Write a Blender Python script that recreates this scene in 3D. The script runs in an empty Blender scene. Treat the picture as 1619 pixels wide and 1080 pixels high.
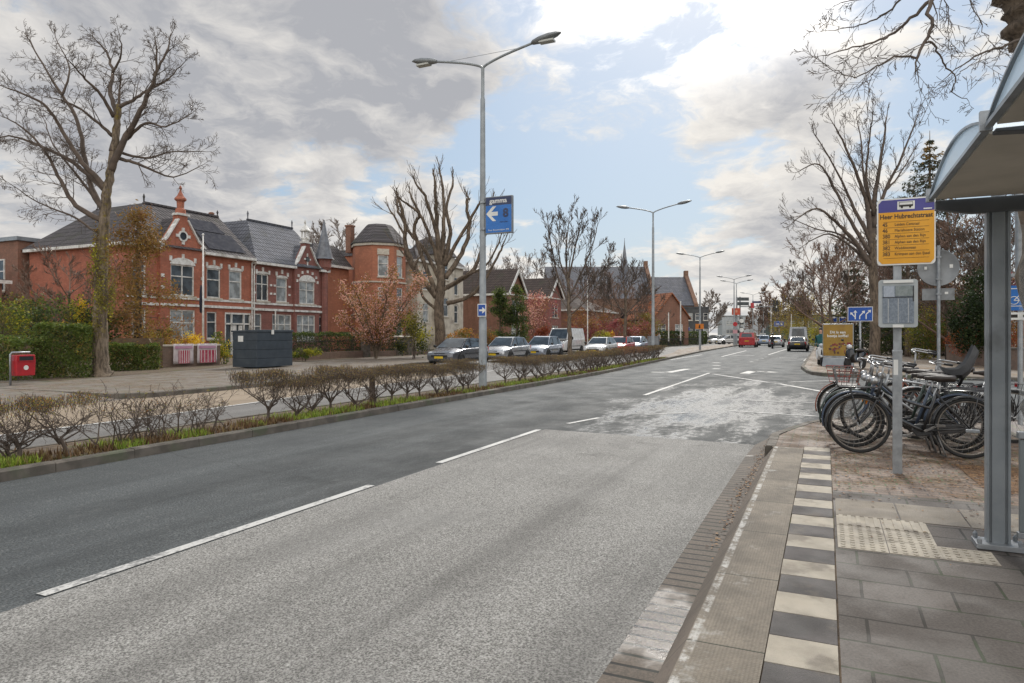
import bpy, math, random
from mathutils import Vector, Matrix
R = math.radians
C = bpy.context.scene.collection
SC = bpy.context.scene

# ---------------------------------------------------------------- camera
cam_d = bpy.data.cameras.new('camera'); cam = bpy.data.objects.new('camera', cam_d); C.objects.link(cam)
cam.location = (0, 0, 1.6); cam.rotation_euler = (R(90), 0, 0)
cam_d.sensor_width = 36; cam_d.lens = 24.015; cam_d.shift_y = -11/1619; cam_d.clip_start = .05; cam_d.clip_end = 3000
SC.camera = cam
SC.view_settings.view_transform = 'Standard'; SC.view_settings.look = 'None'
SC.view_settings.exposure = 0.45; SC.view_settings.gamma = 1
SC.cycles.max_bounces = 6; SC.cycles.transparent_max_bounces = 12
SC.cycles.diffuse_bounces = 3; SC.cycles.glossy_bounces = 3
SC.cycles.sample_clamp_indirect = 4

ROAD = R(90) - math.atan(495.5/1080)             # heading of the street
DS = (math.cos(ROAD), math.sin(ROAD)); DL = (-DS[1], DS[0])
def W(s, l, z=0.0):                               # street frame: s metres along, l metres to the left
    return Vector((s*DS[0]+l*DL[0], s*DS[1]+l*DL[1], z))
def P3(px, py, Y):                                # a photo pixel at depth Y
    return Vector(((px-809.5)*Y/1080, Y, 1.6+(529-py)*Y/1080))

# ---------------------------------------------------------------- sun
SUN_AZ = math.atan2(.29, 1.0); SUN_EL = R(40)     # clockwise from +Y
sd = Vector((math.sin(SUN_AZ)*math.cos(SUN_EL), math.cos(SUN_AZ)*math.cos(SUN_EL), math.sin(SUN_EL)))
sl = bpy.data.lights.new('sun', 'SUN'); sl.energy = 1.9; sl.angle = R(11); sl.color = (1, .95, .87)
so = bpy.data.objects.new('sun', sl); C.objects.link(so); so.rotation_euler = sd.to_track_quat('Z', 'Y').to_euler()

# ---------------------------------------------------------------- node helper
class NT:
    def __init__(s, tree): s.t = tree; s.n = tree.nodes; s.l = tree.links
    def new(s, typ, **kw):
        nd = s.n.new(typ)
        for k, v in kw.items(): setattr(nd, k, v)
        return nd
    def set(s, sock, v):
        if isinstance(v, bpy.types.NodeSocket): s.l.new(v, sock)
        else:
            if hasattr(sock.default_value, '__len__') and hasattr(v, '__len__') and len(sock.default_value) == 4 and len(v) == 3: v = (*v, 1)
            sock.default_value = v
    def math(s, op, a, b=0.0, c=None, clamp=False):
        nd = s.new('ShaderNodeMath', operation=op); nd.use_clamp = clamp
        s.set(nd.inputs[0], a); s.set(nd.inputs[1], b)
        if c is not None: s.set(nd.inputs[2], c)
        return nd.outputs[0]
    def vm(s, op, a, b=(0, 0, 0)):
        nd = s.new('ShaderNodeVectorMath', operation=op); s.set(nd.inputs[0], a)
        if op == 'SCALE': s.set(nd.inputs[3], b)
        else: s.set(nd.inputs[1], b)
        return nd.outputs['Value'] if op in ('DOT_PRODUCT', 'LENGTH', 'DISTANCE') else nd.outputs[0]
    def sep(s, v):
        nd = s.new('ShaderNodeSeparateXYZ'); s.set(nd.inputs[0], v); return nd.outputs
    def com(s, x, y, z):
        nd = s.new('ShaderNodeCombineXYZ')
        for i, v in enumerate((x, y, z)): s.set(nd.inputs[i], v)
        return nd.outputs[0]
    def noise(s, vec, scale, detail=4, rough=.55, dist=0.0, col=False):
        nd = s.new('ShaderNodeTexNoise'); s.set(nd.inputs['Vector'], vec)
        nd.inputs['Scale'].default_value = scale; nd.inputs['Detail'].default_value = detail
        nd.inputs['Roughness'].default_value = rough; nd.inputs['Distortion'].default_value = dist
        return nd.outputs['Color' if col else 'Fac']
    def voro(s, vec, scale, feat='F1', out='Distance'):
        nd = s.new('ShaderNodeTexVoronoi', feature=feat); s.set(nd.inputs['Vector'], vec); nd.inputs['Scale'].default_value = scale
        return nd.outputs[out]
    def rng(s, v, a, b, c=0.0, d=1.0, smooth=True):
        nd = s.new('ShaderNodeMapRange', interpolation_type='SMOOTHSTEP' if smooth else 'LINEAR'); s.set(nd.inputs[0], v)
        for i, x in enumerate((a, b, c, d)): nd.inputs[i+1].default_value = x
        return nd.outputs[0]
    def mix(s, f, a, b, mode='MIX'):
        nd = s.new('ShaderNodeMix', data_type='RGBA', blend_type=mode)
        s.set(nd.inputs[0], f); s.set(nd.inputs[6], a); s.set(nd.inputs[7], b); return nd.outputs[2]
    def brick(s, vec, w, h, mortar=.01, off=.5, c1=(1, 1, 1), c2=(0, 0, 0), cm=(.5, .5, .5), bias=0.0):
        nd = s.new('ShaderNodeTexBrick'); nd.offset = off; s.set(nd.inputs['Vector'], vec)
        nd.inputs['Scale'].default_value = 1; nd.inputs['Brick Width'].default_value = w; nd.inputs['Row Height'].default_value = h
        nd.inputs['Mortar Size'].default_value = mortar; nd.inputs['Mortar Smooth'].default_value = .1; nd.inputs['Bias'].default_value = bias
        s.set(nd.inputs['Color1'], c1); s.set(nd.inputs['Color2'], c2); s.set(nd.inputs['Mortar'], cm)
        return nd.outputs['Color'], nd.outputs['Fac']

# ---------------------------------------------------------------- sky
world = bpy.data.worlds.new('World'); SC.world = world; world.use_nodes = True
g = NT(world.node_tree); g.n.clear()
out = g.new('ShaderNodeOutputWorld')
sky = g.new('ShaderNodeTexSky', sky_type='NISHITA'); sky.sun_disc = False
sky.sun_elevation = SUN_EL; sky.sun_rotation = SUN_AZ; sky.air_density = 1.3; sky.dust_density = 1.5; sky.ozone_density = 1.6
dirv = g.vm('NORMALIZE', g.new('ShaderNodeTexCoord').outputs['Generated'])
dx, dy, dz = g.sep(dirv)
inv = g.math('DIVIDE', 1.0, g.math('ADD', g.math('MAXIMUM', dz, 0.0), .22))
pl = g.com(g.math('MULTIPLY', dx, inv), g.math('MULTIPLY', dy, inv), 0.0)
warp = g.vm('SCALE', g.vm('SUBTRACT', g.noise(pl, 2.6, 4, col=True), (.5, .5, .5)), .35)
plw = g.vm('ADD', pl, warp)
SUNP = (sd.x/(sd.z+.22), sd.y/(sd.z+.22), 0)
tos = g.vm('SCALE', g.vm('NORMALIZE', g.vm('SUBTRACT', SUNP, pl)), .085)
plw2 = g.vm('ADD', plw, tos)
def cloudden(v):
    return g.math('ADD', g.math('MULTIPLY', g.math('SUBTRACT', g.noise(v, 1.5, 2, .5), .5), 1.0), g.math('MULTIPLY', g.math('SUBTRACT', g.noise(v, 4.2, 11, .63), .5), 1.5))
dens = cloudden(plw); dens2 = cloudden(plw2)
def dirpx(px, py):
    return Vector(((px-809.5)/1080, 1, (529-py)/1080)).normalized()
def blob(acc, px, py, rad, wgt):                  # a patch of sky round one direction
    v = dirpx(px, py); c1 = math.cos(rad*1.25/1080); c0 = math.cos(rad*.25/1080)
    dt = g.vm('DOT_PRODUCT', dirv, tuple(v))
    return g.math('ADD', acc, g.rng(dt, c1, c0, 0, wgt))
bias = 0.0
for b in [(150, 40, 420, .30), (480, 60, 340, .22), (60, 300, 240, .14), (640, 200, 150, .10), (430, 200, 160, .16), (560, 110, 160, .16),
          (520, 285, 100, -.34), (430, 290, 80, -.22), (620, 270, 90, -.26),
          (900, 250, 170, -.24), (1230, 250, 60, -.16), (1110, 60, 50, -.12), (1160, 320, 90, -.10), (800, 250, 120, -.14), (1100, 300, 130, -.16), (1010, 350, 120, -.10),
          (1000, 100, 150, .14), (930, 30, 130, .06), (780, 170, 70, .05), (1090, 170, 90, .20), (1150, 240, 70, .14), (700, 165, 60, .14), (620, 345, 110, .14), (1000, 40, 90, -.10), (1190, 90, 60, -.14), (1270, 70, 130, .14), (1230, 170, 150, .15), (1300, 280, 150, .12), (1330, 200, 70, -.08), (1010, 415, 60, .10),
          (1450, 190, 90, -.20), (1420, 100, 110, -.10), (1540, 40, 80, .08), (1560, 190, 80, .14),
          (1160, 370, 110, .16), (1240, 410, 150, .16), (1080, 440, 120, .10), (840, 390, 100, .12), (600, 360, 130, .12), (420, 340, 120, .12)]:
    bias = blob(bias, *b)
bias = g.math('MULTIPLY', bias, .9)
rim = g.math('SUBTRACT', dens, dens2)
dens = g.math('ADD', g.math('ADD', dens, bias), g.rng(dy, 0, -.6, 0, .25))
cov = g.rng(dens, -.10, .24)
grey = 0.0
for b in [(150, 40, 420, .20), (480, 60, 330, .14), (60, 370, 160, .15), (1290, 80, 120, .22), (1230, 130, 70, .1), (1200, 380, 60, .25), (650, 120, 150, .25), (800, 30, 120, .2)]:
    grey = blob(grey, *b)
thick = g.math('MULTIPLY', g.rng(dens, .12, .5), .34)
gf = g.math('SUBTRACT', g.math('ADD', g.math('ADD', thick, grey), .12), g.math('MULTIPLY', rim, 1.35), clamp=True)
ccol = g.mix(g.math('MINIMUM', gf, .92), (.72, .69, .645), (.315, .325, .355))
sund = g.vm('DOT_PRODUCT', dirv, tuple(sd))
glow2 = g.math('POWER', g.rng(sund, math.cos(R(26)), 1.0, 0, 1), 2.0)
cstr = g.math('ADD', .93, g.math('MULTIPLY', glow2, 4.0))
over = g.rng(dz, .50, .95, 0, .55)                # overhead cloud brightened out of frame, added to raise the ambient light
cstr = g.math('ADD', g.math('ADD', cstr, over), g.rng(dy, -.05, -.7, 0, .85))   # extra cloud brightness added behind the camera to lift facades and shadows
bg1 = g.new('ShaderNodeBackground'); bg2 = g.new('ShaderNodeBackground')
hazy = g.mix(g.rng(dz, -.02, .42, .62, .5), sky.outputs[0], (4.3, 6.3, 8.9))
g.set(bg1.inputs[0], hazy); bg1.inputs[1].default_value = .064
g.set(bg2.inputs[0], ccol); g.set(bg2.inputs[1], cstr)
mx = g.new('ShaderNodeMixShader')
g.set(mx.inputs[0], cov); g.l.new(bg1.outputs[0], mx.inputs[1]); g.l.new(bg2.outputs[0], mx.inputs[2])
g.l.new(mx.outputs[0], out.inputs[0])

# ---------------------------------------------------------------- materials
MATS = {}
def matbase(name):
    m = bpy.data.materials.new(name); m.use_nodes = True; t = NT(m.node_tree)
    b = t.n['Principled BSDF']; MATS[name] = m
    return m, t, b
def obco(t): return t.new('ShaderNodeTexCoord').outputs['Object']
def bump(t, b, h, strength=.3, dist=.02):
    nd = t.new('ShaderNodeBump'); nd.inputs['Strength'].default_value = strength; nd.inputs['Distance'].default_value = dist
    t.set(nd.inputs['Height'], h); t.l.new(nd.outputs[0], b.inputs['Normal'])
def mat(name, c1, c2=None, scale=6.0, rough=.6, bmp=0.0, bscale=None, metal=0.0, c3=None, s3=1.0, detail=5, spec=.5, coat=0.0, rvar=.1, lo=.35, hi=.65):
    if name in MATS: return MATS[name]
    m, t, b = matbase(name); co = obco(t)
    c2 = c2 or tuple(x*.8 for x in c1)
    nz = t.noise(co, scale, detail)
    col = t.mix(t.rng(nz, lo, hi), c1, c2)
    if c3: col = t.mix(t.rng(t.noise(co, s3, 5), .52, .68), col, c3)
    t.set(b.inputs['Base Color'], col); b.inputs['Metallic'].default_value = metal
    t.set(b.inputs['Roughness'], t.rng(t.noise(co, scale*.7+1, 3), .3, .7, max(.02, rough-rvar), min(1, rough+rvar)))
    b.inputs['Specular IOR Level'].default_value = spec
    if coat: b.inputs['Coat Weight'].default_value = coat; b.inputs['Coat Roughness'].default_value = .04
    if bmp: bump(t, b, t.noise(co, bscale or scale*3, 6, .65), bmp)
    return m
def leafmat(name, c1, c2, c3=None, k=1.6):
    if name in MATS: return MATS[name]
    m, t, b = matbase(name)
    c1 = tuple(min(.8, x*k) for x in c1); c2 = tuple(min(.8, x*k) for x in c2)
    gi = t.new('ShaderNodeNewGeometry').outputs['Random Per Island']
    col = t.mix(gi, c1, c2)
    if c3: col = t.mix(t.rng(t.noise(obco(t), 2.5, 3), .48, .62), col, c3)
    t.set(b.inputs['Base Color'], col); b.inputs['Roughness'].default_value = .55; b.inputs['Specular IOR Level'].default_value = .3
    tr = t.new('ShaderNodeBsdfTranslucent'); t.set(tr.inputs[0], t.mix(1.0, col, (1.2, 1.15, .8), 'MULTIPLY')); ms = t.new('ShaderNodeMixShader'); ms.inputs[0].default_value = .42
    t.l.new(b.outputs[0], ms.inputs[1]); t.l.new(tr.outputs[0], ms.inputs[2]); t.l.new(ms.outputs[0], t.n['Material Output'].inputs[0])
    return m
def wallco(t):
    x, y, z = t.sep(obco(t)); return t.com(t.math('ADD', x, y), z, 0.0)
def brickmat(name, c1, c2, mort, w=.22, h=.062, ms=.008, wear=(.2, .14, .1)):
    m, t, b = matbase(name); v = wallco(t)
    col, fac = t.brick(v, w, h, ms, .5, c1, c2, mort)
    n1 = t.noise(obco(t), 1.1, 5)
    col = t.mix(t.rng(n1, .45, .72, 0, .55), col, wear)
    x, y, z = t.sep(obco(t)); stk = t.noise(t.com(t.math('ADD', x, y), t.math('MULTIPLY', z, .12), 0.0), 2.6, 5, .6)
    col = t.mix(t.rng(stk, .5, .72, 0, .5), col, tuple(a*.55 for a in c2)); col = t.mix(t.rng(t.noise(obco(t), 5, 4), .52, .7, 0, .35), col, tuple(min(1, a*1.35+.03) for a in c1))
    col = t.mix(t.math('MULTIPLY', t.noise(obco(t), 22, 3), .35), col, tuple(x*.5 for x in c1))
    t.set(b.inputs['Base Color'], col); b.inputs['Roughness'].default_value = .85
    bump(t, b, t.math('SUBTRACT', 1.0, fac), .35, .01)
    return m
def tilemat(name, c1, c2, w=.3, h=.3, moss=(.07, .07, .05)):
    m, t, b = matbase(name); v = wallco(t)
    col, fac = t.brick(v, w, h, .022, .0, c1, c2, tuple(x*.35 for x in c1))
    col = t.mix(t.rng(t.noise(obco(t), .9, 5), .5, .75, 0, .6), col, moss)
    t.set(b.inputs['Base Color'], col); b.inputs['Roughness'].default_value = .8; b.inputs['Specular IOR Level'].default_value = .2
    vx, vy, vz = t.sep(v)
    h2 = t.math('ABSOLUTE', t.math('SINE', t.math('MULTIPLY', vx, math.pi/w)))
    h3 = t.math('FRACT', t.math('DIVIDE', vy, h))
    bump(t, b, t.math('SUBTRACT', h2, h3), .8, .05)
    return m
def plain(name, col, rough=.4, metal=0.0, **kw): return mat(name, col, tuple(x*.86 for x in col), 4.0, rough, metal=metal, **kw)
def glassmat(name, tint=(.03, .035, .04), rough=.05):
    m, t, b = matbase(name); co = obco(t)
    t.set(b.inputs['Base Color'], t.mix(t.rng(t.noise(co, 1.7, 3), .4, .6), tint, tuple(x*1.9 for x in tint)))
    b.inputs['Roughness'].default_value = rough; b.inputs['Specular IOR Level'].default_value = .6
    return m

# ---------------------------------------------------------------- mesh builder
class MB:
    def __init__(s): s.v = []; s.f = []; s.mi = []; s.M = None; s.cur = 0
    def add(s, vs, fs):
        o = len(s.v)
        if s.M is not None: vs = [s.M @ Vector(p) for p in vs]
        s.v.extend(tuple(p) for p in vs); s.f.extend(tuple(i+o for i in f) for f in fs); s.mi.extend([s.cur]*len(fs)); return s
    def m(s, i): s.cur = i; return s
    def box(s, c, d, rz=0.0, taper=1.0):
        x, y, z = d[0]/2, d[1]/2, d[2]/2; vs = []
        for sz, k in ((-1, 1.0), (1, taper)):
            for sx, sy in ((-1, -1), (1, -1), (1, 1), (-1, 1)): vs.append((sx*x*k, sy*y*k, sz*z))
        cr, sr = math.cos(rz), math.sin(rz)
        vs = [(c[0]+a*cr-b*sr, c[1]+a*sr+b*cr, c[2]+e) for a, b, e in vs]
        return s.add(vs, [(3, 2, 1, 0), (4, 5, 6, 7), (0, 1, 5, 4), (1, 2, 6, 5), (2, 3, 7, 6), (3, 0, 4, 7)])
    def bar(s, a, b, w, h=None, up=(0, 0, 1)):             # rectangular bar between points
        a = Vector(a); b = Vector(b); h = h or w; d = (b-a).normalized(); u = Vector(up)
        if abs(d.dot(u)) > .98: u = Vector((1, 0, 0))
        sd_ = d.cross(u).normalized()*w/2; uu = sd_.cross(d).normalized()*h/2
        vs = [p+q for p in (a, b) for q in (-sd_-uu, sd_-uu, sd_+uu, -sd_+uu)]
        return s.add(vs, [(3, 2, 1, 0), (4, 5, 6, 7), (0, 1, 5, 4), (1, 2, 6, 5), (2, 3, 7, 6), (3, 0, 4, 7)])
    def path(s, pts, rad, n=6, cap=True, closed=False):
        pts = [Vector(p) for p in pts]; k = len(pts)
        if not hasattr(rad, '__len__'): rad = [rad]*k
        vs = []; fs = []; u = None
        for i in range(k):
            if closed: d = pts[(i+1) % k]-pts[i-1]
            else: d = pts[min(i+1, k-1)]-pts[max(i-1, 0)]
            if d.length < 1e-9: d = Vector((0, 0, 1))
            d.normalize()
            if u is None: u = d.orthogonal().normalized()
            else:
                u = u-d*u.dot(d)
                u = u.normalized() if u.length > 1e-6 else d.orthogonal().normalized()
            w = d.cross(u)
            for j in range(n):
                a = 2*math.pi*j/n; vs.append(pts[i]+(u*math.cos(a)+w*math.sin(a))*rad[i])
        for i in range(k if closed else k-1):
            i2 = (i+1) % k
            for j in range(n):
                j2 = (j+1) % n; fs.append((i*n+j, i*n+j2, i2*n+j2, i2*n+j))
        if cap and not closed:
            if n > 3 or rad[0] > .02: fs.append(tuple(range(n-1, -1, -1))); fs.append(tuple((k-1)*n+j for j in range(n)))
        return s.add(vs, fs)
    def tube(s, a, b, r0, r1=None, n=8): return s.path([a, b], [r0, r0 if r1 is None else r1], n)
    def lathe(s, prof, n=16, c=(0, 0, 0), rot=0.0):        # prof: (r, z)
        vs = []; fs = []; k = len(prof)
        for r, z in prof:
            for j in range(n):
                a = 2*math.pi*j/n+rot; vs.append((c[0]+r*math.cos(a), c[1]+r*math.sin(a), c[2]+z))
        for i in range(k-1):
            for j in range(n):
                j2 = (j+1) % n; fs.append((i*n+j, i*n+j2, (i+1)*n+j2, (i+1)*n+j))
        fs.append(tuple(range(n-1, -1, -1))); fs.append(tuple((k-1)*n+j for j in range(n)))
        return s.add(vs, fs)
    def prism(s, poly, h0, h1, axis='z'):                  # extrude a 2-D polygon
        n = len(poly)
        def P(p, h): return (p[0], p[1], h) if axis == 'z' else ((p[0], h, p[1]) if axis == 'y' else (h, p[0], p[1]))
        vs = [P(p, h0) for p in poly]+[P(p, h1) for p in poly]
        ar = sum(poly[i][0]*poly[(i+1) % n][1]-poly[(i+1) % n][0]*poly[i][1] for i in range(n))
        flip = (ar < 0) != (axis == 'y')
        if h1 < h0: flip = not flip
        fs = [tuple(range(n-1, -1, -1)), tuple(range(n, 2*n))]+[(i, (i+1) % n, n+(i+1) % n, n+i) for i in range(n)]
        if flip: fs = [f[::-1] for f in fs]
        return s.add(vs, fs)
    def quad(s, a, b, c, d): return s.add([a, b, c, d], [(0, 1, 2, 3)])
    def poly(s, pts): return s.add(pts, [tuple(range(len(pts)))])
    def ball(s, c, r, n=10, k=6):
        rr = r if hasattr(r, '__len__') else (r, r, r)
        vs = [(c[0], c[1], c[2]-rr[2])]; fs = []
        for i in range(1, k):
            p = -math.pi/2+math.pi*i/k
            for j in range(n):
                a = 2*math.pi*j/n; vs.append((c[0]+rr[0]*math.cos(p)*math.cos(a), c[1]+rr[1]*math.cos(p)*math.sin(a), c[2]+rr[2]*math.sin(p)))
        vs.append((c[0], c[1], c[2]+rr[2])); t = len(vs)-1
        for j in range(n):
            j2 = (j+1) % n; fs.append((0, 1+j2, 1+j)); fs.append((t, 1+(k-2)*n+j, 1+(k-2)*n+j2))
            for i in range(k-2): fs.append((1+i*n+j, 1+i*n+j2, 1+(i+1)*n+j2, 1+(i+1)*n+j))
        return s.add(vs, fs)
    def leaf(s, p, sz, rng, asp=1.0, up=0.0):
        p = Vector(p); d = Vector((rng.gauss(0, 1), rng.gauss(0, 1), rng.gauss(0, 1)+up)); d.normalize(); a = d.orthogonal().normalized(); b = d.cross(a)
        t = rng.random()*6.283; a, b = a*math.cos(t)+b*math.sin(t), b*math.cos(t)-a*math.sin(t)
        a = a*sz*.5; b = b*sz*.5*asp
        o = len(s.v); s.v.extend((tuple(p-a), tuple(p+b*.8), tuple(p+a), tuple(p-b*.8))); s.f.append((o, o+1, o+2, o+3)); s.mi.append(s.cur)
    def mesh(s, name, mats, smooth=False):
        me = bpy.data.meshes.new(name); me.from_pydata(s.v, [], s.f)
        for mm in (mats if isinstance(mats, (list, tuple)) else [mats]): me.materials.append(mm)
        if any(s.mi): me.polygons.foreach_set('material_index', s.mi)
        if smooth:
            me.polygons.foreach_set('use_smooth', [True]*len(s.f))
            if smooth != True: me.set_sharp_from_angle(angle=R(smooth))
        me.update(); return me
    def build(s, name, mats, parent=None, smooth=False, bevel=0.0):
        o = bpy.data.objects.new(name, s.mesh(name, mats, smooth)); C.objects.link(o)
        if parent: o.parent = parent
        if bevel:
            b = o.modifiers.new('bevel', 'BEVEL'); b.width = bevel; b.segments = 2; b.limit_method = 'ANGLE'; b.angle_limit = R(35)
        return o
def each_box(mb, name, m, parent):                         # every block of trim its own part
    for i in range(0, len(mb.v), 8):
        q = MB(); q.v = mb.v[i:i+8]; q.f = [(3, 2, 1, 0), (4, 5, 6, 7), (0, 1, 5, 4), (1, 2, 6, 5), (2, 3, 7, 6), (3, 0, 4, 7)]; q.mi = [0]*6; q.build(name, m, parent)
def tag(o, label=None, cat=None, group=None, kind=None):
    if label: o['label'] = label
    if cat: o['category'] = cat
    if group: o['group'] = group
    if kind: o['kind'] = kind
    return o
def thing(name, label, cat, loc=(0, 0, 0), rz=0.0, group=None):
    o = bpy.data.objects.new(name, None); C.objects.link(o); o.empty_display_size = .2
    o.location = loc; o.rotation_euler = (0, 0, rz); return tag(o, label, cat, group)
def dup(root, loc, rz, label=None, group=None, scale=None):
    r = root.copy(); C.objects.link(r); r.location = loc; r.rotation_euler = (0, 0, rz)
    if label: r['label'] = label
    if group: r['group'] = group
    if scale: r.scale = scale
    for ch in list(root.children):
        c = ch.copy(); C.objects.link(c); c.parent = r
        for gch in list(ch.children):
            d = gch.copy(); C.objects.link(d); d.parent = c
    return r
def ground(name, mb, m, kind='structure', smooth=False):   # sheets laid in the street frame
    o = mb.build(name, m, None, smooth); o.rotation_euler = (0, 0, ROAD); o['kind'] = kind; return o
def text(name, body, size, m, parent, loc, rot, ext=.002, align='CENTER', sx=1.0, bold=0.0):
    c = bpy.data.curves.new(name, 'FONT'); c.body = body; c.size = size; c.extrude = ext; c.align_x = align; c.align_y = 'CENTER'; c.offset = bold; c.resolution_u = 2
    t = bpy.data.objects.new(name, c); C.objects.link(t)
    dg = bpy.context.evaluated_depsgraph_get()
    me = bpy.data.meshes.new_from_object(t.evaluated_get(dg)); bpy.data.objects.remove(t)
    o = bpy.data.objects.new(name, me); C.objects.link(o); me.materials.clear(); me.materials.append(m)
    if parent: o.parent = parent
    o.location = loc; o.rotation_euler = rot; o.scale = (sx, 1, 1); return o
# ---------------------------------------------------------------- setting: ground, roads, kerbs, markings
def SLof(px, py, z=0.0):
    Y = 1080*(1.6-z)/(py-529); X = (px-809.5)*Y/1080
    return X*DS[0]+Y*DS[1], X*DL[0]+Y*DL[1]

def asphalt(name, c1, c2, grain, speck, rough, wet=None, light=(.3, .3, .29), patch=(.1, .1, .1), crack=False):
    m, t, b = matbase(name); co = obco(t)
    n = t.noise(co, grain, 3, .7)
    col = t.mix(t.rng(n, .36, .64), c1, c2)
    col = t.mix(t.rng(t.voro(co, grain*.9, out='Color'), .72, .95, 0, speck), col, light)
    col = t.mix(t.rng(t.noise(co, .45, 5, .6), .48, .72, 0, .55), col, patch)
    x, y, z = t.sep(co)
    tr = t.noise(t.com(t.math('MULTIPLY', x, .06), t.math('MULTIPLY', y, 1.3), 0.0), 1.0, 4)     # wheel tracks and old wear along the lane
    col = t.mix(t.rng(tr, .42, .66, 0, .5), col, tuple(a*.85 for a in c1))
    st_ = t.noise(t.vm('ADD', co, (7.3, 2.1, 0)), .9, 7, .72, .4); col = t.mix(t.rng(st_, .56, .74, 0, .42), col, tuple(a*.6 for a in c1)); col = t.mix(t.rng(t.noise(t.vm('ADD', co, (1.3, 9.1, 0)), .7, 6, .7), .58, .74, 0, .3), col, light)
    if crack:
        crk = t.voro(t.vm('ADD', co, t.vm('SCALE', t.noise(co, .9, 4, col=True), .8)), .16, 'DISTANCE_TO_EDGE')
        col = t.mix(t.rng(crk, .001, .003, .3, 0), col, (.03, .03, .03))
    rg = t.rng(t.noise(co, 1.2, 5), .3, .7, rough-.08, rough+.1)
    if wet:
        cs, cl, rs, rl = wet
        ex = t.math('DIVIDE', t.math('SUBTRACT', x, cs), rs); ey = t.math('DIVIDE', t.math('SUBTRACT', y, cl), rl)
        rad = t.math('SQRT', t.math('ADD', t.math('MULTIPLY', ex, ex), t.math('MULTIPLY', ey, ey)))
        wn = t.noise(t.com(t.math('MULTIPLY', x, .35), t.math('MULTIPLY', y, 1.5), 0.0), 1.0, 6, .6, .2)
        wm = t.math('ADD', t.math('MULTIPLY', t.math('SUBTRACT', 1.0, rad), .55), t.math('MULTIPLY', t.math('SUBTRACT', wn, .5), 1.5))
        wm = t.math('ADD', wm, t.math('MULTIPLY', t.math('SUBTRACT', t.noise(t.com(t.math('MULTIPLY', x, 3.0), t.math('MULTIPLY', y, 5.0), 0.0), 1.6, 6, .7), .5), 1.1))
        wm = t.math('ADD', wm, t.math('MULTIPLY', t.math('SUBTRACT', n, .5), -.9))
        wmask = t.rng(wm, .02, .60); damp = t.rng(wm, -.75, .05)
        rg = t.mix(wmask, rg, (.17, .17, .17)); col = t.mix(t.math('MULTIPLY', damp, .7), col, tuple(a*.55 for a in c1))
        bst = t.rng(wmask, 0, 1, .55, .05)
    else: bst = .55
    t.set(b.inputs['Base Color'], col); t.set(b.inputs['Roughness'], rg); b.inputs['Specular IOR Level'].default_value = .2
    if wet: t.set(b.inputs['Specular IOR Level'], t.rng(wmask, 0, 1, .2, .75))
    nd = t.new('ShaderNodeBump'); nd.inputs['Distance'].default_value = .012; t.set(nd.inputs['Strength'], bst); t.set(nd.inputs['Height'], n); t.l.new(nd.outputs[0], b.inputs['Normal'])
    return m
m_road = asphalt('asphalt', (.048, .0525, .054), (.125, .135, .138), 60, .45, .7, (16.2, 2.3, 8.5, 2.3), (.24, .24, .23), (.062, .066, .07), True)
m_bay = asphalt('pale_asphalt', (.095, .091, .085), (.36, .35, .328), 88, .5, .78, None, (.55, .54, .51), (.215, .21, .2))
m_lane = asphalt('worn_asphalt', (.13, .125, .118), (.24, .23, .22), 40, .3, .7, None, (.3, .3, .28), (.15, .145, .14))
m_buff = asphalt('buff_asphalt', (.23, .18, .13), (.36, .29, .215), 40, .3, .75, None, (.4, .34, .26), (.22, .175, .13))
m_paint, t, b = matbase('road_paint'); co = obco(t)
pw = t.math('ADD', t.math('MULTIPLY', t.noise(co, 22, 6, .7), .6), t.math('MULTIPLY', t.noise(co, 2.2, 4), .5))
t.set(b.inputs['Base Color'], t.mix(t.rng(pw, .54, .68, 0, .85), t.mix(t.noise(co, 3, 4), (.6, .59, .56), (.42, .415, .4)), (.13, .13, .128))); b.inputs['Roughness'].default_value = .65; bump(t, b, t.noise(co, 70, 3), .3, .01)
m_wornpaint = mat('worn_road_paint', (.42, .415, .4), (.2, .205, .205), 6, .6, .2, 60)

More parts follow.
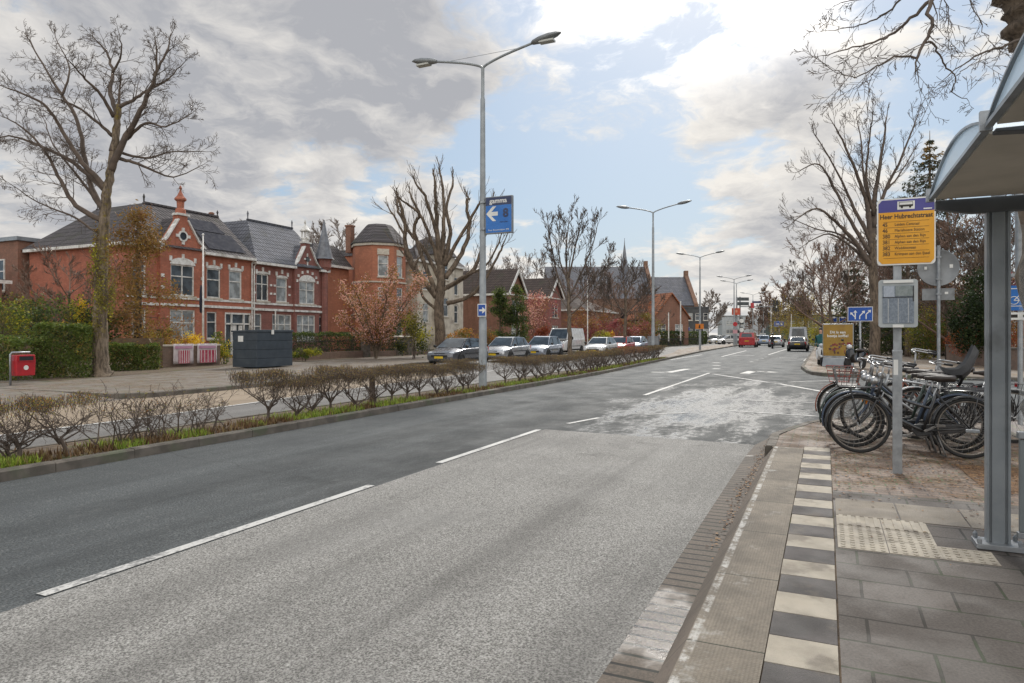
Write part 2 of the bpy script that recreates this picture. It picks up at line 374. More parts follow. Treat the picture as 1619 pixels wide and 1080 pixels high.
def pavmat(name, c1, c2, w, h, mort, ms, off=.5, rough=.75, moss=None, swap=False, leaf=None, grain=70, wetg=False):
    m, t, b = matbase(name); co = obco(t); x, y, z = t.sep(co)
    v = t.com(y, x, 0.0) if swap else co
    wob = t.vm('SCALE', t.vm('SUBTRACT', t.noise(co, 1.5, 2, col=True), (.5, .5, .5)), .03); v = t.vm('ADD', v, wob)
    col, fac = t.brick(v, w, h, ms, off, c1, c2, mort)
    n = t.noise(co, grain, 4, .7)
    col = t.mix(t.rng(n, .4, .75, 0, .5), col, tuple(a*1.7 for a in c1))
    col = t.mix(t.rng(n, .6, .3, 0, .45), col, tuple(a*.4 for a in c1))
    col = t.mix(t.rng(t.noise(co, .9, 6, .65), .5, .72, 0, .5), col, tuple(a*.62 for a in c2))
    gum = t.voro(co, 3.1); col = t.mix(t.rng(gum, .05, .035, 0, .5), col, tuple(a*1.9 for a in c2)); col = t.mix(t.rng(t.voro(t.vm('ADD', co, (3.3, 1.7, 0)), 2.3), .045, .03, 0, .55), col, tuple(a*.4 for a in c1))
    if leaf:
        lf = t.voro(t.vm('ADD', co, t.vm('SCALE', t.noise(co, 9, 3, col=True), .08)), 24, out='Color')
        lm = t.math('MULTIPLY', t.rng(t.noise(co, 1.1, 6, .7), .42, .6), t.rng(lf, .35, .5))
        col = t.mix(lm, col, t.mix(t.rng(lf, .45, .7), leaf, tuple(a*.45 for a in leaf)))
    col = t.mix(fac, col, t.mix(t.rng(t.noise(co, 2.5, 4), .45, .6), mort, (mort[0]*1.2, mort[1]*1.9, mort[2])))
    t.set(b.inputs['Base Color'], col); t.set(b.inputs['Roughness'], t.rng(t.noise(co, 2.2, 5), .35, .65, rough-.15, rough+.1)); b.inputs['Specular IOR Level'].default_value = .35
    if wetg:
        dp = t.vm('DISTANCE', co, (3.75, .84, 0.0)); wm_ = t.rng(t.math('ADD', dp, t.math('MULTIPLY', t.noise(co, 5, 5), .7)), 1.0, .5); wm_ = t.math('MAXIMUM', wm_, t.rng(t.noise(co, 1.1, 3, .5), .62, .7)); t.set(b.inputs['Roughness'], t.rng(wm_, 0, 1, .75, .12))
    hgt = t.math('ADD', t.math('MULTIPLY', fac, -1.0), t.math('MULTIPLY', n, .25)); bump(t, b, hgt, .6, .012)
    return m
m_tile = pavmat('grey_paving', (.075, .064, .056), (.115, .098, .086), .45, .3, (.028, .024, .019), .008, .42, swap=True)
m_klink = pavmat('brick_paving', (.19, .13, .095), (.12, .088, .068), .21, .10, (.07, .055, .045), .008, .5, swap=True, leaf=(.17, .10, .05))
m_gutter = pavmat('gutter_brick', (.12, .094, .072), (.07, .056, .044), 2.0, .115, (.008, .007, .006), .012, 0.0, .45, swap=True, wetg=True)
m_farpav = pavmat('brown_paving', (.2, .165, .14), (.15, .125, .105), .3, .3, (.12, .1, .08), .008, .5, leaf=(.3, .17, .07))
m_cycle = pavmat('cycle_paving', (.22, .185, .17), (.18, .155, .14), .3, .3, (.16, .14, .12), .006, .5)
m_leftpav = pavmat('left_paving', (.2, .17, .145), (.15, .13, .11), .3, .3, (.1, .09, .07), .008, .5, leaf=(.2, .13, .07))
m_soil = mat('soil', (.075, .052, .035), (.15, .105, .065), 9, .95, .8, 40, c3=(.09, .1, .03), s3=1.5)
m_lawn = mat('lawn', (.07, .09, .025), (.12, .1, .05), 3, .95, .8, 60)
m_kerb = mat('kerb_concrete', (.16, .138, .115), (.10, .088, .073), 5, .85, .4, 90, c3=(.1, .11, .07), s3=2)
def slabmat(name, c1, c2, ln, white=None):
    m, t, b = matbase(name); co = obco(t); x, y, z = t.sep(co)
    col = t.mix(t.rng(t.noise(co, 2.3, 7, .7), .35, .66), c1, c2)
    col = t.mix(t.rng(t.noise(co, 60, 3), .45, .7, 0, .5), col, tuple(a*.55 for a in c1))
    fr = t.math('FRACT', t.math('DIVIDE', t.math('ADD', x, 40.22), ln)); jt = t.math('LESS_THAN', t.math('ABSOLUTE', t.math('SUBTRACT', fr, .5)), .006/ln)
    col = t.mix(jt, col, (.05, .05, .035))
    if white:
        wm = t.math('MULTIPLY', t.rng(y, white[0], white[0]+.012), t.rng(y, white[1]+.012, white[1]))
        wm = t.math('MULTIPLY', wm, t.rng(t.noise(co, 9, 9, .8), .45, .6, .0, .55)); col = t.mix(wm, col, (.78, .77, .74))
        pt = t.math('MULTIPLY', t.rng(t.noise(co, 3, 6, .7), .57, .68, 0, .6), t.rng(y, .2, .5)); col = t.mix(pt, col, (.42, .41, .38))
    t.set(b.inputs['Base Color'], col); b.inputs['Roughness'].default_value = .8
    sx = t.math('SINE', t.math('MULTIPLY', t.math('ADD', x, y), 190)); sy = t.math('SINE', t.math('MULTIPLY', t.math('SUBTRACT', x, y), 190))
    bump(t, b, t.math('ADD', t.math('MULTIPLY', sx, sy), t.noise(co, 70, 3)), .5, .006); return m
m_slab = slabmat('kerb_slab', (.24, .205, .16), (.13, .11, .086), 1.0, (.545, .585))
m_slabface = slabmat('kerb_face', (.19, .155, .125), (.12, .1, .08), 1.0)
m_wtile = mat('white_tile', (.46, .41, .33), (.36, .32, .26), 5, .8, .5, 120, c3=(.24, .21, .17), s3=4)
m_dtile = mat('dark_tile', (.105, .094, .09), (.072, .066, .063), 5, .8, .5, 120, c3=(.13, .112, .095), s3=4)
m_ptile = mat('pale_tile', (.26, .225, .18), (.2, .172, .14), 4, .8, .5, 120, c3=(.22, .19, .15), s3=3)

def sheet(name, pts, z, m, kind='structure'):
    mb = MB(); mb.poly([(p[0], p[1], z) for p in pts])
    if sum(pts[i][0]*pts[(i+1) % len(pts)][1]-pts[(i+1) % len(pts)][0]*pts[i][1] for i in range(len(pts))) < 0: mb.f = [f[::-1] for f in mb.f]
    return ground(name, mb, m, kind)
def raised(name, pts, z, m, z0=-.04):
    mb = MB(); mb.prism(pts, z0, z); return ground(name, mb, m)
def kerbline(name, edge, w, z, m, side=1, z0=-.04, ln=1.0):     # kerbstones along a polyline, the joints cut
    mb = MB(); rs = random.Random(7)
    # resample
    pts = [Vector((p[0], p[1], 0)) for p in edge]; out_ = []
    for a, b in zip(pts, pts[1:]):
        n = max(1, round((b-a).length/ln)); out_ += [a.lerp(b, i/n) for i in range(n)]
    out_.append(pts[-1]); N = len(out_)
    def nrm(i):
        d = (out_[min(i+1, N-1)]-out_[max(i-1, 0)]).normalized(); return Vector((-d.y, d.x, 0))*side
    for i in range(N-1):
        d = (out_[i+1]-out_[i]).normalized()*.004; a = out_[i]+d; b = out_[i+1]-d; na, nb = nrm(i), nrm(i+1); zz = z+rs.uniform(-.006, .006); o = rs.uniform(-.006, .006)
        a = a+na*o; b = b+nb*o
        c = .02
        prof = [(0, z0), (.008, zz-c), (.008+c, zz), (w-.004, zz), (w-.004, z0)]
        vs = [tuple(a+na*q[0]+Vector((0, 0, q[1]))) for q in prof]+[tuple(b+nb*q[0]+Vector((0, 0, q[1]))) for q in prof]
        k = len(prof); fs = [(j, j+1, k+j+1, k+j) for j in range(k-1)]+[tuple(range(k))[::-1], tuple(range(k, 2*k))]
        if side > 0: fs = [f[::-1] for f in fs]
        mb.add(vs, fs)
    return ground(name, mb, m)

# one sheet to the horizon
sheet('ground', [(-1500, -1500), (1500, -1500), (1500, 1500), (-1500, 1500)], -.05, m_lawn)
MED = [(-12, 8.12), (20, 8.12), (27.4, 8.22), (42.2, 9.04), (63, 10.18), (100, 11.3), (300, 16)]
RK = [(28.4, -25), (28.35, -1.6), (28.5, -.9), (28.76, .11), (29.6, .5), (30.84, .72), (34.7, 1.05), (118, 1.3), (300, 1.3)]
NK = [(10.6, .75), (11.4, .58), (12.3, .33), (12.95, .02), (13.5, -.5), (13.9, -1.3), (14.05, -2.6), (14.1, -25)]
sheet('road', [(-12, .95), (10.5, .95)]+NK+RK+MED[::-1], 0.0, m_road)
sheet('bus_bay', [(-12, .95), (9.3, .95), (9.9, .93), (10.45, .9), (10.7, 4.30), (-12, 4.30)], .004, m_bay)
sheet('left_road', [(-40, 8.4), (42, 9.2), (63, 10.4), (100, 11.6), (300, 16.2), (300, 24), (100, 18.5), (60, 19), (30, 19.5), (27, 18), (26, 15.8), (-40, 15.5)], -.004, m_lane)
sheet('buff_lane', [(-40, 11.95), (9, 11.95), (16.3, 12.7), (25, 13.3), (26, 15.9), (-40, 15.6)], .0, m_buff)
sheet('gutter', [(-12, .70), (9.86, .72), (10.9, .62), (12.1, .2), (12.5, -.1), (12.9, .1), (12.4, .62), (10.94, .84), (10.45, .92), (9.5, .952), (-12, .952)], .006, m_gutter)
# bus stop kerb: sloped face, slab top, end cut
mb = MB(); K0, K1 = -12, 9.42
mb.m(1).quad((K0, .72, -.02), (K1, .74, -.02), (K1, .60, .16), (K0, .585, .16))
mb.m(0).quad((K0, .585, .16), (K1, .60, .16), (K1, .25, .16), (K0, .25, .16))
mb.m(1).quad((K1, .60, .16), (K1, .74, -.02), (K1+.01, .25, -.02), (K1, .25, .16))
mb.f = [f[::-1] for f in mb.f[:2]]+mb.f[2:]
ground('bus_stop_kerb', mb, [m_slab, m_slabface])
mb = MB(); rs = random.Random(3); s = -4.07
k = 0
while s < 9.35:
    e = .303; z = .159+rs.uniform(-.0025, .0025)
    mb.m(0 if k % 2 == 0 else 1).box((s+e/2, .095+rs.uniform(-.002, .002), z-.05), (e-.006, .298, .1)); s += e; k += 1
ground('striped_paving', mb, [m_wtile, m_dtile])
raised('paving_bed', [(-12, .26), (9.4, .26), (9.4, -2.45), (-12, -2.45)], .147, m_soil)
PAVE = [(-12, -.062), (7.0, -.062), (7.0, -2.4), (-12, -2.4)]
sheet('pavement', PAVE, .156, m_tile)
sheet('brick_pavement', [(7.0, -.062), (9.35, -.062), (9.35, .62), (10.5, .60), (11.3, .44), (12.2, .18), (12.82, -.1), (13.35, -.6), (13.74, -1.35), (13.88, -2.45), (7.0, -2.45)], .1565, m_klink)
raised('brick_pavement_bed', [(9.45, -2.4), (9.45, .6), (10.5, .58), (11.3, .42), (12.2, .16), (12.8, -.12), (13.3, -.62), (13.7, -1.36), (13.84, -2.4)], .14, m_soil)
kerbline('corner_kerb', [(9.44, .72), (10.6, .73), (11.4, .56), (12.3, .3), (12.95, .0), (13.5, -.52), (13.9, -1.32), (14.05, -2.6), (14.1, -7)], .14, .165, m_kerb, -1, ln=.5)
sheet('cycle_path', [(-12, -2.45), (13.9, -2.45), (14.0, -7.0), (-12, -7.0)], .15, m_cycle)
raised('cycle_path_bed', [(-12, -2.46), (13.86, -2.46), (13.96, -7.0), (-12, -7.0)], .14, m_soil)
kerbline('cycle_path_kerb', [(-12, -2.40), (13.8, -2.40)], .1, .17, m_kerb, -1)
# tactile paving and pale tiles by the stop
mb = MB()
for i in range(2):
    mb.m(0).box((5.90, -.075-.31*i-.155, .11), (.296, .304, .1))
    for j in range(5): mb.box((5.90, -.075-.31*i-.035-.06*j, .1625), (.29, .028, .009))
for (s0, l0) in ((5.13, -.075), (5.435, -.075), (5.435, -.385), (5.13, -.385), (5.13, -.69)):
    mb.box((s0+.152, l0-.155, .11), (.298, .304, .1))
    for a in range(5):
        for b_ in range(5): mb.lathe([(.016, 0), (.014, .005), (.007, .006)], 8, (s0+.03+.06*a, l0-.035-.06*b_, .16))
for i in range(3): mb.m(1).box((6.36, -.075-.46*i-.226, .11), (.60, .448, .1))
ground('tactile_paving', mb, [m_wtile, m_ptile])
# median
kerbline('median_kerb', MED, .14, .125, m_kerb, 1)
raised('median', [(-12, 8.255), (20, 8.255), (27.4, 8.35), (42.2, 9.17), (44.5, 9.4), (44.5, 10.0), (42, 9.9), (20, 9.55), (-12, 9.45)], .105, m_soil)
kerbline('median_rear_kerb', [(-12, 9.62), (20, 9.72), (42, 10.05)], .12, .11, m_kerb, -1)
raised('median_paving', [(44.5, 9.4), (63, 10.32), (100, 11.44), (300, 16.1), (300, 18), (110, 13.6), (85, 14.5), (70, 13.6), (58, 11.6), (44.5, 10.0)], .11, m_farpav)
# left pavement, its kerb, gardens
LK = [(11.3, 16.3), (11.55, 15.8), (12.0, 15.55), (14.1, 15.6), (20, 15.9), (25.4, 16.2), (26.6, 16.8), (27.4, 18.4), (28.4, 19.3), (30, 19.6), (60, 19.2)]
# the forecourt rises gently from the lane to the pavement
mb = MB(); mb.quad((-40, 15.62, .003), (11.25, 15.62, .003), (11.25, 18.2, .113), (-40, 18.2, .113)); mb.quad((-40, 18.2, .113), (11.25, 18.2, .113), (11.25, 28, .113), (-40, 28, .113)); ground('left_forecourt', mb, m_leftpav)
raised('left_pavement', [(11.26, 28)]+[(p[0]+.08, p[1]+.12) for p in LK]+[(95, 20.5), (95, 27), (60, 28)], .112, m_leftpav)
kerbline('left_kerb', LK, .14, .13, m_kerb, 1)
sheet('garden_soil', [(-40, 26.3), (95, 26.3), (95, 60), (-40, 60)], .122, m_soil)
sheet('left_bed', [(13.5, 22.3), (22, 24.6), (24.5, 26.3), (13.5, 26.3)], .118, m_soil)
sheet('right_bed', [(7.6, -1.35), (8.95, -1.3), (8.95, -2.36), (7.6, -2.36)], .1605, mat('leaf_bed', (.2, .1, .04), (.09, .055, .03), 30, .95, .9, 50, c3=(.28, .16, .06), s3=14))
# right pavement beyond the side street
raised('right_pavement', [(28.5, -25), (28.45, -1.6), (28.6, -.95), (28.86, .02), (29.65, .4), (30.9, .62), (34.7, .93), (118, 1.18), (300, 1.18), (300, -30)], .12, m_farpav)
kerbline('right_kerb', RK, .14, .135, m_kerb, -1)
# markings
def mark(name, pts, w, m=m_paint, z=.0062):
    mb = MB()
    for (a, b) in zip(pts, pts[1:]):
        a = Vector(a); b = Vector(b); d = (b-a).normalized(); n = Vector((-d.y, d.x))*w/2
        mb.quad((*(a-n), z), (*(b-n), z), (*(b+n), z), (*(a+n), z))
    return ground(name, mb, m)
def markpx(pts, w, m=m_paint): mark('road_marking', [SLof(*p) for p in pts], w, m)
for a, b in ((-6, -3), (-1.6, .9), (2.6, 5.95), (7.34, 10.61)): mark('road_marking', [(a, 4.37), (b, 4.37)], .095)
mark('road_marking', [(17.8, 4.33), (29.2, 4.38)], .11); mark('road_marking', [(11.55, 4.2), (12.6, 3.95)], .09)
mark('road_marking', [(-10, 11.88), (9, 11.88), (16.3, 12.62), (25.1, 13.25), (40, 13.9), (60, 14.6)], .12)
markpx([(1022, 655.6), (1085, 653)], .09, m_wornpaint); markpx([(1155, 650), (1300, 659)], .1, m_wornpaint); markpx([(1178, 633), (1300, 638)], .1, m_wornpaint)
markpx([(1232, 607), (1315, 622)], .15); markpx([(1127, 591.5), (1215, 605)], .15, m_wornpaint); markpx([(1252, 604), (1322, 602)], .15, m_wornpaint)
markpx([(1030, 588.5), (1056, 589.2), (1087, 583.5)], .35); markpx([(1177, 591), (1190, 587)], .4); markpx([(1190, 587.3), (1214, 588)], .28); markpx([(1207, 587.8), (1226, 589)], .5)
for y in (573.5, 578, 583): markpx([(1127, y), (1138.5, y+.3)], .45)
markpx([(1160, 562), (1192, 562.4)], .35); markpx([(1232, 566), (1260, 566.4)], .4)
for x, y in ((1188, 572), (1197, 569.3), (1205, 566.8), (1211, 564.5)): markpx([(x-2.5, y), (x+2.5, y)], .4)
markpx([(1141, 564), (1180, 554.5)], .16); markpx([(1215, 561), (1247, 551)], .16); markpx([(1272, 571), (1284, 560)], .16); markpx([(1060, 569), (1110, 561)], .16, m_wornpaint)
for i in range(5):
    o = mark('road_marking', [(78+2.6*i, 13.2+.1*i), (78+2.6*i, 17.5)], .9, m_paint, .012)
# loose leaves in the gutter and on the brick pavement
rl = random.Random(5); mb = MB()
for i in range(2600):
    if rl.random() < .16: p = (rl.choice((7.5, 8.2, 9.3, 6.2, 10.5))+rl.gauss(0, .5), rl.gauss(.76, .035), .014)
    else:
        p = (rl.gauss(8.6, 1.1), rl.uniform(-2.35, .15), .166)
        if p[0] > 11.5 or (p[1] > -.06 and p[0] < 9.45) : continue
    mb.m(rl.randrange(3)); a = rl.random()*6.28; sz = rl.uniform(.008, .022); c, s_ = math.cos(a)*sz, math.sin(a)*sz
    h = rl.uniform(0, .008)
    mb.add([(p[0]-c, p[1]-s_, p[2]), (p[0]+s_*.6, p[1]-c*.6, p[2]+h), (p[0]+c, p[1]+s_, p[2]+.002), (p[0]-s_*.6, p[1]+c*.6, p[2]+h*.5)], [(0, 1, 2, 3)])
ground('fallen_leaves', mb, [plain('dead_leaf_brown', (.2, .09, .035), .8), plain('dead_leaf_tan', (.3, .17, .07), .8), plain('dead_leaf_dark', (.09, .05, .03), .8)], 'stuff')
# grass and weeds on the median
mb = MB(); rg_ = random.Random(11)
def medl(s): return 8.27+max(0, s-24)*.043
for i in range(22000):
    s = 4+40*rg_.random()**1.7; off = abs(rg_.gauss(0, .32)); l = medl(s)+.03+off
    if l > 9.45+max(0, s-24)*.02: continue
    cl = math.sin(s*2.1)+math.sin(s*5.3+1)+math.sin(s*.7)
    if cl < -.9 and rg_.random() < .75: continue
    mb.m(rg_.choice((0, 0, 1, 2) if cl > -.3 else (2, 3, 3))); h = rg_.uniform(.04, .13); a = rg_.random()*6.28; w = rg_.uniform(.006, .016); ln = rg_.uniform(.02, .06)
    c, s_ = math.cos(a), math.sin(a)
    mb.add([(s-s_*w, l+c*w, .1), (s+s_*w, l-c*w, .1), (s+c*ln, l+s_*ln, .1+h)], [(0, 1, 2)])
ground('grass', mb, [plain('grass_green', (.24, .34, .04), .6), plain('grass_bright', (.36, .44, .05), .6), plain('grass_dry', (.24, .17, .07), .8), plain('grass_brown', (.16, .09, .04), .8)], 'stuff')
# ---------------------------------------------------------------- buildings
m_redbrick = brickmat('red_brick', (.52, .165, .095), (.41, .125, .075), (.26, .17, .13), .22, .07, wear=(.22, .08, .05))
m_brownbrick = brickmat('brown_brick', (.3, .135, .085), (.22, .1, .065), (.22, .17, .14), .22, .07, wear=(.16, .09, .06))
m_orangebrick = brickmat('orange_brick', (.52, .19, .105), (.43, .15, .085), (.27, .18, .13), .22, .07, wear=(.25, .11, .07))
m_purplebrick = brickmat('dark_brick', (.34, .125, .10), (.27, .10, .08), (.2, .15, .13), .22, .07, wear=(.13, .06, .05))
m_slate = tilemat('roof_tile_dark', (.125, .112, .115), (.085, .078, .08))
m_slateb = tilemat('roof_tile_grey', (.17, .175, .2), (.125, .128, .145))
m_browntile = tilemat('roof_tile_brown', (.11, .085, .075), (.075, .06, .055))
m_orangetile = tilemat('roof_tile_orange', (.34, .13, .06), (.25, .09, .045), moss=(.15, .085, .06))
m_white = mat('white_trim', (.8, .79, .76), (.6, .58, .54), 5, .5, c3=(.42, .4, .36), s3=1.8)
m_stone = mat('pale_stone', (.6, .55, .46), (.48, .43, .36), 5, .8, .2)
m_cream = mat('cream_render', (.62, .57, .48), (.52, .47, .39), 2, .8, .1, c3=(.33, .29, .24), s3=.8)
m_lead = mat('lead', (.2, .21, .23), (.14, .145, .16), 4, .45, metal=.3)
m_pane = glassmat('window_glass', (.05, .06, .07)); m_curtain = glassmat('curtained_glass', (.2, .215, .22), .08)
m_darkpane = glassmat('dark_glass', (.012, .014, .018))
m_zinc = mat('zinc', (.36, .38, .4), (.28, .3, .32), 4, .4, metal=.6)
m_panel = plain('solar_glass', (.05, .052, .065), .8, spec=.05)
m_churchwall = brickmat('church_brick', (.27, .15, .095), (.21, .115, .075), (.2, .15, .12), .4, .12, wear=(.15, .09, .07))

def wallgrid(mb, x0, x1, z0, z1, ops, y=0.0, dep=.16):
    xs = sorted({x0, x1, *[q for o in ops for q in o[:2]]}); zs = sorted({z0, z1, *[q for o in ops for q in o[2:4]]})
    for a, b in zip(xs, xs[1:]):
        for c, d in zip(zs, zs[1:]):
            mx_, mz = (a+b)/2, (c+d)/2
            if any(o[0] < mx_ < o[1] and o[2] < mz < o[3] for o in ops): continue
            mb.quad((a, y, c), (b, y, c), (b, y, d), (a, y, d))
    for o in ops:
        a, b, c, d = o[:4]
        mb.quad((a, y, c), (a, y, d), (a, y+dep, d), (a, y+dep, c)); mb.quad((b, y, d), (b, y, c), (b, y+dep, c), (b, y+dep, d))
        mb.quad((a, y, d), (b, y, d), (b, y+dep, d), (a, y+dep, d)); mb.quad((b, y, c), (a, y, c), (a, y+dep, c), (b, y+dep, c))
def window(parent, x0, x1, z0, z1, y=0.0, nx=1, nz=2, arch=0.0, pane=None, M_=None, bars=None, frame=None, fw=.08):
    pane = pane or m_pane; mb = MB(); mb.M = M_; d = .07; yy = y+.09
    mb.box(((x0+x1)/2, yy, z1-fw/2), (x1-x0, d, fw)); mb.box(((x0+x1)/2, yy, z0+fw/2), (x1-x0, d, fw))
    for x in (x0+fw/2, x1-fw/2): mb.box((x, yy, (z0+z1)/2), (fw, d, z1-z0-2*fw))
    zt = z0+(z1-z0)*(.62 if nz == 2 else 1)
    for i in range(1, nx): mb.box((x0+(x1-x0)*i/nx, yy, (z0+z1)/2), (fw*.8, d*.9, z1-z0-2*fw))
    if nz == 2:
        for i in range(nx):
            a = x0+(x1-x0)*i/nx+(fw if i == 0 else fw*.4); b = x0+(x1-x0)*(i+1)/nx-(fw if i == nx-1 else fw*.4)
            mb.box(((a+b)/2, yy, zt), (b-a, d*.9, fw*.8))
    if arch:
        n = 8; w = (x1-x0)/2+.06; pts = [((x0+x1)/2+w*math.cos(math.pi*i/n), z1+.002+arch*math.sin(math.pi*i/n)) for i in range(n+1)]
        mb.prism(pts, y-.03, y+.06, 'y')
    o = mb.build('window', frame or m_white, parent)
    mb = MB(); mb.M = M_; mb.quad((x0+.02, yy+.02, z0+.02), (x1-.02, yy+.02, z0+.02), (x1-.02, yy+.02, z1-.02), (x0+.02, yy+.02, z1-.02)); mb.build('pane', pane, o)
    mb = MB(); mb.M = M_; mb.box(((x0+x1)/2, y-.02, z0-.05), (x1-x0+.16, .16, .1)); mb.build('sill', m_stone, o)
    return o
def keyblocks(mb, x0, x1, z, y=-.03):
    for x in (x0-.02, (x0+x1)/2, x1+.02): mb.box((x, y, z+(.12 if x != (x0+x1)/2 else .3)), (.16, .07, .3))
def finial(mb, x, y, z, h=.6, r=.07):
    mb.lathe([(r*1.5, 0), (r*1.5, h*.12), (r*.6, h*.2), (r*.7, h*.55), (r*1.1, h*.7), (r*.6, h*.85), (.01, h)], 8, (x, y, z))
def house_base(name, label, s, l, z=.12, rz=ROAD): return thing(name, label, 'house', W(s, l, z), rz)

# --- left villa with the big gable
hA = house_base('villa', 'red brick villa with large pointed gable and solar panels behind the big bare tree', 26.1, 36)
ops = [(.3, 1.2, 3.9, 5.9), (.3, 1.2, .9, 3.0), (5.5, 6.6, 3.85, 5.75), (7.3, 8.4, 3.85, 5.75), (5.5, 6.3, 1.2, 2.95), (6.95, 9.2, .1, 2.95)]
GX, GW = 3.5, 1.55
mb = MB(); wallgrid(mb, 0, GX-GW, 0, 6.6, ops[:2]); wallgrid(mb, GX+GW, 9.3, 0, 6.6, ops[2:])
gops = [(GX-.85, GX+.85, 3.85, 5.75), (GX-.9, GX+.9, .9, 3.0)]
wallgrid(mb, GX-GW, GX+GW, 0, 6.6, gops, -.25, .3)
mb.prism([(GX-GW, 6.6), (GX+GW, 6.6), (GX+GW, 6.95), (GX+1.15, 7.2), (GX+.34, 8.45), (GX+.34, 8.75), (GX-.34, 8.75), (GX-.34, 8.45), (GX-1.15, 7.2), (GX-GW, 6.95)], -.25, .2, 'y')
for x in (GX-GW, GX+GW): mb.quad((x, -.25, 0), (x, 0, 0), (x, 0, 6.6), (x, -.25, 6.6))
mb.quad((0, 0, 0), (0, 0, 6.6), (0, 9, 6.6), (0, 9, 0)); mb.quad((9.3, 0, 0), (9.3, 9, 0), (9.3, 9, 6.6), (9.3, 0, 6.6)); mb.quad((0, 9, 0), (0, 9, 6.6), (9.3, 9, 6.6), (9.3, 9, 0))
mb.build('wall', m_redbrick, hA)
mb = MB(); E_ = 6.72
a, b, c, d = (-.35, -.4, E_), (9.3, -.4, E_), (9.3, 9.3, E_), (-.35, 9.3, E_); t0, t1, t2, t3 = (2.9, 2.5, 9.65), (8.7, 2.5, 9.65), (8.7, 7.2, 9.65), (3.1, 7.2, 9.65)
mb.quad(a, b, t1, t0); mb.quad(d, a, t0, t3); mb.quad(c, d, t3, t2); mb.quad(b, c, t2, t1); mb.quad(t0, t1, t2, t3); mb.quad(d, c, b, a)
mb.quad((GX-1.3, .1, 6.9), (GX, .1, 8.65), (GX, 2.0, 8.7), (GX-1.3, 1.0, 6.9)); mb.quad((GX, .1, 8.65), (GX+1.3, .1, 6.9), (GX+1.3, 1.0, 6.9), (GX, 2.0, 8.7))
rf = mb.build('roof', m_slate, hA)
for q in ((2.95, 2.5, 9.6, .65), (8.6, 2.5, 9.6, .55), (3.1, 7.1, 9.6, .5)): mb = MB(); finial(mb, *q); mb.build('finial', m_slate, rf)
mb = MB()
for i in range(20): mb.box((3.1+.285*i, 2.5, 9.7), (.26, .16, .12))
mb.build('ridge', m_slate, rf)
mb = MB(); n_ = (Vector(b)-Vector(a)).cross(Vector(t0)-Vector(a)).normalized()
def onroof(x, f): return Vector((x, -.4+2.9*f, E_+2.93*f))+n_*.06
mb.quad(onroof(5.5, .08), onroof(8.6, .08), onroof(8.4, .5), onroof(5.5, .5)); mb.quad(onroof(5.5, .52), onroof(8.0, .52), onroof(7.6, .8), onroof(5.5, .8)); mb.build('solar_panel', m_panel, hA)
mb = MB()
for x0, x1 in ((-.1, GX-GW), (GX+GW, 9.3)):
    mb.box(((x0+x1)/2, -.22, 6.63), (x1-x0, .44, .17)); mb.box(((x0+x1)/2, -.03, 3.7), (x1-x0, .08, .14)); mb.box(((x0+x1)/2, -.06, 3.28), (x1-x0, .14, .16))
for z in (3.7, 3.28): mb.box((GX, -.29, z), (2*GW, .1, .14))
mb.box((-.2, 4.5, 6.63), (.4, 9.0, .17)); each_box(mb, 'cornice', m_white, hA); mb = MB()
for (x0, x1) in ((5.5, 6.6), (7.3, 8.4)): keyblocks(mb, x0, x1, 5.85)
keyblocks(mb, GX-.85, GX+.85, 5.95, -.28)
for sx in (-1, 1):
    for z in (4.3, 5.0, 6.9): mb.box((GX+sx*1.42, -.28, z), (.2, .07, .2))
each_box(mb, 'keystone', m_white, hA); mb = MB()
for sx in (-1, 1):
    mb.bar((GX+sx*GW*1.05, -.2, 6.9), (GX+sx*1.15, -.2, 7.25), .34, .09); mb.bar((GX+sx*1.15, -.2, 7.25), (GX+sx*.34, -.2, 8.5), .34, .08)
mb.box((GX, -.1, 8.82), (.9, .5, .13))
mb.M = Matrix.Translation((GX, -.25, 7.5)) @ Matrix.Rotation(R(90), 4, 'X'); mb.lathe([(.34, 0), (.34, .06), (.24, .06), (.24, 0)], 20)
for k in range(4): mb.box((.42*math.cos(k*math.pi/2), .42*math.sin(k*math.pi/2), .03), (.18, .18, .08), 0)
mb.M = None; mb.build('gable_coping', m_white, hA)
mb = MB(); mb.M = Matrix.Translation((GX, -.27, 7.5)) @ Matrix.Rotation(R(90), 4, 'X'); mb.lathe([(.0, 0), (.25, .0), (.25, .03), (0, .03)], 20); mb.build('round_window', m_darkpane, hA)
mb = MB(); mb.lathe([(.3, 0), (.3, .25), (.2, .35), (.22, .75), (.34, .85), (.34, .95), (.2, 1.1), (.08, 1.35), (.05, 1.5), (.1, 1.58), (.02, 1.75)], 10, (GX, -.05, 8.87)); mb.build('gable_pinnacle', m_redbrick, hA)
for i, o in enumerate(ops[:5]): window(hA, *o, nx=1, arch=.22 if o[2] > 3 else 0, pane=(m_pane, m_curtain)[i % 2])
window(hA, *gops[0], y=-.25, nx=2, arch=.42); window(hA, *gops[1], y=-.25, nx=2, nz=2, pane=m_curtain)
mb = MB(); x0, x1 = 6.95, 9.2
mb.box(((x0+x1)/2, .06, 2.89), (x1-x0, .1, .12)); mb.box(((x0+x1)/2, .06, 2.2), (x1-x0, .1, .1))
for x in (7.0, 7.55, 8.6, 9.15): mb.box((x, .06, 1.5), (.1, .1, 2.7))
for x in (7.83, 8.33): mb.box((x, .09, .75), (.44, .05, 1.3)); mb.box((x, .08, 1.85), (.3, .05, .5))
dr = mb.build('front_door', m_white, hA); mb = MB(); mb.quad((x0, .14, .1), (x1, .14, .1), (x1, .14, 2.9), (x0, .14, 2.9)); mb.build('pane', m_pane, dr)
for x in (GX+GW+.12, 9.22):
    mb = MB(); mb.path([(x, -.08, 0), (x, -.08, 6.4), (x, -.3, 6.62)], .05, 8); mb.build('downpipe', m_white, hA)

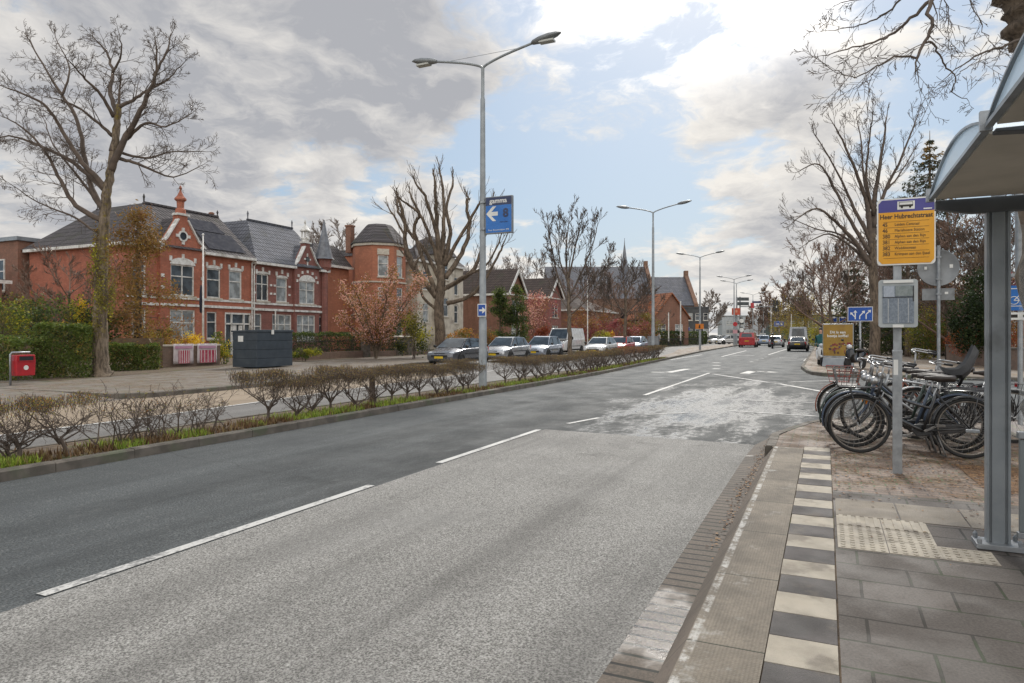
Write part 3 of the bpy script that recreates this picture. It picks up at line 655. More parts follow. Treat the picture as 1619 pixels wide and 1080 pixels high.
# --- right half with lantern gable and corner turret
hB = house_base('villa', 'narrower red brick villa with grey tiled roof, lantern topped gable and pointed corner turret', 35.4, 36)
GX, GW = 5.3, 1.35
ops = [(.4, 1.55, 3.85, 5.75), (2.3, 3.4, 3.85, 5.6), (.15, .9, .6, 2.95), (1.9, 3.85, 1.0, 2.95), (6.75, 7.25, 1.0, 2.9)]
mb = MB(); wallgrid(mb, .004, GX-GW, 0, 6.4, ops[:4]); wallgrid(mb, GX+GW, 7.7, 0, 6.4, ops[4:])
gops = [(GX-.85, GX+.85, 3.8, 5.5), (GX-1.1, GX+.9, 1.0, 2.95)]
wallgrid(mb, GX-GW, GX+GW, 0, 6.4, gops, -.2, .25)
mb.prism([(GX-GW, 6.4), (GX+GW, 6.4), (GX+GW, 6.7), (GX+1.0, 6.95), (GX+.3, 8.1), (GX+.3, 8.4), (GX-.3, 8.4), (GX-.3, 8.1), (GX-1.0, 6.95), (GX-GW, 6.7)], -.2, .2, 'y')
for x in (GX-GW, GX+GW): mb.quad((x, -.2, 0), (x, 0, 0), (x, 0, 6.4), (x, -.2, 6.4))
mb.quad((7.7, 0, 0), (7.7, 9, 0), (7.7, 9, 6.4), (7.7, 0, 6.4)); mb.quad((0.004, 9, 0), (.004, 9, 6.4), (7.7, 9, 6.4), (7.7, 9, 0))
mb.build('wall', m_purplebrick, hB)
mb = MB(); E_ = 6.55
a, b, c, d = (.01, -.4, E_), (7.8, -.4, E_), (7.8, 9.2, E_), (.01, 9.2, E_); t0, t1, t2, t3 = (1.9, 2.4, 9.85), (6.6, 2.4, 9.85), (6.6, 7, 9.85), (1.9, 7, 9.85)
mb.quad(a, b, t1, t0); mb.quad(d, a, t0, t3); mb.quad(c, d, t3, t2); mb.quad(b, c, t2, t1); mb.quad(t0, t1, t2, t3); mb.quad(d, c, b, a)
mb.quad((GX-1.2, .1, 6.7), (GX, .1, 8.3), (GX, 1.6, 8.3), (GX-1.2, .6, 6.7)); mb.quad((GX, .1, 8.3), (GX+1.2, .1, 6.7), (GX+1.2, .6, 6.7), (GX, 1.6, 8.3))
rf = mb.build('roof', m_slateb, hB)
for q in ((1.95, 2.4, 9.85, .7), (6.5, 2.4, 9.85, .7)): mb = MB(); finial(mb, *q); mb.build('finial', m_slateb, rf)
mb = MB()
for i in range(16): mb.box((2.15+.285*i, 2.4, 9.9), (.26, .16, .12))
mb.build('ridge', m_slateb, rf)
mb = MB(); mb.box((.3, 4.2, 9.0), (.5, .5, 1.6)); mb.lathe([(.14, 0), (.14, .3), (.2, .35), (.2, .45), (.1, .5)], 8, (.3, 4.2, 9.8)); mb.build('chimney', m_brownbrick, rf)
mb = MB()
for x0, x1 in ((.02, GX-GW), (GX+GW, 7.7)):
    mb.box(((x0+x1)/2, -.22, 6.45), (x1-x0, .44, .17)); mb.box(((x0+x1)/2, -.03, 3.66), (x1-x0, .08, .14)); mb.box(((x0+x1)/2, -.06, 3.24), (x1-x0, .14, .16))
for z in (3.66, 3.24): mb.box((GX, -.24, z), (2*GW, .1, .14))
each_box(mb, 'cornice', m_white, hB); mb = MB()
for x0, x1 in ((.4, 1.55), (2.3, 3.4)): keyblocks(mb, x0, x1, 5.75)
for x in (.2, 1.75, 2.1, 3.6):
    for z in (4.4, 5.0): mb.box((x, -.02, z), (.18, .07, .14))
for i in range(7): an = math.pi*i/6; mb.box((GX+1.12*math.cos(an), -.23, 5.5+.75*math.sin(an)), (.16, .08, .2))
each_box(mb, 'keystone', m_white, hB); mb = MB()
for sx in (-1, 1):
    mb.bar((GX+sx*GW*1.03, -.16, 6.65), (GX+sx*1.0, -.16, 7.0), .34, .09); mb.bar((GX+sx*1.0, -.16, 7.0), (GX+sx*.3, -.16, 8.15), .34, .08)
mb.box((GX, -.05, 8.46), (.8, .5, .12)); mb.box((GX, -.22, 7.15), (.12, .06, 1.0)); mb.box((GX, -.225, 7.2), (.7, .06, .12))
mb.build('gable_coping', m_white, hB); mb = MB(); mb.lathe([(.28, 0), (.28, .2), (.36, .24), (.36, .3)], 8, (GX, 0, 8.5))
for k in range(4): mb.box((GX+.24*math.cos(k*1.571+.78), .24*math.sin(k*1.571+.78), 9.05), (.1, .1, .55))
mb.lathe([(.4, 0), (.4, .08), (.25, .25), (.1, .45), (.06, .6), (.09, .68), (.01, .9)], 8, (GX, 0, 9.32)); mb.build('gable_lantern', m_white, hB)
mb = MB(); mb.M = Matrix.Translation((GX, -.23, 7.2)) @ Matrix.Rotation(R(90), 4, 'X'); mb.lathe([(.0, 0), (.2, .0), (.2, .05), (0, .05)], 16); mb.build('round_window', m_darkpane, hB)
for i, o in enumerate(ops): window(hB, *o, nx=(2, 1, 1, 3, 1)[i], arch=.18 if o[2] > 3 else 0, pane=(m_darkpane, m_curtain, m_pane, m_curtain, m_pane)[i])
window(hB, *gops[0], y=-.2, nx=2, arch=.5, pane=m_curtain); window(hB, *gops[1], y=-.2, nx=3, pane=m_curtain)
mb = MB(); mb.lathe([(.28, 0), (.28, 6.3), (.5, 6.7), (.55, 6.75), (.55, 7.3), (.65, 7.4)], 8, (7.35, -.1, 0)); tu = mb.build('turret', m_purplebrick, hB)
mb = MB(); mb.lathe([(.8, 7.4), (.7, 7.55), (.45, 8.4), (.22, 9.5), (.03, 10.5)], 8, (7.35, -.1, 0)); mb.build('turret_roof', m_lead, tu)
mb = MB(); mb.path([(.12, -.08, 0), (.12, -.08, 6.2), (.12, -.3, 6.4)], .05, 8); mb.path([(2.0, -.2, 0), (2.0, -.2, 3.2)], .05, 8); mb.build('downpipe', m_white, hB)

# --- generic plain block
def block(name, label, s, l, w, dep, h, wallm, roofm, roofh=2.0, kind='hip', wins=(), inset=None, eave=.3, rz=ROAD, pos=None, trim=True, sidewins=()):
    t = thing(name, label, 'house' if 'house' in name or 'villa' in name else 'building', pos if pos is not None else W(s, l, .12), rz)
    mb = MB(); wallgrid(mb, 0, w, 0, h, list(wins)); 
    mb.quad((0, 0, 0), (0, 0, h), (0, dep, h), (0, dep, 0)); mb.quad((w, 0, 0), (w, dep, 0), (w, dep, h), (w, 0, h)); mb.quad((0, dep, 0), (0, dep, h), (w, dep, h), (w, dep, 0))
    if kind == 'gablefront': mb.prism([(0, h), (w, h), (w/2, h+roofh)], 0, .25, 'y'); mb.prism([(0, h), (w, h), (w/2, h+roofh)], dep-.25, dep, 'y')
    mb.build('wall', wallm, t)
    mb = MB(); e = eave
    if kind == 'flat': mb.box((w/2, dep/2, h+.12), (w+2*e, dep+2*e, .24))
    elif kind == 'gablefront':
        k = roofh/(w/2)
        for sx in (-1, 1):
            x0 = w/2+sx*(w/2+e); z0 = h-e*k; p = [(x0, -e, z0), (w/2, -e, h+roofh), (w/2, dep+e, h+roofh), (x0, dep+e, z0)]
            q = [(v[0], v[1], v[2]+.2) for v in p]
            mb.add(p+q, [(0, 1, 2, 3), (7, 6, 5, 4), (0, 4, 5, 1), (1, 5, 6, 2), (2, 6, 7, 3), (3, 7, 4, 0)])
    else:
        i = inset if inset is not None else (min(w, dep)/2-.05)
        a = [(-e, -e, h), (w+e, -e, h), (w+e, dep+e, h), (-e, dep+e, h)]; b = [(i, i, h+roofh), (w-i, i, h+roofh), (w-i, dep-i, h+roofh), (i, dep-i, h+roofh)]
        mb.add(a+b, [(0, 1, 5, 4), (1, 2, 6, 5), (2, 3, 7, 6), (3, 0, 4, 7), (4, 5, 6, 7), (3, 2, 1, 0)])
    r_ = mb.build('roof', roofm, t)
    if trim:
        mb = MB()
        if kind == 'gablefront':
            for sx in (-1, 1):
                k = roofh/(w/2); mb.bar((w/2+sx*(w/2+e), -e-.05, h-e*k), (w/2, -e-.05, h+roofh), .1, .28); mb.bar((w/2+sx*(w/2+e), -e, h-e*k+.02), (w/2+sx*(w/2+e), dep+e, h-e*k+.02), .14, .22)
            mb.box((w/2, -.03, h-.3), (w*.96, .08, .12))
        else:
            mb.box((w/2, -e-.02, h-.04), (w+2*e+.1, .12, .2)); mb.box((-e-.02, dep/2, h-.04), (.12, dep+2*e, .2))
        mb.build('eaves_trim', m_white, t)
    for i, o in enumerate(wins): window(t, *o[:4], nx=o[4] if len(o) > 4 else 1, pane=(m_pane, m_curtain, m_darkpane)[i % 3])
    for i, o in enumerate(sidewins):                                   # windows on the end wall facing the photographer
        window(t, *o[:4], y=-.12, nx=o[4] if len(o) > 4 else 1, M_=Matrix.Rotation(R(-90), 4, 'Z') , pane=(m_pane, m_darkpane)[i % 2])
    return t, r_
block('annexe', 'flat roofed brick annexe behind the left end of the gabled villa', 25.6, 45.3, 3.5, 5, 7.3, m_brownbrick, m_zinc, kind='flat', eave=.15, trim=False, sidewins=[(-2.2, -1.3, 4.2, 6.2)])
block('low_house', 'low dark roofed house at the left edge beyond the garden conifers', 18, 44, 6, 9, 4.6, m_brownbrick, m_slate, 1.6, 'hip')
t, r_ = block('link_house', 'brick house with dark mansard roof between turret villa and tower villa', 43.3, 37.4, 4.4, 7, 7.2, m_orangebrick, m_slate, 1.8, 'hip', [(.6, 1.5, 3.8, 5.6), (.6, 1.6, .8, 2.8)], .7)

# --- villa with octagonal bay tower
hC = thing('tower_villa', 'orange red brick villa with octagonal bay tower, slate cap and square chimney', 'house', W(49.6, 35.6, .12), ROAD)
mb = MB(); n = 8; r = 2.35; faces = []
for k in range(n):
    a0 = math.pi/8+k*math.pi/4; a1 = a0+math.pi/4; p, q = (r*math.cos(a0), r*math.sin(a0)), (r*math.cos(a1), r*math.sin(a1)); faces.append((p, q))
wl = 2*r*math.sin(math.pi/8); tms = [MB(), MB(), MB(), MB()]; wn = []
for k, (p, q) in enumerate(faces):
    mid = Vector(((p[0]+q[0])/2, (p[1]+q[1])/2)); out_ = mid.normalized()
    ang = math.atan2(-out_.x, out_.y)+math.pi; M_ = Matrix.Translation((mid.x, mid.y, 0)) @ Matrix.Rotation(math.atan2(out_.y, out_.x)+math.pi/2, 4, 'Z')
    ops = [(-.45, .45, 6.4, 8.2), (-.45, .45, 3.6, 5.5), (-.5, .5, .9, 2.8)] if k in (4, 5, 6, 7) else []
    mb.M = M_; wallgrid(mb, -wl/2, wl/2, 0, 9.1, ops); wn.append((M_, ops))
    for tm, z in zip(tms, (9.15, 5.95, 3.2)): tm.M = M_; tm.box((0, -.04, z), (wl+.05, .18, .2 if z > 9 else .12))
    if ops: tms[3].M = M_; tms[3].box((0, -.03, 8.5), (1.0, .06, .5))
mb.M = None; mb.box((3.6, 3.0, 4.4), (3.2, 7, 8.8)); mb.build('wall', m_orangebrick, hC); [q.build('stone_band', m_stone, hC) for q in tms[:3]]; each_box(tms[3], 'lintel', m_stone, hC)
for M_, ops in wn:
    for i, o in enumerate(ops): window(hC, *o, M_=M_, pane=(m_curtain, m_pane, m_pane)[i])
mb = MB(); mb.lathe([(2.6, 9.27), (2.55, 9.4), (1.6, 10.5), (1.2, 10.95), (1.05, 11.05), (0, 11.07)], 8, rot=math.pi/8); mb.box((3.6, 3.0, 9.1), (3.5, 7.2, .6), taper=.8); rf = mb.build('roof', m_slate, hC)
mb = MB(); mb.box((-1.0, 2.35, 9.85), (.55, .55, 2.4)); mb.box((-1.0, 2.35, 11.0), (.66, .66, .14)); mb.build('chimney', m_brownbrick, rf)

# --- cream villa with pyramid tower
tD, rD = block('cream_villa', 'tall cream rendered villa with dark pyramid roofed tower behind the pollarded tree', 52.5, 33.5, 8.6, 8, 8.2, m_cream, m_slate, 1.2, 'hip', [(1, 2, 5.6, 7.4), (1, 2, 2.6, 4.4), (6.6, 7.6, 5.4, 7.2), (6.6, 7.6, 2.6, 4.4), (6.6, 7.6, .5, 2)], .8, sidewins=[(-3, -2, 5.4, 7.2), (-3, -2, 2.4, 4.2), (-6, -5, 5.4, 7.2)])
mb = MB(); mb.M = Matrix.Translation((2.7, -.5, 0)); wallgrid(mb, 0, 3.2, 0, 9.0, [(1.1, 2.1, 6.7, 8.3), (1.1, 2.1, 3.2, 5)])
mb.quad((0, 0, 0), (0, 0, 9), (0, 3.2, 9), (0, 3.2, 0)); mb.quad((3.2, 0, 0), (3.2, 3.2, 0), (3.2, 3.2, 9), (3.2, 0, 9)); mb.quad((0, 3.2, 8), (0, 3.2, 9), (3.2, 3.2, 9), (3.2, 3.2, 8)); tw = mb.build('tower', m_cream, tD)
mb = MB(); mb.M = Matrix.Translation((4.3, 1.1, 9)); mb.lathe([(2.6, 0), (2.5, .15), (1.3, 1.5), (.15, 2.0)], 4, rot=math.pi/4); mb.build('tower_roof', m_slate, tw)
for o in ((1.1, 2.1, 6.7, 8.3), (1.1, 2.1, 3.2, 5)): window(tD, *o, M_=Matrix.Translation((2.7, -.5, 0)))

block('gabled_house', 'brown brick house with broad dark roof and white bargeboards behind the two conifers', 66, 30.8, 4.4, 11, 6.1, m_brownbrick, m_browntile, 2.4, 'gablefront', [(1.2, 3.2, 3.6, 5.2, 2), (1.0, 3.4, .8, 2.6, 3)])
block('gabled_house', 'smaller dark roofed gabled house with white bargeboards beyond the pink blossom tree', 78, 30.8, 4.2, 11, 6.3, m_purplebrick, m_browntile, 2.1, 'gablefront', [(1.1, 3.1, 3.6, 5.2, 2), (1.0, 3.2, .8, 2.6, 3)])
block('row_house', 'low brown brick row house half hidden by trees beside the church', 92, 31, 16, 10, 5.0, m_brownbrick, m_browntile, 2.5, 'hip', [(2, 3, 2.8, 4.2), (6, 7, 2.8, 4.2), (10, 11, 2.8, 4.2)])

# --- church
ch = thing('church', 'large brick church with long dark slate roof, stepped end gables and thin ridge spire', 'church', (6, 128, .1), 0)
mb = MB(); mb.box((11, 8, 4.2), (22, 16, 8.4)); mb.box((23.6, 4, 3.5), (9.0, 14, 7.0))
def egable(mb, x, y0, y1, h, top, w=.7):
    yc = (y0+y1)/2; mb.prism([(y0-.3, 0), (y1+.3, 0), (y1+.3, h), (yc+.5, top), (yc+.5, top+.9), (yc-.5, top+.9), (yc-.5, top), (y0-.3, h)], x-w/2, x+w/2, 'x')
egable(mb, 20.6, -.0, 16, 8.6, 15.2); egable(mb, 27.6, -3, 11, 7.2, 12.9); 
for x in (2.5, 6, 9.5, 13, 16.5): mb.box((x, -.5, 3), (.8, 1.0, 6)); mb.box((x, -.2, 7), (.7, .4, 2))
mb.build('wall', m_churchwall, ch)
def gablex(mb, x0, x1, y0, y1, h, top):
    yc = (y0+y1)/2; mb.add([(x0, y0-.4, h-.2), (x1, y0-.4, h-.2), (x1, yc, top), (x0, yc, top), (x0, y1+.4, h-.2), (x1, y1+.4, h-.2)], [(0, 1, 2, 3), (3, 2, 5, 4), (0, 3, 4), (1, 5, 2), (0, 4, 5, 1)])
mb = MB(); gablex(mb, .5, 20.3, 0, 16, 8.4, 15.0); gablex(mb, 20.9, 27.3, -3, 11, 7.0, 12.6); rf = mb.build('roof', m_slateb, ch)
mb = MB(); mb.lathe([(.9, 0), (.9, .8), (.65, 1.2), (.6, 1.9), (.48, 2.2), (.1, 5.2), (.05, 6.0)], 8, (16.4, 8, 14.2)); mb.path([(16.4, 8, 20.1), (16.4, 8, 20.7)], .04, 6); mb.build('spire', m_lead, rf)
for i, x in enumerate((4.2, 7.7, 11.2, 14.7)):
    mb = MB(); mb.prism([(x-.5, 2.5), (x+.5, 2.5), (x+.5, 5.6), (x, 6.6), (x-.5, 5.6)], -.06, .05, 'y'); mb.build('lancet_window', m_darkpane, ch)

t, r_ = block('cottage', 'brown brick cottage with orange tiled roof in front of the church', 0, 0, 6.2, 7, 4.0, m_brownbrick, m_orangetile, 3.4, 'gablefront', [(.8, 2.2, 1.4, 3.0, 2), (3.8, 5.2, 1.4, 3.0, 2)], pos=(20.3, 98, .1), rz=R(24), trim=False)
mb = MB(); mb.box((2.0, 4, 6.6), (.7, .7, 1.8)); mb.build('chimney', m_brownbrick, r_)
m_modern = mat('dark_cladding', (.07, .072, .076), (.05, .052, .056), 2, .6)
block('office', 'low dark modern block with flat roof right of the cottage', 0, 0, 4.6, 10, 6.2, m_modern, m_modern, kind='flat', wins=[(.8+1.4*i, 1.7+1.4*i, z, z+1.3) for i in range(3) for z in (1.2, 4.0)], pos=(30.3, 121, .1), rz=R(2), trim=False, eave=.1)
block('office', 'long pale grey flat roofed block far behind the traffic lights', 0, 0, 30, 14, 8.5, mat('pale_cladding', (.42, .44, .46), (.34, .36, .38), 1, .7), m_zinc, kind='flat', wins=[(1.5+4*i, 4+4*i, z, z+1.4, 2) for i in range(7) for z in (2.0, 5.2)], pos=(80, 260, .1), rz=R(-10), trim=False)
block('office', 'dark green flat roofed hall far off behind the blue road sign', 0, 0, 22, 14, 7.4, mat('green_cladding', (.06, .09, .08), (.05, .075, .065), 1, .6), m_modern, kind='flat', wins=[(2+4*i, 5+4*i, 3.6, 5.6, 2) for i in range(5)], pos=(82, 210, .1), rz=R(-5), trim=False)
# ---------------------------------------------------------------- trees and plants

def barkmat(name, c1, c2, moss=None):
    m, t, b = matbase(name); co = obco(t); x, y, z = t.sep(co); v = t.com(x, y, t.math('MULTIPLY', z, .22))
    n = t.noise(v, 13, 7, .68, .6); col = t.mix(t.rng(n, .36, .62), c2, c1)
    col = t.mix(t.rng(t.noise(co, 2.2, 5), .5, .66, 0, .6), col, tuple(a*1.35 for a in c1))
    if moss: col = t.mix(t.math('MULTIPLY', t.rng(t.noise(co, 3.5, 6, .7), .5, .66), t.rng(z, .6, 2.4)), col, moss)
    t.set(b.inputs['Base Color'], col); b.inputs['Roughness'].default_value = .9; b.inputs['Specular IOR Level'].default_value = .2; bump(t, b, n, .9, .07); return m
m_bark = barkmat('bark', (.2, .155, .115), (.07, .055, .044)); m_mossbark = barkmat('mossy_bark', (.24, .19, .14), (.085, .067, .052), (.21, .16, .04))
m_twig = mat('twig', (.13, .098, .078), (.09, .07, .058), 5, .9); m_twigred = mat('twig_reddish', (.24, .155, .115), (.17, .11, .085), 5, .9)
m_greytwig = mat('twig_grey', (.28, .235, .21), (.2, .17, .15), 5, .9)
def spline(pts, k=5):
    pts = [Vector(p) for p in pts]; out_ = []; n = len(pts)
    for i in range(n-1):
        p0, p1, p2, p3 = pts[max(i-1, 0)], pts[i], pts[i+1], pts[min(i+2, n-1)]
        for j in range(k):
            t = j/k; out_.append(.5*((2*p1)+(p2-p0)*t+(2*p0-5*p1+4*p2-p3)*t*t+(3*p1-p0-3*p2+p3)*t*t*t))
    out_.append(pts[-1]); return out_
def twig(mb, rng, p, d, L, r, lev, P):
    d = Vector(d)
    n = 4 if lev > 0 else 3; pts = [Vector(p)]; d = d.normalized(); st = L/n
    for i in range(n):
        d = (d+Vector((rng.gauss(0, 1), rng.gauss(0, 1), rng.gauss(0, 1)))*P.get('gnarl', .16)+Vector((0, 0, P.get('up', .08)))).normalized(); pts.append(pts[-1]+d*st)
    rm = P.get('rmin', .004)
    mb.path(pts, [max(rm, r*(1-.75*i/n)) for i in range(n+1)], 3 if r < .03 else 5, False)
    if lev <= 0: return
    k = P.get('kids', 5)
    for i in range(k):
        f = .22+.75*(i+rng.random())/k; q = pts[0].lerp(pts[0], 0); j = min(int(f*n), n-1); q = pts[j].lerp(pts[j+1], f*n-j)
        a = (pts[j+1]-pts[j]).normalized(); o = Vector((rng.gauss(0, 1), rng.gauss(0, 1), rng.gauss(0, 1))); o = (o-a*o.dot(a)).normalized()
        sp = P.get('spread', .75)*rng.uniform(.7, 1.25)
        twig(mb, rng, q, a*math.cos(sp)+o*math.sin(sp), L*rng.uniform(.42, .7)*(1-.35*f), max(rm, r*.5*(1-.4*f)), lev-1, P)
def limb(mb, rng, pts, r0, r1, P, sub=True, k=5, n=8, start=.2, wob=.0):
    sp = spline(pts, k); N = len(sp)
    if wob: sp = [q+Vector((rng.gauss(0, wob), rng.gauss(0, wob), rng.gauss(0, wob*.5))) if 0 < i < N-1 else q for i, q in enumerate(sp)]
    rad = [r0+(r1-r0)*(i/(N-1))**.8 for i in range(N)]; mb.path(sp, rad, n)
    if not sub: return sp
    L = sum((sp[i+1]-sp[i]).length for i in range(N-1)); cnt = int(L*P.get('dens', 2.2))
    for c_ in range(cnt+1):
        f = start+(1-start)*(c_+rng.random())/(cnt+1); f = min(f, .999)
        j = int(f*(N-1)); q = sp[j].lerp(sp[j+1], f*(N-1)-j); a = (sp[j+1]-sp[j]).normalized()
        o = Vector((rng.gauss(0, 1), rng.gauss(0, 1), rng.gauss(0, 1))); o = (o-a*o.dot(a)).normalized(); an = P.get('spread', .75)*rng.uniform(.6, 1.2)
        r = rad[j]; twig(mb, rng, q, a*math.cos(an)+o*math.sin(an), P.get('tlen', 1.6)*rng.uniform(.5, 1.15)*(1.15-.45*f), min(max(P.get('rmin', .004), r*.42), P.get('rt', .03)), P.get('lev', 2), P)
    twig(mb, rng, sp[-1], sp[-1]-sp[-2], P.get('tlen', 1.6)*.45, r1, P.get('lev', 2), P)
    return sp
def rel(o, pts): return [Vector(p)-Vector(o) for p in pts]
def tracetree(name, label, base, Y, trunk, limbs, P, seed, tm, lm, tr=(.3, .15), ground_z=.1, dspread=1.8, group=None):
    """trunk / limbs are photo pixels at the tree's own depth; every limb leaves that plane by its own amount."""
    rng = random.Random(seed); b = P3(base[0], base[1], Y); b.z = ground_z
    t = thing(name, label, 'tree', b, 0, group)
    mb = MB(); tp = [Vector((0, 0, -.05))]+[P3(x, y, Y)-b for x, y in trunk]
    sp = spline(tp, 6); N = len(sp); rad = [(tr[0]+(tr[1]-tr[0])*(i/(N-1))**.9)*(1+.55*max(0, 1-i/(N*.09))**2) for i in range(N)]
    sp = [q+Vector((rng.gauss(0, .02), rng.gauss(0, .02), 0)) for q in sp]; mb.path(sp, rad, 14)
    mb.build('trunk', tm, t, True)
    mb = MB()
    for i, lb in enumerate(limbs):
        pts = lb[0]; r0, r1 = lb[1], lb[2]; dep = lb[3] if len(lb) > 3 else rng.uniform(-1, 1)*dspread
        q = [P3(x, y, Y) for x, y in pts]; n = len(q)
        for k, v in enumerate(q): v.y += dep*(k/(n-1))**1.2; v.x += (v.x/Y)*dep*(k/(n-1))**1.2; v.z += (v.z-1.6)/Y*dep*(k/(n-1))**1.2
        limb(mb, rng, rel(b, q), r0, r1, P, wob=P.get('wob', .012))
    twig(mb, rng, sp[-1], sp[-1]-sp[-2], P.get('tlen', 1.6), tr[1]*.6, P.get('lev', 2), P)
    mb.build('crown', lm, t, True); return t, b, sp, rad

# big bare tree on the left pavement
big_P = dict(dens=3.3, tlen=1.05, lev=2, kids=5, rmin=.0058, rt=.022, up=.03, gnarl=.10, spread=.85, wob=.014)
L_ = [([(166, 330), (150, 310), (135, 255), (124, 195), (98, 150), (72, 110), (48, 66)], .13, .02, 1.2),
      ([(170, 300), (150, 278), (125, 250), (100, 210), (75, 170), (40, 150), (8, 138)], .12, .02, -1.5),
      ([(165, 300), (130, 268), (95, 245), (50, 225), (15, 215), (-12, 220)], .10, .015, .8),
      ([(162, 350), (120, 325), (95, 285), (75, 245), (40, 205), (5, 185)], .11, .015, -.8),
      ([(160, 330), (140, 300), (110, 262), (85, 230), (70, 190)], .07, .015, 1.8),
      ([(175, 270), (195, 225), (222, 175), (238, 140), (248, 105), (246, 68)], .14, .02, -1.0),
      ([(178, 240), (186, 190), (175, 150), (178, 115), (168, 82), (150, 62)], .13, .02, 1.4),
      ([(188, 170), (210, 158), (238, 140), (262, 128), (290, 100)], .08, .015, .6),
      ([(180, 185), (160, 150), (130, 120), (108, 95)], .08, .015, -1.8),
      ([(182, 250), (205, 255), (240, 268), (275, 280), (318, 262)], .08, .012, .9),
      ([(200, 220), (230, 195), (262, 200), (302, 180)], .07, .012, -1.2),
      ([(185, 240), (230, 250), (270, 240), (325, 240)], .06, .012, 1.5),
      ([(178, 215), (150, 190), (115, 165), (70, 152)], .07, .012, -1.4),
      ([(160, 372), (110, 340), (60, 320), (15, 290)], .05, .01, -1.4),
      ([(243, 120), (262, 85), (272, 52)], .06, .015, .3), ([(98, 150), (110, 110), (88, 60)], .05, .012, .4), ([(178, 115), (192, 85), (188, 52)], .05, .012, -.6)]
tracetree('bare_tree', 'tallest bare tree on the left, its mossy trunk in front of the gabled villa', (160, 601), 24.3,
          [(159, 560), (158, 500), (160, 430), (163, 370), (168, 320), (176, 265), (184, 205), (188, 165)], L_, big_P, 21, m_mossbark, m_twig, (.29, .09), .11)

# pollarded tree
pol_P = dict(dens=.7, tlen=2.2, lev=1, kids=6, rmin=.013, rt=.03, up=.22, gnarl=.1, spread=.6, wob=.03)
L_ = [([(692, 470), (660, 430), (642, 390), (640, 355), (632, 320)], .24, .09), ([(690, 460), (668, 410), (655, 360), (663, 340), (652, 315)], .18, .08), ([(694, 440), (672, 395), (650, 370), (632, 340), (628, 318)], .15, .08),
      ([(697, 420), (692, 380), (690, 330), (688, 290)], .25, .09), ([(700, 420), (712, 370), (706, 330), (716, 290)], .18, .08), ([(696, 430), (682, 380), (664, 340), (640, 320)], .15, .07), ([(697, 400), (684, 350), (672, 310), (662, 297)], .14, .08),
      ([(704, 440), (730, 400), (742, 360), (738, 320), (741, 314)], .2, .08), ([(706, 455), (745, 430), (762, 395), (772, 350), (775, 325)], .18, .07), ([(704, 420), (724, 380), (748, 340), (760, 318)], .16, .07),
      ([(706, 480), (740, 470), (765, 445), (790, 400), (796, 385)], .17, .05), ([(690, 490), (670, 470), (655, 430), (668, 400)], .12, .06), ([(700, 460), (728, 440), (768, 420), (790, 380)], .13, .05), ([(697, 410), (702, 350), (700, 300), (695, 270)], .18, .06), ([(688, 470), (645, 410), (640, 375), (618, 335)], .14, .06)]
tracetree('pollarded_tree', 'thick pollarded tree with knuckled branch ends in front of the cream villa', (697, 566), 48,
          [(696, 530), (694, 490), (697, 450), (697, 420)], L_, pol_P, 4, m_bark, m_bark, (.42, .28), .12, 2.2)
# young street trees beyond the hedge
yt_P = dict(dens=2.0, tlen=1.5, lev=2, kids=5, rmin=.013, rt=.03, up=.16, gnarl=.12, spread=.62)
L_ = [([(899, 480), (880, 430), (872, 390), (866, 355)], .08, .02), ([(899, 460), (895, 400), (900, 345)], .09, .02), ([(900, 470), (920, 430), (936, 390), (945, 355)], .08, .02), ([(900, 480), (925, 455), (955, 425)], .06, .02), ([(899, 440), (910, 390), (920, 350)], .07, .02), ([(899, 490), (875, 455), (855, 425)], .05, .02), ([(899, 450), (884, 405), (885, 355)], .06, .02), ([(900, 500), (935, 465), (965, 405)], .06, .015)]
tracetree('young_tree', 'slim bare street tree in front of the white van', (901, 570), 43, [(901, 540), (900, 500), (899, 460), (899, 430)], L_, yt_P, 8, m_bark, m_twig, (.16, .08), .11, 1.6)
L_ = [([(988, 500), (970, 470), (958, 450)], .07, .02), ([(989, 480), (987, 450), (986, 425)], .08, .02), ([(990, 495), (1010, 475), (1022, 450)], .07, .02), ([(990, 500), (1005, 488), (1020, 470)], .05, .02), ([(989, 470), (1000, 445), (1003, 425)], .05, .02), ([(988, 490), (960, 478), (945, 462)], .05, .02)]
tracetree('young_tree', 'small dark bare street tree in front of the church', (988, 556), 56, [(988, 540), (989, 510), (989, 480), (989, 460)], L_, dict(yt_P, rmin=.016, dens=2.6, tlen=1.7), 9, m_bark, m_twig, (.17, .08), .11, 1.4)
# tall bare tree on the right
rt_P = dict(dens=1.35, tlen=1.6, lev=2, kids=4, rmin=.008, rt=.025, up=.1, gnarl=.09, spread=.62, wob=.016)
L_ = [([(1378, 400), (1372, 330), (1360, 290), (1340, 240), (1320, 200)], .17, .03), ([(1379, 380), (1382, 320), (1390, 270), (1398, 220), (1402, 185)], .18, .03), ([(1381, 360), (1400, 300), (1425, 250), (1448, 190)], .13, .03),
      ([(1377, 420), (1350, 380), (1320, 350), (1290, 330), (1255, 350)], .15, .02), ([(1376, 400), (1345, 350), (1320, 300), (1295, 260), (1265, 270)], .13, .02), ([(1376, 380), (1350, 330), (1325, 275), (1290, 215)], .13, .02),
      ([(1376, 420), (1345, 390), (1310, 370), (1275, 385)], .1, .02), ([(1378, 370), (1395, 310), (1420, 280), (1450, 230)], .1, .02), ([(1378, 330), (1365, 280), (1362, 230), (1355, 190)], .09, .02), ([(1381, 340), (1370, 280), (1375, 220), (1380, 178)], .09, .02), ([(1380, 390), (1410, 350), (1440, 310)], .08, .02),
      ([(1377, 410), (1330, 372), (1290, 362), (1250, 345)], .08, .015)]
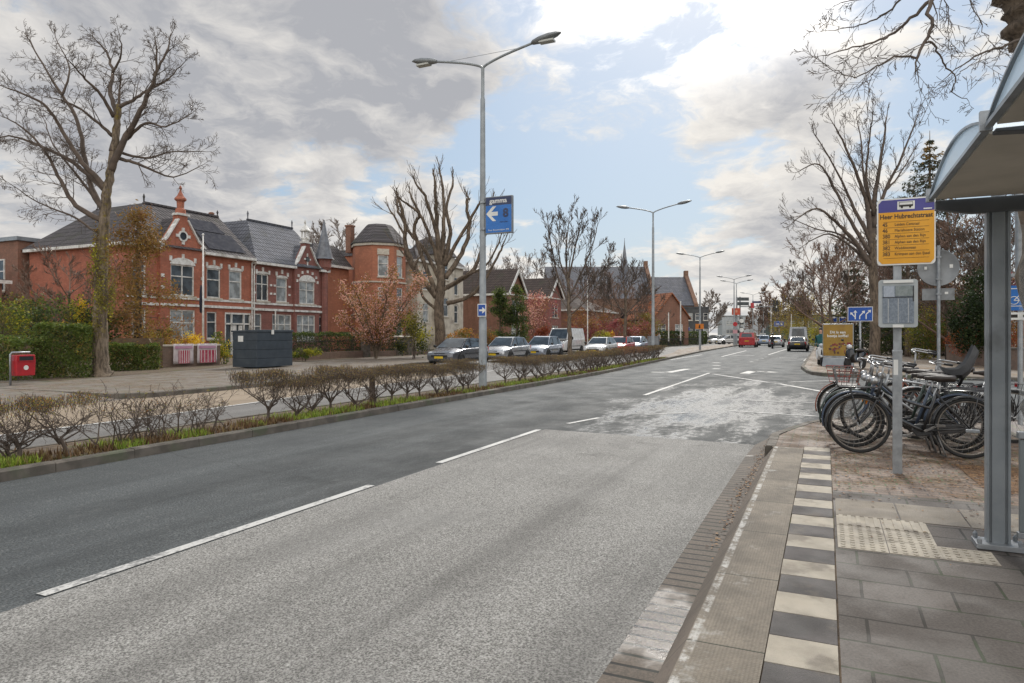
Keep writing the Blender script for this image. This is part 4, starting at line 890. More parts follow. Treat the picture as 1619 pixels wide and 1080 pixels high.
tracetree('bare_tree', 'tall bare tree rising behind the yellow bus stop sign', (1383, 578), 36, [(1383, 545), (1383, 490), (1381, 440), (1379, 400), (1379, 370)], L_, rt_P, 12, m_bark, m_twig, (.29, .17), .12, 2.4)
# overhanging tree at the top right
rng = random.Random(31); Yt = 9.0; b = P3(1660, 800, Yt); b.z = .16
t = thing('overhanging_tree', 'thick knobbly trunk behind the bus shelter with bare branches hanging over the top right', 'tree', b)
mb = MB(); tp = [(1662, 706), (1660, 600), (1655, 400), (1652, 200), (1648, 90), (1628, 40), (1618, 0), (1600, -80), (1560, -200), (1520, -320)]
sp = spline([P3(x, y, Yt)-b for x, y in tp], 6); rad = [.27+.05*math.sin(i*1.9)+(.04*math.sin(i*.7)) for i in range(len(sp))]; mb.path(sp, rad, 16); mb.build('trunk', m_bark, t, True)
mb = MB(); op = dict(dens=2.4, tlen=.55, lev=2, kids=4, rmin=.0028, rt=.010, up=-.01, gnarl=.13, spread=.8, wob=.012)
for pts, r0, r1, dep in [([(1575, -120), (1520, -60), (1475, 0), (1470, 50), (1450, 92)], .05, .018, -.4), ([(1475, -5), (1440, 30), (1400, 60), (1350, 75), (1300, 88)], .035, .006, .3), ([(1450, 92), (1420, 88), (1385, 105), (1350, 122), (1318, 112)], .022, .005, -.5),
      ([(1463, 65), (1480, 75), (1495, 105), (1512, 120), (1505, 145), (1530, 158)], .022, .005, .4), ([(1625, 58), (1590, 72), (1550, 85), (1515, 108), (1490, 128)], .028, .005, -.3), ([(1500, -60), (1450, -20), (1400, 20), (1360, 40), (1310, 48)], .03, .005, .6),
      ([(1560, -80), (1530, -20), (1545, 30), (1570, 70)], .018, .004, .2), ([(1450, 92), (1452, 125), (1455, 150)], .01, .004, .1), ([(1490, -20), (1500, 20), (1500, 60)], .01, .004, .5), ([(1440, -30), (1390, -5), (1345, 0), (1318, 10)], .02, .004, .2),
      ([(1400, 62), (1370, 80), (1345, 115), (1320, 150)], .01, .004, -.3), ([(1385, 105), (1375, 130), (1370, 165)], .008, .004, .1), ([(1512, 120), (1540, 100), (1575, 90)], .008, .004, -.3)]:
    q = [P3(x, y, Yt-.8+dep*i/4) for i, (x, y) in enumerate(pts)]; limb(mb, rng, rel(b, q), r0*.72, r1*.8, op, start=.1, wob=.012, n=6)
mb.build('crown', m_twig, t, True)

# generic background bare tree
def baretree(name, label, loc, h, spread, seed, m, rmin, lev=2, kids=5, dens=1.6, tw=1.0, group=None, first=.28, trunk_r=None):
    rng = random.Random(seed); t = thing(name, label, 'tree', loc, 0, group); mb = MB(); tr = trunk_r or h*.018
    top = Vector((rng.uniform(-.3, .3), rng.uniform(-.3, .3), h*.6)); sp = spline([(0, 0, -.05), (rng.uniform(-.1, .1), 0, h*.2), (rng.uniform(-.2, .2), rng.uniform(-.2, .2), h*.4), top], 5)
    mb.path(sp, [tr*(1-.6*i/(len(sp)-1)) for i in range(len(sp))], 8); mb.build('trunk', m_bark, t, True)
    mb = MB(); P = dict(dens=dens, tlen=h*.2*tw, lev=lev, kids=kids, rmin=rmin, rt=.04, up=.12, gnarl=.15, spread=.65)
    for i in range(9):
        f = first+(1-first)*i/8; j = min(int(f*(len(sp)-1)), len(sp)-2); q = sp[j]; a = i*2.4+rng.random(); ln = spread*(1.05-.45*f)
        e = q+Vector((math.cos(a)*ln, math.sin(a)*ln, h*(.24+.14*rng.random()))); md = q.lerp(e, .5)+Vector((math.cos(a), math.sin(a), -.3))*ln*.12
        limb(mb, rng, [q, md, e], tr*.5*(1.1-.6*f), rmin*1.3, P, n=5)
    mb.build('crown', m, t, True); return t
bg = 'bare trees in the background'
baretree('bare_tree', 'grey bare tree behind the dark mansard roof', W(60, 62), 16, 5, 1, m_greytwig, .03, group=bg)
baretree('bare_tree', 'grey bare tree behind the chimney of the tower villa', W(62, 52), 15, 5, 2, m_greytwig, .03, group=bg)
for i, (px, Y, h, lb) in enumerate([(800, 95, 13.5, 'pale bare tree rising behind the ridge of the broad gabled house'), (838, 110, 15, 'pale bare tree rising above the smaller gabled house'), (770, 100, 13, 'pale bare tree just right of the tall sign lamp behind roofs'), (925, 105, 13, 'reddish bare tree left of the church roof'), (955, 95, 10, 'brown bare tree in front of the church wall, leftmost there'), (1005, 92, 8.5, 'brown bare tree in front of the church between two lamp posts'), (965, 120, 12, 'dark bare tree against the church roof left of the spire')]):
    baretree('bare_tree', lb, P3(px, 529+1.5*1080/Y, Y), h, 5, 40+i, m_greytwig if i < 3 else m_twigred, .026, group=bg, dens=1.1, kids=4)
baretree('bare_tree', 'small bare tree behind the flat dark office', P3(1118, 540, 150), 11, 5, 61, m_greytwig, .04, group=bg)
for i, (px, Y, h, sp_, lb) in enumerate([(1318, 44, 8.5, 3.4, 'slim bare tree behind the yellow advertising board'), (1340, 52, 10, 4, 'bare brown tree between advertising board and tall tree'), (1300, 70, 11, 4, 'bare tree at the far right kerb beyond the parked white scooter'), (1232, 165, 14, 5, 'dark bare tree left of the yellow willow'), (1200, 190, 10, 4, 'far bare tree behind the red van'), (1222, 150, 9, 3, 'far bare tree above the motorcyclist')]):
    baretree('bare_tree', lb, P3(px, 529+1.5*1080/Y, Y), h, sp_, 70+i, (m_twigred, m_twigred, m_twig)[i % 3], .013*max(1, Y/48), group='bare trees along the right side')
for i, (px, Y, h, sp_, lb) in enumerate([(1435, 46, 11.5, 4, 'tangled brown tree between the bus stop sign and the spruce'), (1500, 40, 9.5, 4, 'brown twiggy tree behind the round sign back'), (1545, 36, 9.5, 4, 'brown twiggy tree above the dark holly'), (1580, 44, 11, 5, 'brown twiggy tree left of the shelter post'), (1612, 38, 9.5, 4, 'brown twiggy tree at the right edge behind the shelter'), (1410, 58, 10, 4, 'brown tree behind the timetable case')]):
    baretree('bare_tree', lb, P3(px, 529+1.45*1080/Y, Y), h, sp_, 90+i, (m_twig, m_twigred)[i % 2], .016, group='brown trees behind the right hand wall', dens=1.9, kids=5, first=.15)

# leaf clouds
def cloud(mb, rng, c, rad, n, size, clumps=14, sk=.6, asp=.7, shape=None, mats=1):
    cs = []
    for i in range(clumps):
        while True:
            p = Vector((rng.uniform(-1, 1), rng.uniform(-1, 1), rng.uniform(-1, 1)))
            if .25 < p.length < 1 and (shape is None or shape(p)): break
        cs.append((p, rng.uniform(.2, .42), rng.randrange(mats)))
    for i in range(n):
        p, r, mi = cs[rng.randrange(clumps)] ; q = p+Vector((rng.gauss(0, r*sk), rng.gauss(0, r*sk), rng.gauss(0, r*sk)))
        if q.length > 1.15: q = q.normalized()*rng.uniform(.8, 1.1)
        if shape and not shape(q): continue
        mb.m(mi if rng.random() < .8 else rng.randrange(mats)); mb.leaf((c[0]+q.x*rad[0], c[1]+q.y*rad[1], c[2]+q.z*rad[2]), size*rng.uniform(.6, 1.3), rng, asp)
lf_dark = leafmat('leaf_dark_green', (.018, .03, .012), (.045, .06, .02)); lf_green = leafmat('leaf_green', (.045, .07, .018), (.10, .13, .03)); lf_lime = leafmat('leaf_yellow_green', (.16, .17, .02), (.28, .25, .03))
lf_yel = leafmat('blossom_yellow', (.45, .28, .02), (.6, .4, .04)); lf_red = leafmat('leaf_red', (.21, .055, .03), (.33, .10, .045), k=1.15); lf_brown = leafmat('leaf_brown', (.12, .06, .03), (.2, .11, .05)); lf_pink = leafmat('blossom_pink', (.40, .20, .19), (.5, .33, .31))
lf_olive = leafmat('leaf_olive', (.09, .085, .025), (.16, .13, .04)); lf_orange = leafmat('leaf_orange', (.35, .14, .03), (.45, .22, .05), k=1.1); lf_plum = leafmat('leaf_plum', (.13, .04, .05), (.22, .07, .08)); lf_holly = leafmat('leaf_black_green', (.008, .016, .007), (.022, .036, .014))
lf_rust = leafmat('needle_rusty', (.10, .068, .022), (.19, .115, .035)); lf_willow = leafmat('leaf_willow', (.22, .165, .04), (.31, .24, .065), k=1.0)
def shrub(name, label, loc, rad, n, size, mats, seed, cat='shrub', group=None, stems=5, zc=None, clumps=16, trunk_h=None, sk=.6, shape=None, asp=.7, core=True):
    rng = random.Random(seed); t = thing(name, label, cat, loc, 0, group); zc = zc if zc is not None else rad[2]*.95
    mb = MB()
    for i in range(stems):
        a = rng.random()*6.28; e = Vector((math.cos(a)*rad[0]*.55*rng.random(), math.sin(a)*rad[1]*.55*rng.random(), zc+rad[2]*.4*rng.random())); r = .012+rad[0]*.012
        twig(mb, rng, Vector((rng.gauss(0, .06), rng.gauss(0, .06), -.05)), e, e.length*1.1, r, 2, dict(gnarl=.1, up=.04, kids=4, rmin=.005))
    mb.build('stem', m_twig, t)
    mb = MB(); cloud(mb, rng, (0, 0, zc), rad, n, size, clumps, sk, asp, shape, len(mats)); mb.build('foliage', mats, t); return t
def gp(px, py, z=.11):
    s, l = SLof(px, py, z); return W(s, l, z)
def at(px, Y, z=.11): return Vector(((px-809.5)*Y/1080, Y, z))
# clipped hedges
def hedge(name, label, a, b, w, h, n, size, mats, seed, group=None):
    rng = random.Random(seed); a = Vector(a); b = Vector(b); L = (b-a).length; rz = math.atan2((b-a).y, (b-a).x)
    t = thing(name, label, 'hedge', a, rz, group); mb = MB()
    for i in range(int(L/.35)):
        x = .2+i*.35; twig(mb, rng, Vector((x, w/2+rng.gauss(0, .05), 0)), Vector((0, 0, 1)), h*.8, .02, 2, dict(gnarl=.2, kids=4, rmin=.005))
    mb.build('stem', m_twig, t); mb = MB()
    for i in range(n):
        f = rng.random(); k = rng.random()
        wob = .05*math.sin(i*.01)+.06*math.sin(f*L*3.1)+.05*math.sin(f*L*7.3)
        if k < .33: p = (f*L, w*rng.random(), h+wob+rng.gauss(0, .035)-.04)
        elif k < .68: p = (f*L, rng.gauss(.05, .05)+wob*.5, h*rng.random())
        elif k < .80: p = (f*L, w-abs(rng.gauss(.03, .05)), h*rng.random())
        elif k < .90: p = ((0, L)[rng.random() < .5]+rng.gauss(0, .05), w*rng.random(), h*rng.random())
        else: p = (f*L, w*rng.random(), h*rng.random())
        cl = math.sin(p[0]*5+p[2]*4)+math.sin(p[0]*2.3+1+p[2]*6+p[1]*5)
        mb.m(0 if cl+rng.gauss(0, .7) > -.2 or len(mats) < 2 else rng.randrange(len(mats))); mb.leaf(p, size*rng.uniform(.6, 1.3), rng, .7)
    mb.build('foliage', mats, t); return t
hedge('clipped_hedge', 'tall square clipped evergreen hedge left of the big bare trunk', at(52, 23.2), at(140, 23.6), 1.5, 1.78, 11000, .085, [lf_green, lf_dark, lf_olive], 1)
hedge('clipped_hedge', 'lower clipped hedge just right of the big bare trunk', at(172, 27.5), at(254, 29.0), 1.2, 1.05, 7500, .085, [lf_green, lf_dark, lf_olive], 2)
hedge('clipped_hedge', 'clipped hedge cut off by the left edge beside the litter bin', at(-45, 22.5), at(24, 22.0), 1.2, 1.35, 6500, .085, [lf_green, lf_olive, lf_dark], 3)
hedge('clipped_hedge', 'long dark clipped garden hedge behind the iron railings', W(31.5, 29.6, .12), W(44, 29.6, .12), 1.0, 1.55, 12000, .11, [lf_dark, lf_green], 4)
# garden plants on the left
cone = lambda p: math.hypot(p.x, p.y) < .95*(1-(p.z+1)/2)**.7+.08
def yew(name, label, loc, r, h, n, size, mats, seed, cat='conifer', sk=.6, droop=True, group=None, th=None):
    rng = random.Random(seed); t = thing(name, label, cat, loc, 0, group); mb = MB(); mb.path([(0, 0, -.05), (.03, 0, h*.5), (0, 0, h*.97)], [r*.09, r*.05, .01], 7); mb.build('trunk', m_bark, t, True); mb = MB()
    z0 = th if th is not None else h*.06
    for k in range(int(h*9)):
        f = rng.random()**1.2; z = z0+(h-z0)*f; a = rng.random()*6.28; ln = r*(1-f)**.6*rng.uniform(.65, 1.12)+.1; q = Vector((math.cos(a)*ln, math.sin(a)*ln, z-ln*.12))
        mb.m(0); mb.path([(0, 0, z), q*.5+Vector((0, 0, z*.5+.02)), q], [.02, .012, .006], 3, False)
        mi = rng.randrange(len(mats))
        for i in range(int(n/(h*9))):
            u = rng.random()**.6; p = Vector((0, 0, z)).lerp(q, u)+Vector((rng.gauss(0, .1+.06*r), rng.gauss(0, .1+.06*r), rng.gauss(-.05, .09+.05*r)))
            mb.m(mi+1 if rng.random() < .75 else 1+rng.randrange(len(mats))); mb.leaf(p, size*rng.uniform(.6, 1.3), rng, .45)
    mb.build('foliage', [m_twig]+mats, t); return t
yew('brown_conifer', 'feathery rusty brown conifer right of the big bare trunk', at(218, 31.5), 2.5, 7.2, 13000, .15, [lf_rust, lf_brown, lf_rust, lf_brown], 6, th=.9)
shrub('ivy', 'yellow green ivy climbing the big bare trunk below its fork', P3(160, 470, 24.1)-Vector((0, 0, .9)), (.42, .42, 1.9), 2600, .085, [lf_olive, lf_lime, lf_rust], 7, 'ivy', zc=1.5, clumps=20)
shrub('garden_conifer', 'dark rounded evergreen behind the tall clipped hedge', at(95, 29.5), (2.6, 1.6, 1.75), 7000, .13, [lf_dark, lf_dark, lf_green], 8, 'conifer', clumps=26)
shrub('garden_conifer', 'dark evergreen left of the tall clipped hedge', at(25, 31.5), (2.4, 1.5, 1.7), 5000, .13, [lf_dark, lf_green, lf_olive], 9, 'conifer', clumps=24)
shrub('yellow_bush', 'loose yellow green bush at the left edge above the wooden fence', at(12, 26), (1.1, .8, 1.5), 2200, .1, [lf_lime, lf_olive, lf_green], 10, clumps=14)
shrub('yellow_bush', 'small yellow leaved bush above the tall clipped hedge near the trunk', at(126, 28.5), (.6, .5, 1.4), 1200, .1, [lf_lime, lf_yel, lf_olive], 11, clumps=10, zc=1.7)
shrub('forsythia', 'bright yellow forsythia in front of the villa bay window', at(286, 35), (1.1, .7, .72), 2600, .085, [lf_yel, lf_yel, lf_orange], 12, zc=1.05, clumps=16)
shrub('forsythia', 'yellow flowering bush left of the dark storage box', at(352, 34), (.75, .6, .8), 1700, .09, [lf_lime, lf_yel, lf_green], 13, zc=.8)
shrub('green_bush', 'olive green bush between the brown conifer and the forsythia', at(250, 34), (.8, .7, .75), 1800, .09, [lf_green, lf_lime, lf_dark], 14, zc=1.2)
shrub('green_bush', 'low bright green bush right of the dark storage box', at(482, 38), (.9, .4, .4), 1500, .1, [lf_green, lf_lime], 15, zc=.5)
baretree('young_tree', 'thin bare tree with reddish twigs before the left end wall of the gabled villa', at(112, 33), 6, 2.6, 16, m_twigred, .012, dens=3)
# magnolia
rng = random.Random(17); mg = thing('magnolia', 'pink flowering magnolia with spreading low branches in front of the tower villa', 'tree', W(35.1, 25.4, .12)); mb = MB(); fl = MB()
for i in range(20):
    a = i*.72+rng.random()*.5; ln = rng.uniform(.9, 3.0); q = Vector((math.cos(a)*ln, math.sin(a)*ln, rng.uniform(2.0, 5.0)))
    sp = limb(mb, rng, [(0, 0, -.05), (math.cos(a)*.25, math.sin(a)*.25, .7), q*.6+Vector((0, 0, .3)), q], .085, .012, dict(dens=2.6, tlen=1.0, lev=1, kids=5, rmin=.008, up=.1, gnarl=.2), n=6, start=.3)
mb.build('trunk', m_bark, mg, True)
for v in mb.v[::3]:
    if v[2] > 1.0 and rng.random() < .8:
        for k in range(rng.randrange(2, 6)): fl.m(rng.choice((0, 0, 0, 1, 2, 3))); fl.leaf(Vector(v)+Vector((rng.gauss(0, .14), rng.gauss(0, .14), rng.gauss(.03, .12))), rng.uniform(.07, .15), rng, .6)
fl.build('blossom', [lf_pink, lf_olive, lf_rust, lf_orange], mg)
shrub('green_bush', 'olive bush right of the magnolia behind the railings', at(655, 42), (1.3, .8, 1.35), 3000, .12, [lf_olive, lf_lime, lf_dark], 18, zc=1.5)
shrub('green_bush', 'rust and green bush at the foot of the pollarded tree', at(735, 47), (1.3, .8, .95), 2200, .12, [lf_green, lf_olive, lf_orange], 19)
shrub('orange_bush', 'orange brown bush behind the second parked car', at(768, 50), (.9, .7, 1.0), 1600, .12, [lf_orange, lf_brown, lf_olive], 20)
ell = 'columnar conifers before the gabled house'
yew('columnar_conifer', 'dark columnar conifer right of the sign lamp, shorter of the pair', at(790, 56), 1.25, 5.2, 5200, .2, [lf_dark, lf_dark, lf_green], 21, group=ell)
yew('columnar_conifer', 'dark columnar conifer, taller and right of the pair', at(817, 56), 1.3, 5.5, 5200, .2, [lf_dark, lf_green, lf_dark], 22, group=ell)
shrub('pink_blossom_tree', 'pink blossom tree in front of the smaller gabled house', at(850, 62), (1.9, 1.5, 2.3), 3000, .16, [lf_pink, lf_plum, lf_brown], 23, 'tree', zc=3.2, clumps=20)
for i, (px, Y, rr, h, ms, lb) in enumerate([(868, 60, 1.3, 1.1, [lf_red, lf_plum], 'plum red shrub left of the white van'), (955, 66, 1.3, .95, [lf_lime, lf_olive], 'lime green bush right of the white van'), (985, 76, 2.0, 1.6, [lf_plum, lf_plum, lf_brown], 'plum coloured bush behind the young tree by the church'), (1008, 84, 1.8, 1.7, [lf_plum, lf_brown], 'dark plum bush left of the second lamp post'), (930, 78, 2.2, 1.9, [lf_brown, lf_plum], 'rusty bush behind the white van'), (968, 66, .7, .9, [lf_yel, lf_orange], 'small yellow bush beside the lime green bush'), (1018, 88, 2.4, 2.1, [lf_olive, lf_brown], 'olive bush left of the orange roofed cottage'), (940, 92, 4, 2.7, [lf_brown, lf_plum], 'wide brown thicket before the church')]):
    shrub('garden_shrub', lb, at(px, Y), (rr, rr*.7, h), int(1500+500*rr), .15+.02*rr, ms, 120+i, group='shrubs beyond the parked cars')
hedge('clipped_hedge', 'low green hedge along the pavement before the cottage and office', at(1046, 92), at(1118, 110), 1, 1.9, 4500, .25, [lf_dark, lf_green], 30)
# willow, spruce, evergreens and red bushes on the right
rng = random.Random(33); wl_ = thing('willow', 'yellow weeping willow beyond the grey van on the right', 'tree', at(1272, 105)); mb = MB(); mb.path([(0, 0, 0), (.2, 0, 3), (.3, .2, 5.5)], [.4, .3, .2], 8); mb.build('trunk', m_bark, wl_, True); mb = MB()
for i in range(420):
    a = rng.random()*6.28; r0 = rng.uniform(.4, 5.4); top = Vector((math.cos(a)*r0, math.sin(a)*r0, rng.uniform(4.5, 9.6)-r0*.4)); 
    if i % 6 == 0: mb.m(1).path([(.2, 0, 4), top*.5+Vector((0, 0, 3.5)), top], [.1, .06, .03], 4, False)
    ln = rng.uniform(2, 5.5); p = top.copy()
    for k in range(int(ln*3)):
        p = p+Vector((rng.gauss(0, .06), rng.gauss(0, .06), -.33))
        if p.z < .8: break
        mb.m(0).leaf(p, .34, rng, .4)
mb.build('crown', [lf_willow, m_twig], wl_)
def spruce(name, label, loc, h, r, n, seed, mats, size):
    rng = random.Random(seed); t = thing(name, label, 'conifer', loc); mb = MB(); mb.path([(0, 0, -.1), (0, 0, h*.5), (0, 0, h)], [h*.018, h*.011, .02], 8); mb.build('trunk', m_bark, t, True); mb = MB()
    lv = int(h*1.7)
    for i in range(lv):
        f = (i+.3*rng.random())/lv; z = h*(.06+.92*f); ln0 = r*(1-f)**.85+.15
        for k in range(6):
            a = k*1.047+i*.7+rng.gauss(0, .2); ln = ln0*rng.uniform(.6, 1.15); q = Vector((math.cos(a)*ln, math.sin(a)*ln, z-ln*.16)); m_ = Vector((math.cos(a)*ln*.55, math.sin(a)*ln*.55, z-ln*.22))
            q = q+Vector((0, 0, .1*ln)); mb.m(0).path([(0, 0, z), m_, q], [.05, .03, .012], 3, False); mi = 1+rng.randrange(len(mats)); sd_ = Vector((-math.sin(a), math.cos(a), 0))
            for j in range(int(n*ln/(lv*6*r*.5))+3):
                u = rng.random()**.7; p = (Vector((0, 0, z)).lerp(m_, u/.55) if u < .55 else m_.lerp(q, (u-.55)/.45)); p = p+sd_*rng.gauss(0, .16*ln*(1.1-u)+.06)+Vector((0, 0, -abs(rng.gauss(0, .14+.04*ln))))
                mb.m(mi).leaf(p, size*rng.uniform(.6, 1.3), rng, .4)
    mb.build('foliage', [m_twig]+mats, t); return t
lf_spr = leafmat('needle_dark', (.02, .026, .018), (.045, .05, .034))
spruce('spruce', 'tall dark spruce standing behind the bus shelter roof', at(1470, 60), 19.4, 7.0, 15000, 34, [lf_spr, lf_spr, lf_rust], .34)
spruce('spruce', 'shorter dark evergreen right of the tall bare tree trunk', at(1412, 50), 8.6, 3.2, 6000, 35, [lf_spr, lf_dark], .24)
spruce('spruce', 'dark evergreen left of the tall bare tree trunk behind the blue lane sign', at(1350, 56), 8.2, 2.8, 5000, 36, [lf_spr, lf_dark], .26)
shrub('holly', 'almost black evergreen holly between round sign and shelter post', at(1552, 33), (1.35, 1.3, 2.0), 9000, .13, [lf_holly, lf_holly, lf_dark], 37, 'tree', zc=2.5, clumps=40, sk=.5)
shrub('red_bush', 'orange red leaved bush right of the round sign post', at(1533, 35), (1.05, .9, .72), 4200, .08, [lf_red, lf_orange, lf_red], 38, zc=1.1, clumps=26)
shrub('red_bush', 'rust red hedge bush at the right edge behind the shelter', at(1608, 31), (.9, .9, 1.05), 3600, .08, [lf_red, lf_orange, lf_brown], 39, zc=1.1, clumps=22)
for i, (px, Y, rx, h, ms, lb) in enumerate([(1462, 42, 1.3, 1.7, [lf_green, lf_olive, lf_lime], 'mid green bush behind the timetable case'), (1500, 41, 1.1, 1.3, [lf_green, lf_brown, lf_olive], 'green and brown bush left of the orange red bush'), (1428, 52, 1.7, 1.5, [lf_olive, lf_green, lf_brown], 'olive bush left of the bus stop pole'), (1400, 60, 2.0, 1.5, [lf_brown, lf_olive], 'brown bush behind the blue lane sign'), (1512, 46, 1.6, 2.9, [lf_plum, lf_red, lf_brown], 'tall red brown shrub behind the round sign back'), (1475, 50, 1.8, 3.1, [lf_plum, lf_brown, lf_olive], 'plum shrub between timetable case and round sign'), (1590, 40, 1.4, 2.2, [lf_brown, lf_olive], 'brown shrub behind the shelter post'), (1335, 64, 2, 1.7, [lf_olive, lf_brown], 'olive shrub behind the advertising board'), (1300, 85, 2.2, 1.6, [lf_olive, lf_lime], 'olive shrub beyond the scooters'), (1250, 170, 5, 2.4, [lf_lime, lf_green], 'bright green far bush under the blue road sign'), (1640, 33, 1.6, 2.6, [lf_brown, lf_plum], 'brown shrub at the right edge')]):
    shrub('garden_shrub', lb, at(px, Y), (rx, rx*.8, h), int(2000+900*rx), .12+.025*max(0, rx-1), ms, 150+i, group='shrubs along the right hand wall', clumps=22, zc=h*1.0)
# leggy hedge plants on the median
lf_hedge = leafmat('leaf_hedge_brown', (.17, .125, .05), (.27, .20, .07))
def median_plant(seed, yellow):
    rng = random.Random(seed); t = thing('hedge_plant', 'x', 'shrub'); mb = MB(); tips = []
    for k in range(rng.choice((1, 1, 2))):
        b0 = Vector((rng.gauss(0, .05), rng.gauss(0, .05), -.03)); hh = rng.uniform(.2, .34); tp = b0+Vector((rng.gauss(0, .04), rng.gauss(0, .04), hh)); mb.path([b0, b0.lerp(tp, .5)+Vector((rng.gauss(0, .015), 0, 0)), tp], [.03, .024, .022], 6)
        for j in range(7):
            a = j*.9+rng.random(); ln = rng.uniform(.2, .48); e = tp+Vector((math.cos(a)*ln, math.sin(a)*ln*.8, rng.uniform(.18, .48))); e.z = min(e.z, .84)
            m_ = tp.lerp(e, .5)+Vector((rng.gauss(0, .05), rng.gauss(0, .05), -.05)); mb.path([tp+Vector((0, 0, -.12*rng.random())), m_, e], [.016, .011, .007], 4, False); tips.append(e); tips.append(m_)
    for e in list(tips):
        for j in range(5):
            d = Vector((rng.gauss(0, .8), rng.gauss(0, .6), rng.uniform(.05, 1.0))); twig(mb, rng, e, d, rng.uniform(.12, .3), .005, 1, dict(gnarl=.25, kids=3, rmin=.0028, up=.1))
    mb.build('stem', m_twig, t); mb = MB()
    for i in range(2500 if not yellow else 1500):
        x = rng.uniform(-.47, .47); y = rng.gauss(0, .2); z = .93+.03*math.sin(x*9+seed)+.02*math.sin(y*13)-abs(rng.gauss(0, .11))
        if abs(y) > .5 or (math.sin(x*14+seed)+math.sin(y*17+z*9) < -1.1): continue
        p = Vector((x, y, z)); mb.m(rng.randrange(3)); mb.leaf(p, rng.uniform(.014, .032), rng, .55)
        if rng.random() < .4: mb.m(3); mb.path([p+Vector((rng.gauss(0, .02), rng.gauss(0, .02), -.07)), p+Vector((0, 0, .03))], .0026, 3, False)
    mb.build('foliage', ([lf_lime, lf_orange, lf_olive] if yellow else [lf_hedge, lf_olive, lf_brown])+[m_twig], t); return t
protos = [median_plant(i, False) for i in range(5)]+[median_plant(10+i, True) for i in range(2)]+[None]
def redplant():
    t = dup(protos[0], (0, 0, 0), 0)
    for c in t.children:
        if c.name.startswith('foliage'): c.data = c.data.copy(); c.data.materials[0] = lf_orange; c.data.materials[1] = lf_red; c.data.materials[2] = lf_orange
    return t
def gappy():                                             # wide, nearly leafless plant
    rng = random.Random(77); t = thing('hedge_plant', 'x', 'shrub'); mb = MB(); fl = MB()
    for k in range(11):
        a = rng.random()*6.28; b0 = Vector((rng.gauss(0, .35), rng.gauss(0, .08), -.03)); e = b0+Vector((rng.gauss(0, .4), rng.gauss(0, .2), rng.uniform(.45, .85)))
        twig(mb, rng, b0, e-b0, (e-b0).length, .014, 2, dict(gnarl=.17, kids=5, rmin=.0032, up=.05))
    for v in mb.v[::4]:
        if v[2] > .5 and rng.random() < .35: fl.m(rng.randrange(3)); fl.leaf(Vector(v), rng.uniform(.018, .034), rng, .6)
    mb.build('stem', m_twig, t); fl.build('foliage', [lf_lime, lf_orange, lf_olive], t); return t
protos[7] = gappy(); protos.append(redplant())
PL = [(4.1, 6, 1), (4.75, 5, 1), (5.35, 6, 1), (6.15, 7, 1), (6.75, 7, 1), (7.35, 7, 1)]
s = 8.75; i = 0; rr_ = random.Random(9)
while s < 43:
    k = rr_.randrange(5); 
    if 25.5 < s < 31 and rr_.random() < .5: k = 5
    if 31 < s < 37.5: k = 8
    if not (16.75 < s < 17.65): PL.append((s, k, 0))
    s += .58+.012*max(0, s-10)+rr_.uniform(-.06, .1)
used_p = set(); cnt = [0, 0, 0]; ORD = 'first second third fourth fifth sixth seventh eighth ninth tenth eleventh twelfth thirteenth fourteenth fifteenth sixteenth seventeenth eighteenth nineteenth twentieth twenty-first twenty-second twenty-third twenty-fourth twenty-fifth twenty-sixth twenty-seventh twenty-eighth twenty-ninth thirtieth thirty-first thirty-second'.split()
for i, (s, k, y) in enumerate(PL):
    src = protos[k]; loc = W(s, medl(s)+.33+rr_.uniform(-.04, .04), .105); rz = ROAD+(0 if rr_.random() < .5 else math.pi)+rr_.uniform(-.25, .25)
    kind = {5: 'yellow tipped leggy hedge plant', 6: 'yellow tipped leggy hedge plant', 7: 'sprawling nearly leafless hedge plant', 8: 'orange leaved hedge plant'}.get(k, 'leggy brown clipped hedge plant')
    zone = 0 if s < 8 else 1 if s < 18.4 else 2; cnt[zone] += 1; n_ = ORD[(6-cnt[0]) if zone == 0 else cnt[zone]-1]; where = n_+' plant '+('left of the gap in the median hedge', 'right of the median hedge gap', 'beyond the nearest street lamp')[zone]
    if k in used_p: o = dup(src, loc, rz)
    else: o = src; used_p.add(k); o.location = loc; o.rotation_euler.z = rz
    o['label'] = kind+', '+where; o['group'] = 'hedge plants on the median'; q = rr_.uniform(.9, 1.08); o.scale = (q*(1+.007*max(0, s-10)), q, q*rr_.uniform(.78, .90))
for k in range(9):
    if k not in used_p:
        for c in list(protos[k].children): bpy.data.objects.remove(c)
        bpy.data.objects.remove(protos[k])
t = None
mb = MB(); mb.box((0, 0, .3), (.09, .09, .75)); o = mb.build('wooden_post', mat('old_wood', (.16, .11, .07), (.1, .07, .05), 8, .9, .4), None, False, .006); o.location = W(11.95, 8.75, .1); o.rotation_euler.z = ROAD; tag(o, 'short square wooden post standing in the median hedge', 'post')
# ---------------------------------------------------------------- street furniture
m_galv = mat('galvanised_steel', (.36, .38, .4), (.27, .285, .3), 9, .45, .05, metal=.55); m_lampgrey = mat('grey_pole_paint', (.33, .355, .37), (.26, .28, .295), 4, .5, metal=.1, c3=(.22, .23, .23), s3=1.5)
m_dark = plain('dark_plastic', (.02, .02, .022), .45); m_lens = plain('lamp_lens', (.5, .5, .46), .3)
m_blue = mat('sign_blue', (.008, .075, .36), (.007, .065, .32), 3, .35); m_cyan = mat('sign_light_blue', (.01, .15, .5), (.012, .13, .44), 3, .35); m_navy = mat('sign_navy', (.02, .035, .10), (.018, .03, .085), 3, .4)
m_signw = mat('sign_white', (.75, .75, .72), (.66, .66, .64), 3, .4); m_yel = mat('sign_yellow', (.72, .34, .012), (.66, .30, .012), 3, .4); m_busblue = mat('sign_violet_blue', (.055, .05, .25), (.05, .045, .22), 3, .4)
